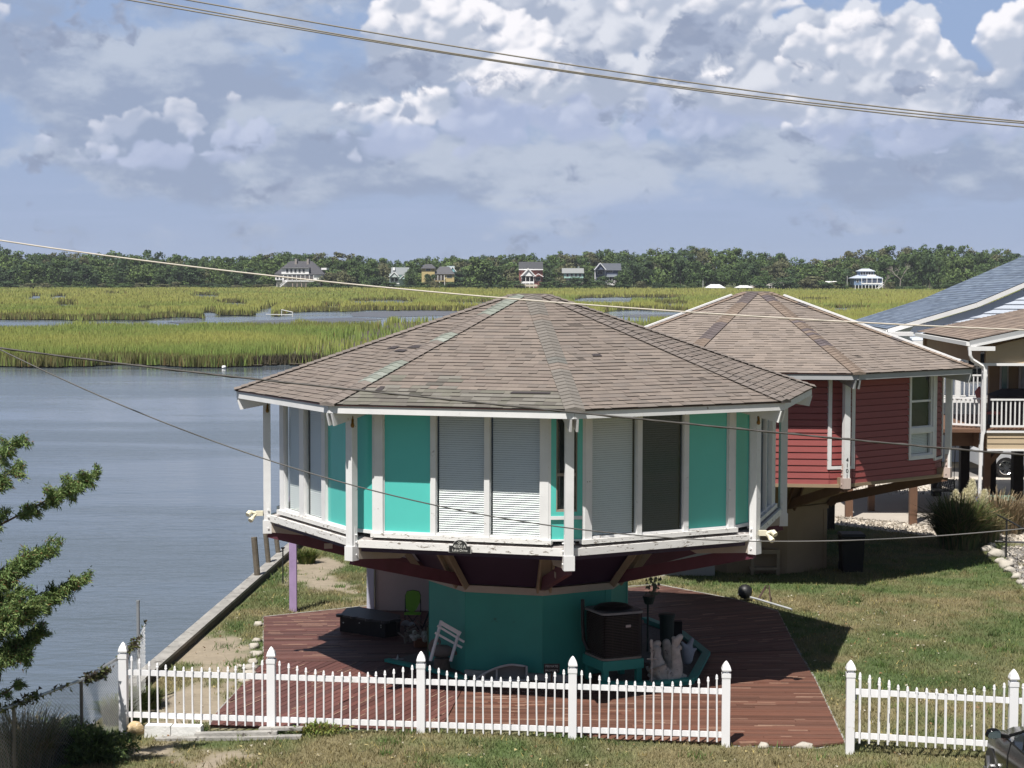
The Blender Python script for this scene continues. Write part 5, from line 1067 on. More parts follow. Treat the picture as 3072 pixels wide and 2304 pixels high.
for i in range(8): mb.b2(16.52+i*.1,16.52+i*.1+.075,60.44,60.49,3.0,4.7)
mb.build('vertical_blind',M('grey_blind',(.28,.30,.33),.6),dr_)
mb=MB(off); mb.b2(10.2,28,y0+.3,63.5,2.70,2.80); mb.build('porch_floor',BROWN,th)
mb=MB(off); lap(mb,14.62,28,y0+.28,2.20,2.70,.17); mb.b2(14.62,28,y0+.29,y0+.40,2.2,2.7); mb.build('skirt_boards',TANSID,th)
mb=MB(off); mb.b2(14.55,28,y0+.2,y0+.27,2.70,2.76); mb.b2(14.62,28,y0+.2,y0+.27,2.14,2.20); mb.build('skirt_trim',WHITE,th)
mb=MB(off); lap(mb,y0+.5,63.5,14.45,2.20,2.70,.24,xaxis=False); mb.b2(13.6,14.58,58.2,58.4,2.2,2.70); mb.build('side_skirt',BROWN,th)
def rail(a,b,nm,n_):
    a,b=Vector(a),Vector(b); mb=MB(off); mb.beam(a+Vector((0,0,.92)),b+Vector((0,0,.92)),.09,.05); mb.beam(a+Vector((0,0,.10)),b+Vector((0,0,.10)),.05,.06)
    for i in range(n_):
        p=a+(b-a)*(i+.5)/n_; mb.beam(p+Vector((0,0,.12)),p+Vector((0,0,.9)),.04,.04,upv=(0,1,0))
    mb.build(nm,WHITE,th)
rail((14.70,y0+.25,2.80),(21,y0+.25,2.80),'railing',46); rail((13.55,58.2,2.80),(14.5,57.6,2.80),'railing',8)
mb=MB(off); mb.b2(14.42,14.56,y0+.2,y0+.34,2.7,4.8); mb.build('porch_post',WHITE,th)
mb=MB(off); mb.tube([(13.95,y0-.05,5.36),(13.97,y0-.05,5.1),(14.05,y0-.02,4.95),(14.38,y0+.05,4.75),(14.46,y0+.08,4.6),(14.46,y0+.08,2.75),(14.42,y0+.08,2.65),(14.38,y0+.08,2.1),(14.36,y0+.08,.05)],.062,4); mb.build('downspout',WHITE,th)
for px_,py_,w_,m_,lb in((2546,1553,.22,BROWN,0),(2738,1573,.22,BROWN,0),(2613,1535,.2,BROWN,0),(2808,1490,.3,DKWOOD,0),(2492,1589,.2,DKWOOD,0),(2891,1486,.30,DKWOOD,0),(2970,1480,.32,DKWOOD,0),(3050,1500,.34,DKWOOD,0),(2958,1530,.2,BROWN,0)):
    g_=G(px_,py_); mb=MB(off); mb.box((g_.x,g_.y,1.35),(w_,w_,2.7)); mb.build('piling',m_,th)
for a,b_ in (((2960,1330),(3020,1255)),((2895,1345),(2935,1325)),((2960,1300),(2930,1320)),((3040,1300),(3010,1325))):
    pass
g_=G(2958,1530); mb=MB(off); mb.beam((g_.x+.05,g_.y,1.5),(g_.x+.95,g_.y+.1,2.5),.12,.16); mb.build('brace',BROWN,th)
g_=G(2891,1486); mb=MB(off); mb.beam((g_.x+.1,g_.y-.1,1.9),(g_.x+.6,g_.y-.1,2.6),.12,.14); mb.build('brace',DKWOOD,th)
g_=G(3050,1500)
for sg in(-1,1): mb=MB(off); mb.beam((g_.x+.1*sg,g_.y,1.9),(g_.x+.75*sg,g_.y,2.6),.12,.14); mb.build('brace',DKWOOD,th)
# things on the porch
mb=MB(); mb.prism([(15.15,58.3),(17.0,58.3),(17.0,59.3),(15.15,59.3)],2.81,3.75); mb.prism([(15.1,58.25),(17.05,58.25),(17.05,59.35),(15.1,59.35)],3.75,3.95,grow=.55); single('covered_grill',mb,M('charcoal_cover',(.035,.033,.04),.8),'large covered grill under a charcoal cover on the tan porch','grill')
pc_=thing('patio_chair','striped reddish cushioned patio chair behind the white porch railing','chair',(15.2,58.5,2.8)); off2=pc_.location
mb=MB(off2); mb.box((14.95,58.2,3.25),(.5,.5,.08)); mb.build('seat',M('red_stripe',(.25,.08,.08),.8,.3,9),pc_); mb=MB(off2); mb.beam((14.8,58.4,3.25),(14.65,58.7,3.95),.48,.07,upv=(1,0,0)); mb.build('backrest',M('red_stripe',(.25,.08,.08),.8,.3,9),pc_)
for a,b_ in((14.75,58.0),(15.15,58.0),(15.15,58.4),(14.75,58.4)): mb=MB(off2); mb.tube([(a,b_,2.8),(a,b_,3.22)],.02,5); mb.build('leg',BLACKM,pc_)
# SUV under the tan house
sv=thing('parked_suv','silver white sport utility vehicle parked behind the pilings under the tan house','car',(20.4,69.4,0)); off=sv.location; wx=G(3014,1432).x; wy=69.2
mb=MB(off); prof=[(-.95,.45),(-.95,.95),(-.75,1.1),(.15,1.2),(.85,1.72),(3.2,1.75),(3.9,1.15),(4.0,.45)]
mb.add([(wx+x,wy+.0,z) for x,z in prof]+[(wx+x,wy+1.8,z) for x,z in prof],[tuple(range(8)),tuple(range(15,7,-1))]+[(i,(i+1)%8,8+(i+1)%8,8+i) for i in range(8)]); mb.build('body',M('silver_paint',(.55,.57,.6),.25,.02,metal=.2),sv)
mb=MB(off); mb.add([(wx+x,wy-.01,z) for x,z in((.35,1.22),(.95,1.66),(3.1,1.68),(3.5,1.22))],[(0,1,2,3)]); mb.build('side_window',M('dark_pane',(.02,.025,.03),.1),sv)
for dx in(0,2.9):
    mb=MB(off); mb.tube([(wx+dx,wy-.03,.38),(wx+dx,wy+.2,.38)],.38,24); w_=mb.build('wheel',BLACKM,sv); mb=MB(off)
    for k in range(6):
        a=k*math.pi/3+.3
        for da in(-.13,.13): mb.beam((wx+dx+.05*math.cos(a+da*3),wy-.05,.38+.05*math.sin(a+da*3)),(wx+dx+.24*math.cos(a+da),wy-.05,.38+.24*math.sin(a+da)),.03,.035,upv=(0,1,0))
    mb.tube([(wx+dx+.25*math.cos(2*math.pi*k/20),wy-.05,.38+.25*math.sin(2*math.pi*k/20)) for k in range(21)],.022,5); mb.tube([(wx+dx,wy-.07,.38),(wx+dx,wy-.03,.38)],.06,10); mb.build('rim',M('chrome',(.75,.75,.75),.15,0,metal=1),w_)
# swing bench with lattice back
sw=thing('garden_swing','black lattice backed swing bench beyond the red house','swing',(G(2830,1475).x,60.3,.3)); off=sw.location
A_,B_,C_,D_2=[D(x,y,60.0) for x,y in((2822,1437),(2862,1440),(2864,1478),(2812,1462))]
mb=MB(off); 
for a,b_ in((A_,B_),(B_,C_),(C_,D_2),(D_2,A_)): mb.beam(a,b_,.04,.05,upv=(0,1,0))
for i in range(1,7):
    f=i/7; mb.beam(A_+(B_-A_)*f,D_2+(C_-D_2)*(f*.8),.02,.03,upv=(0,1,0)); mb.beam(A_+(D_2-A_)*f,B_+(C_-B_)*f,.02,.03,upv=(0,1,0))
mb.build('lattice_back',BLACKM,sw); mb=MB(off); mb.box(((C_.x+D_2.x)/2,60.25,C_.z+.05),(.75,.5,.05)); mb.build('seat',BLACKM,sw)
mb=MB(off); mb.tube([A_,A_+Vector((-.05,.1,1.2))],.012,5); mb.tube([B_,B_+Vector((.05,.1,1.2))],.012,5); mb.build('hanger',BLACKM,sw)
# bins
c=G(2918,1560); bb=thing('recycling_bin','blue recycling bin half hidden behind the pampas grass','trash bin',(c.x,c.y,0)); off=bb.location; zt=D(2918,1500,c.y).z
BLU=M('bin_blue',(.01,.03,.30),.45,.05)
mb=MB(off); mb.box((c.x,c.y,zt/2),(.30,.45,zt),taper=1.1); mb.build('body',BLU,bb); mb=MB(off); mb.box((c.x,c.y,zt+.04),(.40,.52,.09),taper=.8); mb.build('lid',BLU,bb); mb=MB(off); mb.beam((c.x-.16,c.y-.26,zt-.02),(c.x+.16,c.y-.26,zt-.02),.03,.03); mb.build('handle',BLU,bb)
c=G(3003,1560); gb=thing('storage_bin','sage green lidded storage bin under the tan house','storage bin',(c.x,c.y,0)); off=gb.location; zt=D(3003,1498,c.y).z
mb=MB(off); mb.box((c.x,c.y,zt/2),(.62,.5,zt),taper=1.05); mb.build('body',M('sage_dark',(.06,.10,.08),.6),gb); mb=MB(off); mb.box((c.x,c.y,zt+.05),(.74,.62,.10),taper=.85); mb.box((c.x-.28,c.y-.1,zt+.08),(.1,.4,.05)); mb.box((c.x+.28,c.y-.1,zt+.08),(.1,.4,.05)); mb.build('lid',M('sage_green',(.20,.30,.24),.5),gb)
for x in(-.32,.32): mb=MB(off); mb.box((c.x+x*.9,c.y-.27,zt-.12),(.12,.06,.14)); mb.build('latch',M('sage_dark',(.06,.10,.08),.6),gb)
# ------------------------------------------------------------------ dark car at the lower right
cr_=thing('parked_car','dark grey metallic car at the lower right corner, seen from behind its side mirror','car',(7.75,25.3,0)); off=cr_.location
CX=7.93
def sec(y,w,zb_,zs_,zbelt,zr,wr,wb):
    # half section: sill, flank bulge, belt, roof edge, roof centre
    h=[(w*.93,zb_),(w,zs_),(w*.985,(zs_+zbelt)/2+.03),(wb,zbelt),(wr,zr-.05),(wr*.8,zr),(0,zr+.015)]
    return [Vector((CX-a,y,z)) for a,z in h]+[Vector((CX+a,y,z)) for a,z in h[::-1][1:]]
SE=[sec(22.2,.80,.35,.55,.98,1.0,.70,.78),sec(22.7,.90,.25,.60,1.02,1.06,.72,.84),sec(23.2,.92,.25,.62,1.03,1.30,.60,.85),sec(23.9,.93,.25,.62,1.02,1.43,.56,.86),sec(24.8,.93,.25,.62,1.0,1.46,.56,.86),sec(25.5,.93,.25,.62,.98,1.40,.57,.86),sec(26.1,.93,.25,.62,.965,1.18,.66,.85),sec(26.6,.92,.25,.62,.95,1.0,.72,.84),sec(27.3,.88,.28,.60,.86,.90,.62,.78),sec(27.75,.72,.35,.55,.66,.70,.5,.62)]
CARP=M('car_paint',(.035,.036,.038),.18,.02,metal=.75)
n=len(SE[0]); mb=MB(off); mb.add([p for s_ in SE for p in s_],[(i*n+k,i*n+k+1,(i+1)*n+k+1,(i+1)*n+k) for i in range(len(SE)-1) for k in range(n-1) if not(k in(3,8) and 2<=i<=6)]+[tuple(range(n)),tuple(range((len(SE)-1)*n+n-1,(len(SE)-1)*n-1,-1))]); mb.build('body',CARP,cr_,smooth=True)
for k,nm in((3,0),(8,0)):
    for i0,i1 in((2,4),(4,7)):
        mb=MB(off)
        for i in range(i0,i1): mb.add([SE[i][k],SE[i][k+1],SE[i+1][k+1],SE[i+1][k]],[(0,1,2,3)])
        mb.build('side_window',M('car_glass',(.012,.014,.016),.03,0,spec=1.0),cr_)
mb=MB(off); mb.tube([SE[i][4]+Vector((-.012,0,.0)) for i in range(2,8)],.018,5); mb.tube([SE[i][3]+Vector((-.012,0,.012)) for i in range(1,8)],.014,5); mb.build('window_trim',BLACKP,cr_)
for x in(CX-.90,CX+.90):
    for y in(23.1,26.95):
        mb=MB(off); mb.tube([(x-.02 if x<CX else x+.02,y,.33),(x+.2 if x<CX else x-.2,y,.33)],.33,22); w_=mb.build('wheel',BLACKM,cr_); mb=MB(off); xx=x-.04 if x<CX else x+.04
        for k in range(5): a=k*1.2566; mb.beam((xx,y,.33),(xx,y+.22*math.cos(a),.33+.22*math.sin(a)),.03,.05,upv=(1,0,0))
        mb.build('rim',M('alloy',(.4,.4,.42),.3,0,metal=.9),w_)
mm_=D(2982,2203,26.15)
mb=MB(off); mb.blobm((mm_.x,mm_.y+.05,mm_.z),(.115,.07,.078),12,.06,seed=3); mr=mb.build('mirror_housing',CARP,cr_,smooth=True)
mb=MB(off); pts=[(-.095,-.02),(-.07,.03),(.02,.058),(.085,.05),(.09,-.045),(-.02,-.055),(-.075,-.045)]; mb.add([(mm_.x+a,mm_.y-.028,mm_.z+b_) for a,b_ in pts]+[(mm_.x+a*.9,mm_.y-.01,mm_.z+b_*.9) for a,b_ in pts],[tuple(range(6,-1,-1))]+[(i,(i+1)%7,7+(i+1)%7,7+i) for i in range(7)]); mb.build('mirror_glass',M('mirror',(.3,.4,.45),.05,0,metal=.8),mr)
mb=MB(off); mb.beam((mm_.x+.10,mm_.y+.05,mm_.z-.03),(CX-.84,mm_.y+.1,mm_.z-.06),.05,.05); mb.build('mirror_arm',BLACKP,mr)
mb=MB(off); mb.tube([(CX-.94,24.9,.86),(CX-.95,24.72,.86)],.018,6); mb.build('door_handle',M('chrome',(.75,.75,.75),.15,0,metal=1),cr_)
mb=MB(off); mb.tube([SE[6][0]+Vector((-.0,-.1,.05)),SE[6][1]+Vector((-.006,-.1,0)),SE[6][2]+Vector((-.006,-.08,0)),SE[6][3]+Vector((-.006,.0,0))],.006,4); mb.build('door_seam',BLACKP,cr_)
# ------------------------------------------------------------------ pampas grass, weeds and rail fence at the right
LEAF=M('leaf',attr=True,rough=.7,var=.08,scale=3,trans=.25)
def arch_grass(name,cx_,cy_,rad,n_,L0,cols,label,cat,droop=.9,w=.022,parts=3):
    Vv=[];C_=[]
    for i in range(n_):
        a=random.uniform(0,6.28); r_=rad*math.sqrt(random.random())*.6; b=Vector((cx_+r_*math.cos(a),cy_+r_*math.sin(a),0)); L_=L0*random.uniform(.5,1.1); out=Vector((math.cos(a+random.uniform(-.6,.6)),math.sin(a+random.uniform(-.6,.6)),0)); k=random.uniform(.15,.8)*droop
        pts=[]; 
        for j in range(parts+1):
            f=j/parts; pts.append(b+out*(k*L_*f*f*.9)+Vector((0,0,L_*(f-.42*k*f*f*f*1.3))))
        sd=Vector((-out.y,out.x,random.uniform(-.3,.3))); c=random.choice(cols); kk=random.uniform(.7,1.3)
        for j in range(parts):
            w0=w*(1-j/parts*.7);w1=w*(1-(j+1)/parts*.7); Vv+= [pts[j]-sd*w0,pts[j]+sd*w0,pts[j+1]+sd*w1,pts[j+1]-sd*w1]; C_+=[tuple(x*kk for x in c)]*4
    V_=np.array([tuple(v) for v in Vv]); root=thing(name,label,cat,(cx_,cy_,0)); V_-=np.array([cx_,cy_,0]); npmesh('leaves',V_,4,np.array(C_),LEAF,root); return root
c=G(2890,1655); 
GC=[(.07,.11,.025),(.10,.14,.035),(.16,.15,.06),(.22,.17,.09),(.05,.075,.02)]
pg=arch_grass('pampas_grass',c.x,c.y+.6,.85,2400,1.55,GC,'tall pampas grass clump with cream plumes beside the blue bin','ornamental grass')
for px_,py_,h_,w_ in((2862,1502,.56,.13),(2893,1490,.40,.10),(2911,1477,.72,.14),(2948,1498,.50,.11)):
    q_=D(px_,py_,c.y+2.6)-Vector(pg.location); Vv=[];C_=[]
    for i in range(1500):
        f=random.random(); r_=w_*math.sin(math.pi*min(f*.9+.08,1))**.7*math.sqrt(random.random()); a=random.uniform(0,6.28); p=q_+Vector((r_*math.cos(a)+.05*f,r_*math.sin(a),(f-.5)*h_)); d_=Vector((random.uniform(-1,1),random.uniform(-1,1),random.uniform(.1,1.2))).normalized()*.085; s_=d_.cross(Vector((random.random(),random.random(),.2))).normalized()*.009
        Vv+=[p-s_,p+s_,p+d_]; kk=random.uniform(.75,1.15); C_+=[(.80*kk,.76*kk,.56*kk)]*3
    npmesh('plume',np.array([tuple(v) for v in Vv]),3,np.array(C_),LEAF,pg)
    mb=MB(); mb.tube([(0,0,.8),tuple(q_-Vector((0,0,h_*.4)))],.012,4); mb.build('plume_stalk',M('stalk',(.3,.28,.12),.7),pg)
c=G(2965,1640); arch_grass('tall_weeds',c.x,c.y+1.2,1.0,1500,.95,[(.14,.15,.05),(.26,.2,.11),(.2,.15,.08),(.09,.11,.035)],'dry tan and green weeds right of the pampas grass','weeds',w=.018)
c=G(3045,1625); arch_grass('tall_weeds',c.x,c.y+2.0,1.3,1300,1.3,[(.36,.28,.17),(.28,.2,.12),(.14,.12,.06)],'pale straw coloured tall weeds at the right edge under the tan house','weeds',w=.02)
rf=thing('rail_fence','thin black metal rail fence along the grey mulch bed','fence',(13.6,50,0)); off=rf.location
pA=G(3018,1676); zt=D(3018,1556,pA.y).z; mb=MB(off); mb.tube([(pA.x,pA.y,0),(pA.x,pA.y,zt)],.028,8); mb.build('post',BLACKM,rf)
mb=MB(off); mb.tube([D(2940,1519,pA.y+5),(pA.x,pA.y,zt-.02),D(3080,1592,pA.y-2),D(3200,1650,pA.y-5)],.022,6); mb.build('rail',BLACKM,rf)
mb=MB(off); mb.tube([D(2962,1508,56.5),D(3180,1509,56.0)],.02,6); mb.tube([D(2985,1624,50.6),D(3180,1631,50.3)],.03,6); mb.build('rail',BLACKM,rf)
# ------------------------------------------------------------------ cedar at the left edge
def rods(segs,mat,name,parent):
    mb=MB()
    for pts,r0_,r1_ in segs: mb.tube(pts,r0_,6,r1=r1_)
    return mb.build(name,mat,parent)
ct=thing('cedar_tree','red cedar with drooping feathery branches reaching in from the left edge','tree',(-9.3,27.0,0)); o_=Vector(ct.location)
segs=[([(0,0,-.3),(.1,.05,2.0),(.05,0,4.2),(0,.1,6.4)],.20,.05)]; Pb=[];Db=[];Cb=[];Lb=[]
def spray(p,dirv,L_,n_):
    for i in range(int(n_*3.6)):
        f=random.random(); q_=p+dirv*L_*f+Vector([random.gauss(0,.03) for _ in range(3)]); d_=(dirv*random.uniform(.5,1.1)+Vector((random.gauss(0,.36),random.gauss(0,.36),random.gauss(-.12,.34)))).normalized()
        Pb.append(tuple(q_));Db.append(tuple(d_)); Lb.append(random.uniform(.03,.085)); g_=random.random(); k=random.uniform(.6,1.3)
        c=(.13,.21,.06) if g_<.45 else((.25,.32,.11) if g_<.75 else((.05,.09,.025) if g_<.93 else (.16,.085,.03))); Cb.append(tuple(x*k for x in c))
def branch(a,b,sag,twigs,L1,dens=26,spread=.55):
    a,b=Vector(a),Vector(b); pts=[a.lerp(b,i/10)+Vector((random.gauss(0,.02),random.gauss(0,.03),-sag*math.sin(math.pi*i/10)+random.gauss(0,.02))) for i in range(11)]; segs.append((pts,.035,.006)); ax=(b-a).normalized()
    for i in range(int(twigs*1.35)):
        f=random.uniform(.05,.99)**.85; fi=f*9.99; p=pts[int(fi)].lerp(pts[int(fi)+1],fi-int(fi)); d_=(ax*random.uniform(.6,1.2)+Vector((random.gauss(0,spread),random.gauss(0,spread),random.gauss(-.15,spread*.75)))).normalized(); L_=L1*.72*random.uniform(.4,1.1)*(1.2-.6*f); q_=p+d_*L_; segs.append(([p,q_],.006,.002)); spray(p,d_,L_,int(dens*L_/.3)+6)
        for j in range(2): d2=(d_+Vector([random.gauss(0,.6) for _ in range(3)])+Vector((0,0,-.35))).normalized(); spray(p+d_*L_*random.uniform(.3,1),d2,L_*.5,int(dens*.5))
W_=lambda px_,py_,dist:D(px_,py_,dist)-o_
branch((0,0,2.8),W_(300,1420,27.2),-.05,62,.36); branch((0,0,3.3),W_(80,1310,26.6),-.1,40,.42); branch((0,.1,3.4),W_(60,1395,27.6),.0,42,.40)
branch((0,0,2.0),W_(175,1640,27.0),-.05,62,.40); branch((0,0,1.9),W_(250,1735,27.2),.10,66,.36)
branch((0,0,1.5),W_(115,1800,26.7),.05,74,.44); branch((0,0,1.2),W_(120,1890,27.0),.05,74,.44); branch((0,0,1.1),W_(65,1960,26.6),.0,60,.40); branch((0,0,.9),W_(55,2050,27.2),.15,40,.34); branch((0,0,1.7),W_(60,1700,27.3),.0,60,.46); branch((0,0,1.5),W_(40,1850,27.5),.0,60,.46); branch((0,0,1.3),W_(85,1760,26.5),.0,60,.42)
branch((0,0,1.4),W_(95,1820,26.4),.05,70,.5); branch((0,0,1.6),W_(75,1690,26.6),.05,70,.5); branch((0,0,1.0),W_(70,1930,26.8),.05,60,.45);
for i in range(26):
    a=random.uniform(1.6,5.4); z=random.uniform(.9,6.2); r_=(6.8-z)*.42; branch((0,0,z),(r_*math.cos(a),r_*math.sin(a)*1.0,z-.2),.1,30,.45,dens=16)
for i in range(8): branch((0,0,4.2+i*.3),(random.uniform(-.9,1.1),random.uniform(-1,1),4.4+i*.33),.0,30,.4,dens=16)
rods(segs,M('cedar_bark',(.12,.07,.045),.9,.2,8),'trunk',ct)
Pb=np.array(Pb);Db=np.array(Db); blades('crown',Pb,np.array(Lb),.013+.011*rng.random(len(Pb)),np.array(Cb),LEAF,parent=ct,dirs=Db)
# ------------------------------------------------------------------ chain link fence
cl=thing('chain_link_fence','sagging rusty chain link fence overgrown with vines at the lower left by the water','fence',(-7,28.6,0)); off=cl.location
pl_=[Vector((-8.25,25.1)),Vector((-7.33,27.2)),Vector((-6.68,28.7)),Vector((-6.46,30.7)),Vector((-6.40,32.4))]; tp=[1.2,1.2,1.25,1.22,1.45]
mb=MB(off); mb.tube([(p.x,p.y,z) for p,z in zip(pl_[:4],tp)],.024,7); mb.build('top_rail',STEEL,cl)
for p,z in zip(pl_[:3],tp): mb=MB(off); mb.tube([(p.x,p.y,-.4),(p.x,p.y,z)],.027,7); mb.build('post',M('old_post',(.16,.14,.12),.8,.2,8),cl)
lens=[0]
for i in range(4): lens.append(lens[-1]+(pl_[i+1]-pl_[i]).length)
def flp(s_): 
    s_=min(max(s_,0),lens[-1]-1e-4); i=max(j for j in range(4) if lens[j]<=s_); f=(s_-lens[i])/(lens[i+1]-lens[i]); p=pl_[i].lerp(pl_[i+1],f); return p,tp[i]+(tp[i+1]-tp[i])*f-.10*math.sin(math.pi*f)*(i>=2)
mb=MB(off); st_=.072; n_=int(lens[-1]/st_)
for i in range(-20,n_+1):
    for sg in(1,-1):
        pts=[]; 
        for j in range(0,21):
            s_=i*st_+(j if sg==1 else 20-j)*st_; 
            if 0<=s_<=lens[-1]:
                p,z=flp(s_); pts.append((p.x-.02+.02*math.sin(s_*2),p.y+.008*sg,z*(j/20)*.99+.02))
        if len(pts)>1: 
            for a,b_ in zip(pts[:-1],pts[1:]): mb.beam(a,b_,.0034,.0034)
mb.build('wire_mesh',M('mesh_wire',(.30,.30,.30),.5,.15,4,metal=.3),cl)
Pb=[];Cb=[]
for i in range(1700):
    s_=random.uniform(.3,lens[-1]); 
    if math.sin(s_*3.1)+math.sin(s_*7.7)*.6+random.gauss(0,.5)<.1: continue
    p,z=flp(s_); Pb.append((p.x+random.gauss(0,.03),p.y+random.gauss(0,.03),z+random.gauss(.01,.035))); k=random.uniform(.5,1.3); Cb.append(tuple(x*k for x in random.choice([(.07,.09,.025),(.12,.13,.035),(.06,.045,.03)])))
Pb=np.array(Pb)-np.array(off); dr=rng.normal(size=(len(Pb),3)); dr/=np.linalg.norm(dr,axis=1)[:,None]; blades('vine_leaves',Pb,.045+.05*rng.random(len(Pb)),.04+.03*rng.random(len(Pb)),np.array(Cb),LEAF,parent=cl,dirs=dr)
c=D(415,1950,32.4); mb=MB(); mb.tube([(c.x,c.y,-.4),(c.x,c.y,D(415,1806,32.4).z)],.030,8); mb.tube([(c.x,c.y,D(415,1806,32.4).z-.01),(c.x,c.y,D(415,1806,32.4).z+.03)],.034,8); single('steel_pole',mb,STEEL,'tall thin galvanised pole by the left end of the picket fence','pole')
# shrubs and weeds by the chain link fence
def shrub(name,c_,rx,ry,rz2,n_,cols,label,cat,ls=(.04,.09),group=None,mat=None,seed=0):
    q=np.random.default_rng(seed); u_=q.normal(size=(n_,3)); u_/=np.linalg.norm(u_,axis=1)[:,None]; r_=q.random(n_)**.45; lump=1+.25*np.sin(u_[:,0]*5+seed)+.2*np.sin(u_[:,1]*6+u_[:,2]*4)
    P_=u_*r_[:,None]*lump[:,None]*np.array([rx,ry,rz2]); P_[:,2]+=rz2*.8; ok=P_[:,2]>0; P_=P_[ok]; u_=u_[ok]; d_=u_+q.normal(size=P_.shape)*.7; d_/=np.linalg.norm(d_,axis=1)[:,None]
    cc=np.array(cols)[q.integers(0,len(cols),len(P_))]*(.6+.7*q.random((len(P_),1))); root=thing(name,label,cat,c_,group)
    Ln=ls[0]+(ls[1]-ls[0])*q.random(len(P_)); blades('leaves',P_,Ln,Ln*.5,cc,mat or LEAF,parent=root,dirs=d_)
    mb=MB(); 
    for i in range(7): a=random.uniform(0,6.28); mb.tube([(0,0,0),(rx*.5*math.cos(a),ry*.5*math.sin(a),rz2*1.1)],.012,4)
    mb.build('stems',BROWN,root); return root
SG=[(.05,.09,.025),(.08,.13,.035),(.11,.16,.045),(.04,.07,.025)]
c=G(285,2285); shrub('green_shrub',(c.x,c.y,0),.48,.45,.30,4600,SG,'dense dark green shrub below the chain link fence by the white end post','shrub',seed=3)
c=G(215,2250); shrub('green_shrub',(c.x-.15,c.y,0),.4,.4,.30,2600,SG,'small dark green shrub left of the dense one by the chain link fence','shrub',seed=5)
c=G(350,2170); arch_grass('tall_weeds',c.x,c.y,.35,700,.5,[(.08,.12,.03),(.13,.14,.05),(.05,.08,.02)],'low green weeds between the chain link fence and white end post','weeds',w=.012)
c=G(60,2300); arch_grass('tall_weeds',c.x,c.y,.9,1500,.95,[(.22,.17,.10),(.09,.10,.04),(.14,.15,.06),(.30,.25,.16)],'dry tangled brown weeds in the lower left corner behind the chain link','weeds',w=.009)
c=G(430,2120); arch_grass('tall_weeds',c.x,c.y,.5,1100,.38,[(.07,.11,.02),(.12,.14,.04)],'low green weeds behind the left end of the picket fence','weeds',w=.012)
c=G(920,1690); arch_grass('tall_weeds',c.x,c.y,.35,600,.42,[(.07,.12,.02),(.14,.15,.04)],'grass tuft round the farther thin black rod','weeds',w=.02)
c=G(2160,2262); 
for i,(x,l) in enumerate(((930,'vine with yellow green leaves below the third fence post from the left'),(1010,'low vine trailing under the middle picket fence bay'))):
    pass
c=fp(960); shrub('vine_plant',(c.x,c.y-.12,.10),.45,.12,.10,520,[(.12,.18,.03),(.20,.24,.05),(.26,.24,.07)],'yellow green leafy vine at the foot of the picket fence near the stacked boards','vine',ls=(.05,.09),seed=8)
c=fp(1690); shrub('vine_plant',(c.x,c.y-.05,.02),.30,.08,.07,220,[(.08,.13,.03),(.12,.16,.04)],'small green vine at the foot of the second fence post from the right','vine',ls=(.04,.07),seed=9)
c=G(800,1905); 
# ------------------------------------------------------------------ overhead cables
def cable(pts,dist,r_,mat,label,twist=False):
    # smooth curve through measured directions, hung in one vertical plane
    xs=[p[0] for p in pts]; n_=len(pts); P3=[D(x,y,dist) for x,y in pts]; A=np.array([[p.x,p.z] for p in P3]); deg=min(n_-1,3 if n_<6 else 4); co_=np.polyfit(A[:,0],A[:,1],deg)
    x0,x1=A[0,0]-.3,A[-1,0]+.3
    X_=np.linspace(x0,x1,60); Z_=np.polyval(co_,X_)
    # carry on beyond the frame along the end slopes
    sl0=(Z_[1]-Z_[0])/(X_[1]-X_[0]); sl1=(Z_[-1]-Z_[-2])/(X_[-1]-X_[-2])
    P_=[(X_[0]-14,dist,Z_[0]-14*sl0)]+[(x,dist,z) for x,z in zip(X_,Z_)]+[(X_[-1]+14,dist,Z_[-1]+14*sl1)]
    mb=MB(); mb.tube(P_,r_,6)
    if twist: mb.tube([(x,dist+.012*math.cos(x*9),z+.012*math.sin(x*9)) for x,_,z in P_[1:-1]],r_*.7,5)
    return single('overhead_cable',mb,mat,label,'cable','overhead cables',smooth=True)
CBG=M('cable_grey',(.22,.20,.17),.6); CBW=M('cable_pale',(.55,.50,.43),.6); CBD=M('cable_dark',(.06,.055,.05),.6)
cable([(562,0),(1049,85),(1536,168),(2300,278),(3072,365)],20,.0085,CBG,'topmost of the three cables crossing the clouds')
cable([(444,0),(1028,104),(1536,189),(2300,292),(3072,370)],20.2,.0085,CBG,'middle of the three cables crossing the clouds')
cable([(385,0),(1028,109),(1536,192),(2300,298),(3072,381)],20.4,.0085,CBG,'lowest of the three cables crossing the clouds')
cable([(0,721),(826,830),(1291,872),(1736,915),(2500,962),(3072,990)],22,.010,CBW,'pale cable crossing just above the marsh and roof tops')
cable([(0,1044),(722,1132),(1400,1206),(1750,1239),(2300,1294),(2847,1347),(3072,1364)],24,.013,CBD,'dark twisted cable crossing the turquoise walls below the eave',True)
cable([(0,1048),(438,1250),(800,1375),(1400,1534),(1920,1609),(2228,1624),(2640,1615),(3072,1587)],23,.0085,M('cable_mid',(.12,.115,.11),.55),'thin sagging cable dipping across the windows and the lawn')
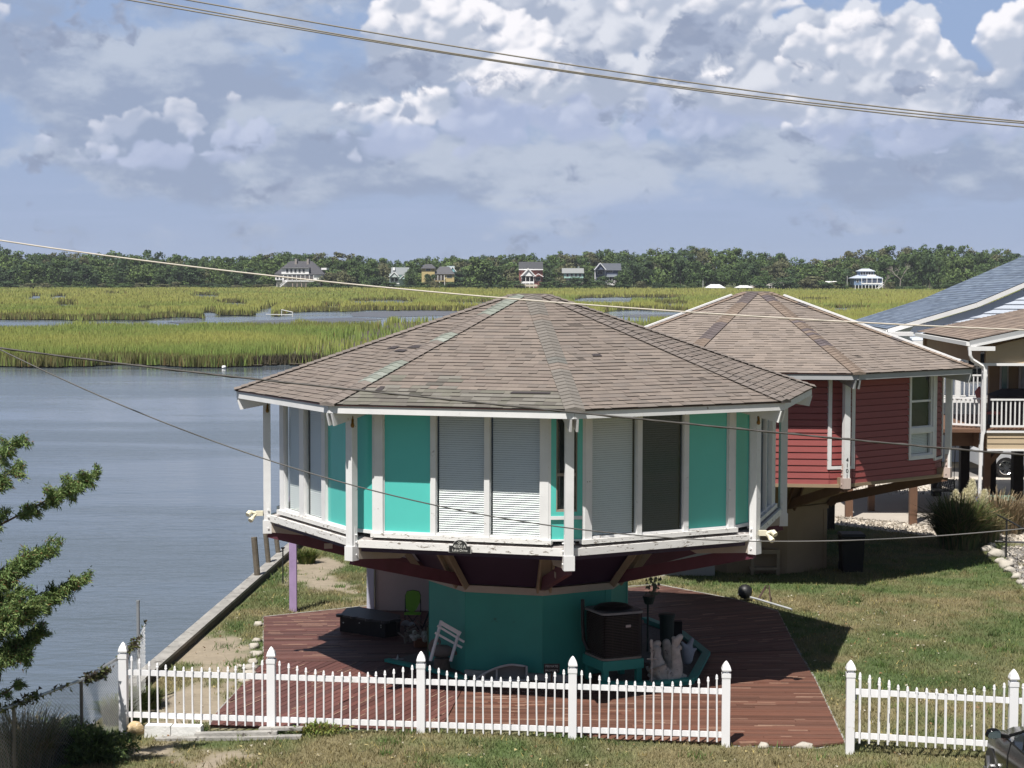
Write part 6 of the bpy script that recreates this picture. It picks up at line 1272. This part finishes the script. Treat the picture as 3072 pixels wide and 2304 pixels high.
# ------------------------------------------------------------------ far shore: houses, trees
FD=900.0; SC=FD/F
def fX(px_): return D(px_,860,FD).x
def fZ(py_): return D(1536,py_,FD).z
GZ0=-.3
FWALL={}
def fm(c): 
    k='far_paint_%d_%d_%d'%tuple(int(x*100) for x in c)
    return M(k,c,.8,.03,.5)
def fhouse(name,label,x0,x1,parts,dep=12,y=FD):
    """parts: (name, kind, px0, px1, pyTop, pyBot, colour, extra)"""
    t=thing(name,label,'house' if 'house' in name or 'cottage' in name or 'mansion' in name else name.replace('_',' '),(fX((x0+x1)/2),y,GZ0)); off=t.location; last=None
    for (nm,kind,a,b,zt,zb,col,ex) in parts:
        mb=MB(off); X0,X1,Z0,Z1=fX(a),fX(b),fZ(zb),fZ(zt); dy=ex if isinstance(ex,(int,float)) else 0
        par=t
        if kind=='box': mb.b2(X0,X1,y+dy,y+dep,Z0,Z1)
        elif kind=='slab': mb.b2(X0,X1,y+dy-.1,y+dy+.4,Z0,Z1); par=last if nm in('pane','shutter') else t
        elif kind=='hip':
            k=(X1-X0)*.28; m_=(y+dy-.8,y+dep+.8); ym=(m_[0]+m_[1])/2; mb.add([(X0,m_[0],Z0),(X1,m_[0],Z0),(X1,m_[1],Z0),(X0,m_[1],Z0),(X0+k,ym,Z1),(X1-k,ym,Z1)],[(0,1,5,4),(1,2,5),(2,3,4,5),(3,0,4),(0,3,2,1)])
        elif kind=='ridge': # ridge parallel to the picture
            m_=(y+dy-.8,y+dep+.8); ym=(m_[0]+m_[1])/2; mb.add([(X0,m_[0],Z0),(X1,m_[0],Z0),(X1,m_[1],Z0),(X0,m_[1],Z0),(X0,ym,Z1),(X1,ym,Z1)],[(0,1,5,4),(1,2,5),(2,3,4,5),(3,0,4),(0,3,2,1)])
        elif kind=='gable': # gable end faces the creek
            m_=(y+dy-.5,y+dep); xm=(X0+X1)/2; mb.add([(X0,m_[0],Z0),(xm,m_[0],Z1),(X1,m_[0],Z0),(X0,m_[1],Z0),(xm,m_[1],Z1),(X1,m_[1],Z0)],[(0,2,1),(0,1,4,3),(1,2,5,4),(3,4,5),(0,3,5,2)])
        elif kind=='rake':
            xm=(X0+X1)/2; yy_=y+dy-.6; mb.beam((X0,yy_,Z0),(xm,yy_,Z1),.3,.45,upv=(0,1,0)); mb.beam((xm,yy_,Z1),(X1,yy_,Z0),.3,.45,upv=(0,1,0))
        elif kind=='cols':
            n_=ex[0]; dy=ex[1]
            for i in range(n_): xx=X0+(X1-X0)*i/(n_-1); mb=MB(off); mb.b2(xx-.12,xx+.12,y+dy-.2,y+dy+.15,Z0,Z1); mb.build(nm,fm(col),t)
            continue
        elif kind=='wins':
            n_,ww,dy=ex; 
            for i in range(n_):
                xx=X0+(X1-X0)*(i+.5)/n_; mb=MB(off); mb.b2(xx-ww/2-.15,xx+ww/2+.15,y+dy-.14,y+dy+.1,Z0-.15,Z1+.15); w_=mb.build('window',fm((.7,.7,.7)),t); mb=MB(off); mb.b2(xx-ww/2,xx+ww/2,y+dy-.2,y+dy-.145,Z0,Z1); mb.build('pane',M('far_glass',(.03,.035,.04),.2),w_)
            continue
        elif kind=='stair':
            for i in range(9): f=i/8; mb.b2(X0+(X1-X0)*f-.3,X0+(X1-X0)*f+.3,y+dy-1.2,y+dy,Z0+(Z1-Z0)*f-.25,Z0+(Z1-Z0)*f)
            mb.beam((X0,y+dy-1.2,Z0+.9),(X1,y+dy-1.2,Z1+.9),.1,.2); mb.beam((X0,y+dy-1.2,Z0+.1),(X1,y+dy-1.2,Z1+.1),.1,.3)
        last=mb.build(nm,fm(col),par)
    return t
W_=(.85,.85,.85); RG=(.06,.06,.07); BK=(.03,.03,.03); BR=(.30,.20,.16)
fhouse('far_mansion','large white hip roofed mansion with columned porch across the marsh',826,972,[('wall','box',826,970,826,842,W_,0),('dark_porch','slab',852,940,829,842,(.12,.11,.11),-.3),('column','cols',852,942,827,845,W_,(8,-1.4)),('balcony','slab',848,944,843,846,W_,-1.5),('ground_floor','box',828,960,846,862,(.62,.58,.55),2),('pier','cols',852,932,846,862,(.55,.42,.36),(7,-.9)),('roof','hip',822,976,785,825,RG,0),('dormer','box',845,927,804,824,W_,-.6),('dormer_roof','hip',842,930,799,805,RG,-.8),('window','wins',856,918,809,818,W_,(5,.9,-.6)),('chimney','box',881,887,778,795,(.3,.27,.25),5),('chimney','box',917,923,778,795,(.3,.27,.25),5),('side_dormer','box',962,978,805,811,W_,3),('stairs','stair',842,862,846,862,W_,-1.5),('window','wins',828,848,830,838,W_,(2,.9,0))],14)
fhouse('far_cottage','small green grey cottage with twin gables half hidden by trees',1165,1228,[('wall','box',1168,1224,822,858,(.40,.50,.48),1),('roof','ridge',1172,1226,803,825,(.20,.22,.23),1),('gable','gable',1167,1199,817,832,(.55,.62,.60),-.5),('gable_trim','rake',1167,1199,817,832,W_,-.6),('gable','gable',1199,1224,826,838,(.45,.60,.58),-.5),('gable_trim','rake',1199,1224,826,838,W_,-.6),('window','wins',1171,1195,835,846,W_,(2,1.4,1)),('porch','slab',1168,1198,850,853,W_,0),('turret','box',1178,1184,803,812,W_,2)],10)
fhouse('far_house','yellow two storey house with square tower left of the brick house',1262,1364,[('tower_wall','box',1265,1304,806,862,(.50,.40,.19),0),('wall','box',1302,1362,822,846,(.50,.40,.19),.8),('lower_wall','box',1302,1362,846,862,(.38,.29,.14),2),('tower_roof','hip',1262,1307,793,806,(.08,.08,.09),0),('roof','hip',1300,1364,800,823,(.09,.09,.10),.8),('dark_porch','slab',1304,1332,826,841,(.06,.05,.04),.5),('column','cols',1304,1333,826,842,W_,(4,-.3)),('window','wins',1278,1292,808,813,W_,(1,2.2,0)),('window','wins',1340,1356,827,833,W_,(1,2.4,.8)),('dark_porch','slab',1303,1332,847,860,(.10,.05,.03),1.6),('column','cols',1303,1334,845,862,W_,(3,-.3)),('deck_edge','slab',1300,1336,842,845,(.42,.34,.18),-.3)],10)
fhouse('far_house','turquoise gabled house rising behind the yellow one',1336,1364,[('wall','box',1338,1364,812,830,(.25,.50,.55),0),('roof','ridge',1336,1360,798,812,(.25,.30,.32),0),('gable','gable',1344,1366,800,816,(.25,.50,.55),-.5),('gable_trim','rake',1344,1366,800,816,W_,-.6)],6,y=FD+16)
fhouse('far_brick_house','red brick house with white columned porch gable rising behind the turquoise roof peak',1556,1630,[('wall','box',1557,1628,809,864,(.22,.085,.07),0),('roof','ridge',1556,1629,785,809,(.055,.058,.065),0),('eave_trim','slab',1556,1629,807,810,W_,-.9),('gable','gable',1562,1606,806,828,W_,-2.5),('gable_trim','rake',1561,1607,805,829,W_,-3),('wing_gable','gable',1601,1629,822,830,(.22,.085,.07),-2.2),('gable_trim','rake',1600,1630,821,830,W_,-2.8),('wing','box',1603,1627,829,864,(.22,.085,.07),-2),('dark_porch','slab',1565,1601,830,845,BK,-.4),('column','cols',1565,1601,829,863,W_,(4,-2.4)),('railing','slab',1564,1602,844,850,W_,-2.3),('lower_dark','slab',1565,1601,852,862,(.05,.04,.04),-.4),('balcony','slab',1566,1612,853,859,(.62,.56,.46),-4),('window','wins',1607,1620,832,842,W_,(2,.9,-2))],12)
fhouse('far_house','mint green house with low grey roof between the brick and navy houses',1686,1752,[('wall','box',1692,1750,818,834,(.38,.58,.52),0),('lower_wall','box',1700,1750,834,853,(.45,.42,.36),1),('roof','ridge',1686,1752,804,819,(.24,.25,.25),0),('window','wins',1696,1746,821,828,W_,(4,1.0,0))],9)
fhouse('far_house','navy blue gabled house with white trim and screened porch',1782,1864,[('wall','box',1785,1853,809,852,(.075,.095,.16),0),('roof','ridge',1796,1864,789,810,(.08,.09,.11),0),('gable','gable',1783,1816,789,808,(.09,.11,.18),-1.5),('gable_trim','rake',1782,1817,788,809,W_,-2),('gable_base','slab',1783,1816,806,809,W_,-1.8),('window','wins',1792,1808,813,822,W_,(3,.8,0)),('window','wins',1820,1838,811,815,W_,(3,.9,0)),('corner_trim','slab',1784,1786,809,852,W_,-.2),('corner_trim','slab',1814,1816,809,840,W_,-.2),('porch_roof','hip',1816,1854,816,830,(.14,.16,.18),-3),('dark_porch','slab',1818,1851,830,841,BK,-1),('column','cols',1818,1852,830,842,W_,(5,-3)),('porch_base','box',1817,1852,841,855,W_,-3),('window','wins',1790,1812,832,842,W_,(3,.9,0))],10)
fhouse('boathouse','dark low boathouse with white roof at the marsh edge',2112,2172,[('wall','box',2116,2170,861,872,(.045,.03,.03),0),('roof','hip',2112,2172,851,862,(.62,.64,.66),0),('post','cols',2118,2168,861,872,(.3,.3,.3),(6,-.4)),('railing','slab',2148,2168,867,872,(.4,.4,.4),-.6)],7,y=FD-8)
fhouse('pavilion','white open pavilion with flat white roof right of the dark boathouse',2203,2256,[('roof','hip',2203,2256,854,861,(.65,.66,.66),0),('wall','box',2212,2248,861,873,(.5,.5,.5),1),('post','cols',2206,2253,860,874,W_,(6,-.4))],7,y=FD-6)
fhouse('trailer','white long trailer parked behind the white pavilion',2254,2290,[('wall','box',2254,2290,852,866,(.6,.58,.54),0),('stripe','slab',2254,2290,858,860,(.3,.2,.15),-.1),('window','wins',2258,2286,853,856,W_,(3,1,0))],4)
fhouse('gazebo','grey roofed gazebo with white columns right of the trailer',2294,2368,[('roof','hip',2294,2368,845,855,(.24,.23,.21),0),('column','cols',2298,2366,853,867,W_,(10,-.4)),('wall','box',2304,2340,855,868,(.25,.17,.13),2)],8,y=FD-2)
fhouse('far_shed','small pale roofed shed among the shrubs left of the blue tiered house',2476,2510,[('wall','box',2480,2508,846,858,(.35,.34,.32),0),('roof','ridge',2476,2510,841,847,W_,0)],5,y=FD-2)
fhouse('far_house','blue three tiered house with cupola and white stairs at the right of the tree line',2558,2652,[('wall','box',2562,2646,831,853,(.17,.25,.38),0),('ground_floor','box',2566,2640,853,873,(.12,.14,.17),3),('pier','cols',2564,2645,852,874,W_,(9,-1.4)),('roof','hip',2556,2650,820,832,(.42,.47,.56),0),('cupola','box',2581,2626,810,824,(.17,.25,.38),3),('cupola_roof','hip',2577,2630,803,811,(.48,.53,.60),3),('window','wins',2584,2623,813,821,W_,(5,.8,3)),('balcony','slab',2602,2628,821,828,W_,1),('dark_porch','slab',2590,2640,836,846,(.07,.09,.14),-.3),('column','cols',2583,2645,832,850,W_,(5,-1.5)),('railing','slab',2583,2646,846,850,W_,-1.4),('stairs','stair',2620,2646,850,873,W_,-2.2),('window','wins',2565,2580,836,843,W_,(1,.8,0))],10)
for x,a,b,l in((2107,840,870,'thin pale utility pole left of the dark boathouse'),(2538,824,857,'thin pale utility pole left of the blue tiered house'),(1736,797,806,'white antenna mast on the mint house ridge')):
    mb=MB(); mb.tube([(fX(x),FD-3,fZ(b)),(fX(x),FD-3,fZ(a))],.14,6); single('utility_pole',mb,fm((.5,.5,.48)),l,'pole')
mb=MB(); P_=[G(x,y,WZ+.1) for x,y in((845,948),(878,951))]; mb.tube([P_[0],P_[0]+Vector((0,0,1.2))],.09,5); mb.tube([P_[1],P_[1]+Vector((0,0,.9))],.09,5); mb.tube([P_[0]+Vector((0,0,1.2)),P_[1]+Vector((0,0,.9))],.09,5); mb.tube([P_[0]+Vector((-3,0,.3)),P_[1]+Vector((0,0,.4))],.08,5); single('broken_dock',mb,fm((.6,.6,.58)),'broken white dock frame standing on the mud in the marsh channel','dock')
# ------------------------------------------------------------------ trees
PROF=[(-300,745),(0,733),(40,752),(60,755),(230,756),(420,752),(640,766),(850,756),(1050,756),(1170,780),(1350,765),(1500,764),(1670,757),(1810,744),(1935,744),(2115,737),(2200,744),(2340,756),(2390,773),(2460,768),(2590,746),(2765,729),(2900,735),(3072,752),(3400,750)]
ptop=lambda x:float(np.interp(x,[a for a,_ in PROF],[b for _,b in PROF]))
FOL=M('far_foliage',attr=True,rough=.85,var=.08,scale=.15,trans=.15)
KIN=[[(0.066, 0.114, 0.033), (0.086, 0.139, 0.04), (0.053, 0.091, 0.031)], [(0.099, 0.154, 0.042), (0.122, 0.176, 0.05), (0.073, 0.117, 0.035)], [(0.125, 0.131, 0.065), (0.146, 0.146, 0.071), (0.093, 0.103, 0.047)], [(0.05, 0.088, 0.033), (0.066, 0.108, 0.039), (0.039, 0.073, 0.031)]]
def crown(seed,w_,h_,kind,n_,z0=.12,leaf=.75,cluster=9):
    q=np.random.default_rng(seed); cs=[];
    for i in range(cluster):
        a=q.uniform(0,6.28); f=q.random(); zz=h_*(z0+.16+(1-z0-.26)*f); rr=w_*.5*(1-.75*abs(f-.38)**1.2)*q.random()**.5*.75; cs.append((rr*np.cos(a),rr*np.sin(a),zz,w_*q.uniform(.16,.27)*(1.1-.35*f)))
    cs=np.array(cs); idx_=q.integers(0,len(cs),n_); c=cs[idx_]; u_=q.normal(size=(n_,3)); u_/=np.linalg.norm(u_,axis=1)[:,None]; r_=c[:,3]*(.45+.6*q.random(n_)**.5)
    P_=c[:,:3]+u_*r_[:,None]*np.array([1,1,.75]); nrm=u_+q.normal(size=u_.shape)*.45; nrm/=np.linalg.norm(nrm,axis=1)[:,None]
    t1=np.cross(nrm,q.normal(size=nrm.shape)); t1/=np.linalg.norm(t1,axis=1)[:,None]; t2=np.cross(nrm,t1); s_=(leaf*(.55+.8*q.random(n_)))[:,None]*.5
    V_=np.stack([P_-t1*s_,P_-t2*s_*.7,P_+t1*s_,P_+t2*s_*.7],1).reshape(-1,3)
    col=np.array(KIN[kind])[q.integers(0,3,n_)]*(.75+.5*q.random((n_,1))); cl_=(.72+.55*q.random(len(cs)))[idx_][:,None]; return V_,np.repeat(col*cl_,4,0)
# wood that reads as one mass: three ranks of overlapping crowns
VV=[];CC=[]; q_=random.Random(21)
for rank,(yd,step,hk) in enumerate(((1010,36,1.0),(985,34,.93),(962,36,.84),(944,34,.6))):
    x=-320
    while x<3420:
        top=ptop(x)+q_.uniform(-4,9)+(0,9,20,44)[rank]; z1=D(x,top,yd).z; h_=z1+.5; w_=q_.uniform(9,14); V_,C_=crown(q_.randint(0,9999),w_,h_*1.02,q_.choice([0,0,1,1,2,3]),1100,z0=-.05 if rank>1 else .1,leaf=1.0,cluster=20); V_[:,0]+=D(x,860,yd).x; V_[:,1]+=yd; VV.append(V_);CC.append(C_); x+=step*q_.uniform(.6,1.25)
o=npmesh('wood',np.concatenate(VV),4,np.concatenate(CC),FOL); tag(o,'dense dark evergreen wood closing the horizon beyond the marsh','wood',kind='stuff')
mb=MB(); mb.add([(-700,1030,-1),(700,1030,-1),(700,1030,8),(-700,1030,8)],[(0,1,2,3)]); 
# individual trees in front of the wood
protos={}
def ftree(kind,wcls,hcls):
    key=(kind,wcls,hcls)
    return key
LB={0:'dark green round crowned tree',1:'mid green bushy tree',2:'olive brown thin leaved tree',3:'very dark dense oak'}
def mk(kind,w_,h_,seed):
    root=bpy.data.objects.new('shore_tree',None); COL.objects.link(root); V_,C_=crown(seed,w_,h_,kind,2200,z0=0,leaf=.75,cluster=18); npmesh('crown',V_,4,C_,FOL,root); mb=MB(); mb.tube([(0,0,-.6),(.1,0,h_*.35),(-.1,.1,h_*.7)],.28,6,r1=.1); mb.tube([(.1,0,h_*.3),(1.2,.3,h_*.6)],.15,5); mb.tube([(.1,0,h_*.33),(-1.3,-.2,h_*.62)],.15,5); mb.build('trunk',M('far_bark',(.10,.085,.07),.9,.2,1),root); return root
PR=[]; 
for k in range(4):
    for v in range(3): r_=mk(k,10,10,100+k*7+v); PR.append((k,r_,[False]))
def put(x,ytop,ybase,wpx,k,yd,q,label,group):
    k_,src,used=q.choice([p for p in PR if p[0]==k]); 
    if not used[0]: r_=src; used[0]=True
    else:
        r_=src.copy(); COL.objects.link(r_)
        for ch in src.children: c_=ch.copy(); COL.objects.link(c_); c_.parent=r_
    X_=D(x,860,yd).x; h_=(ybase-ytop)*yd/F; w_=wpx*yd/F; r_.location=(X_,yd,D(x,ybase,yd).z if yd<895 else GZ0); r_.scale=(w_/10*1.15,w_/10*1.15,h_/10*1.08); r_.rotation_euler=(0,0,q.uniform(0,6.28)); tag(r_,label,'tree',group)
q=random.Random(4); PLC={0:'standing before the wood left of the white mansion',1:'standing between the white mansion and the yellow house',2:'standing between the yellow and the brick house',3:'standing between the brick and the navy house',4:'standing between the navy house and the dark boathouse',5:'standing between the boathouse and the blue tiered house',6:'standing right of the blue tiered house'}
SPAN=[(-180,815,0),(985,1160,1),(1372,1550,2),(1636,1780,3),(1862,2105,4),(2120,2560,5),(2660,3250,6)]
for a,b,g_ in SPAN:
    x=a; i=0
    while x<b:
        k=q.choice([0,0,1,2,3,3]); w_=q.uniform(55,88); dep=q.choice([905,918,932]); tp_=ptop(x)+q.uniform(26,62)+(0 if dep>915 else 12)
        if g_==3: tp_+=14
        put(x,tp_,868,w_,k,dep,q,LB[k]+' '+PLC[g_],'shore trees '+PLC[g_]); x+=w_*q.uniform(.42,.72)
for i,(x,tp_,w_,k,l) in enumerate(((1288,822,46,3,'small dark oak in front of the yellow house tower'),(1030,815,60,2,'olive tree just right of the white mansion'),(1232,812,44,0,'round tree between the green cottage and the yellow house'),(1430,775,110,1,'large rounded tree beyond the yellow house'),(1808,826,66,3,'dark oak hiding the lower left of the navy house'),(1726,829,52,3,'low round oak in front of the mint house'),(2432,830,80,2,'grey green willow like tree right of the gazebo'),(2355,828,70,3,'dark oak behind the gazebo'),(2510,846,60,2,'low grey tree left of the blue tiered house'),(1545,840,60,3,'dark low tree left of the brick house'),(1865,815,56,0,'dark tree touching the right side of the navy house'),(1130,832,70,3,'low dark tree left of the green cottage'))):
    put(x,tp_,870,w_,k,892,q,l,None)
# low shrubs along the marsh edge
x=-150; 
SHL={}
while x<3200:
    if not (2100<x<2265 or 2285<x<2372 or 2550<x<2655 or 1555<x<1625 or 830<x<940):
        h_=q.uniform(10,24); w_=q.uniform(28,60); k=q.choice([0,1,2,3]); l={0:'dark green',1:'mid green',2:'olive',3:'blackish green'}[k]
        gsp=[g_ for a,b,g_ in ((-400,815,0),(815,1160,1),(1160,1550,2),(1550,1780,3),(1780,2105,4),(2105,2560,5),(2560,3500,6)) if a<=x<b][0]
        put(x,868-h_,870+(x/3000)*3,w_,k,888,q,'low '+l+' bush at the marsh edge '+PLC[gsp].replace('standing ',''),'marsh edge bushes '+PLC[gsp].replace('standing ',''))
    x+=q.uniform(22,52)
for k_,r_,u_ in PR:
    if not u_[0]:
        for ch in list(r_.children): bpy.data.objects.remove(ch)
        bpy.data.objects.remove(r_)
# bare grey trees beside the blue house
def bare(x,top,base,label,seed,yd=893):
    q=random.Random(seed); root=thing('bare_tree',label,'tree',(D(x,860,yd).x,yd,GZ0)); mb=MB(); h_=(base-top)*yd/F
    def grow(p,d_,L_,r_,n_):
        e=p+d_*L_; mb.tube([p,(p+e)/2+Vector((q.gauss(0,.1),0,q.gauss(0,.1)))*L_*.3,e],r_,5,r1=r_*.6)
        if n_:
            for i in range(q.choice((2,3))): grow(e,(d_+Vector((q.gauss(0,.5),q.gauss(0,.4),q.uniform(-.1,.4)))).normalized(),L_*q.uniform(.55,.8),r_*.6,n_-1)
    grow(Vector((0,0,0)),Vector((.05,0,1)),h_*.33,.32,5); mb.build('branches',fm((.27,.24,.21)),root)
bare(2700,785,872,'large bare grey tree right of the blue tiered house',3); bare(2652,790,845,'thin bare grey tree touching the blue tiered house',5)
mb=MB(); mb.blobm(tuple(G(672,1101,WZ+.12)),(.22,.2,.14),8,.1,seed=2); single('buoy',mb,VINYL,'tiny white float on the water before the marsh bank','buoy')
# ------------------------------------------------------------------ thin sea air between here and the far trees
HZD=0.00008
if HZD:
    mt=bpy.data.materials.new('haze'); mt.use_nodes=True; t=mt.node_tree; t.nodes.clear(); v=nd(t,'ShaderNodeVolumePrincipled'); v.inputs['Color'].default_value=(.80,.87,1,1); v.inputs['Density'].default_value=HZD; v.inputs['Anisotropy'].default_value=0.0
    ou=nd(t,'ShaderNodeOutputMaterial'); t.links.new(v.outputs[0],ou.inputs['Volume'])
    mb=MB(); mb.b2(-1500,1500,-300,2700,-3.6,40); o=mb.build('haze',mt); tag(o,'thin pale sea haze over the marsh','haze',kind='stuff')
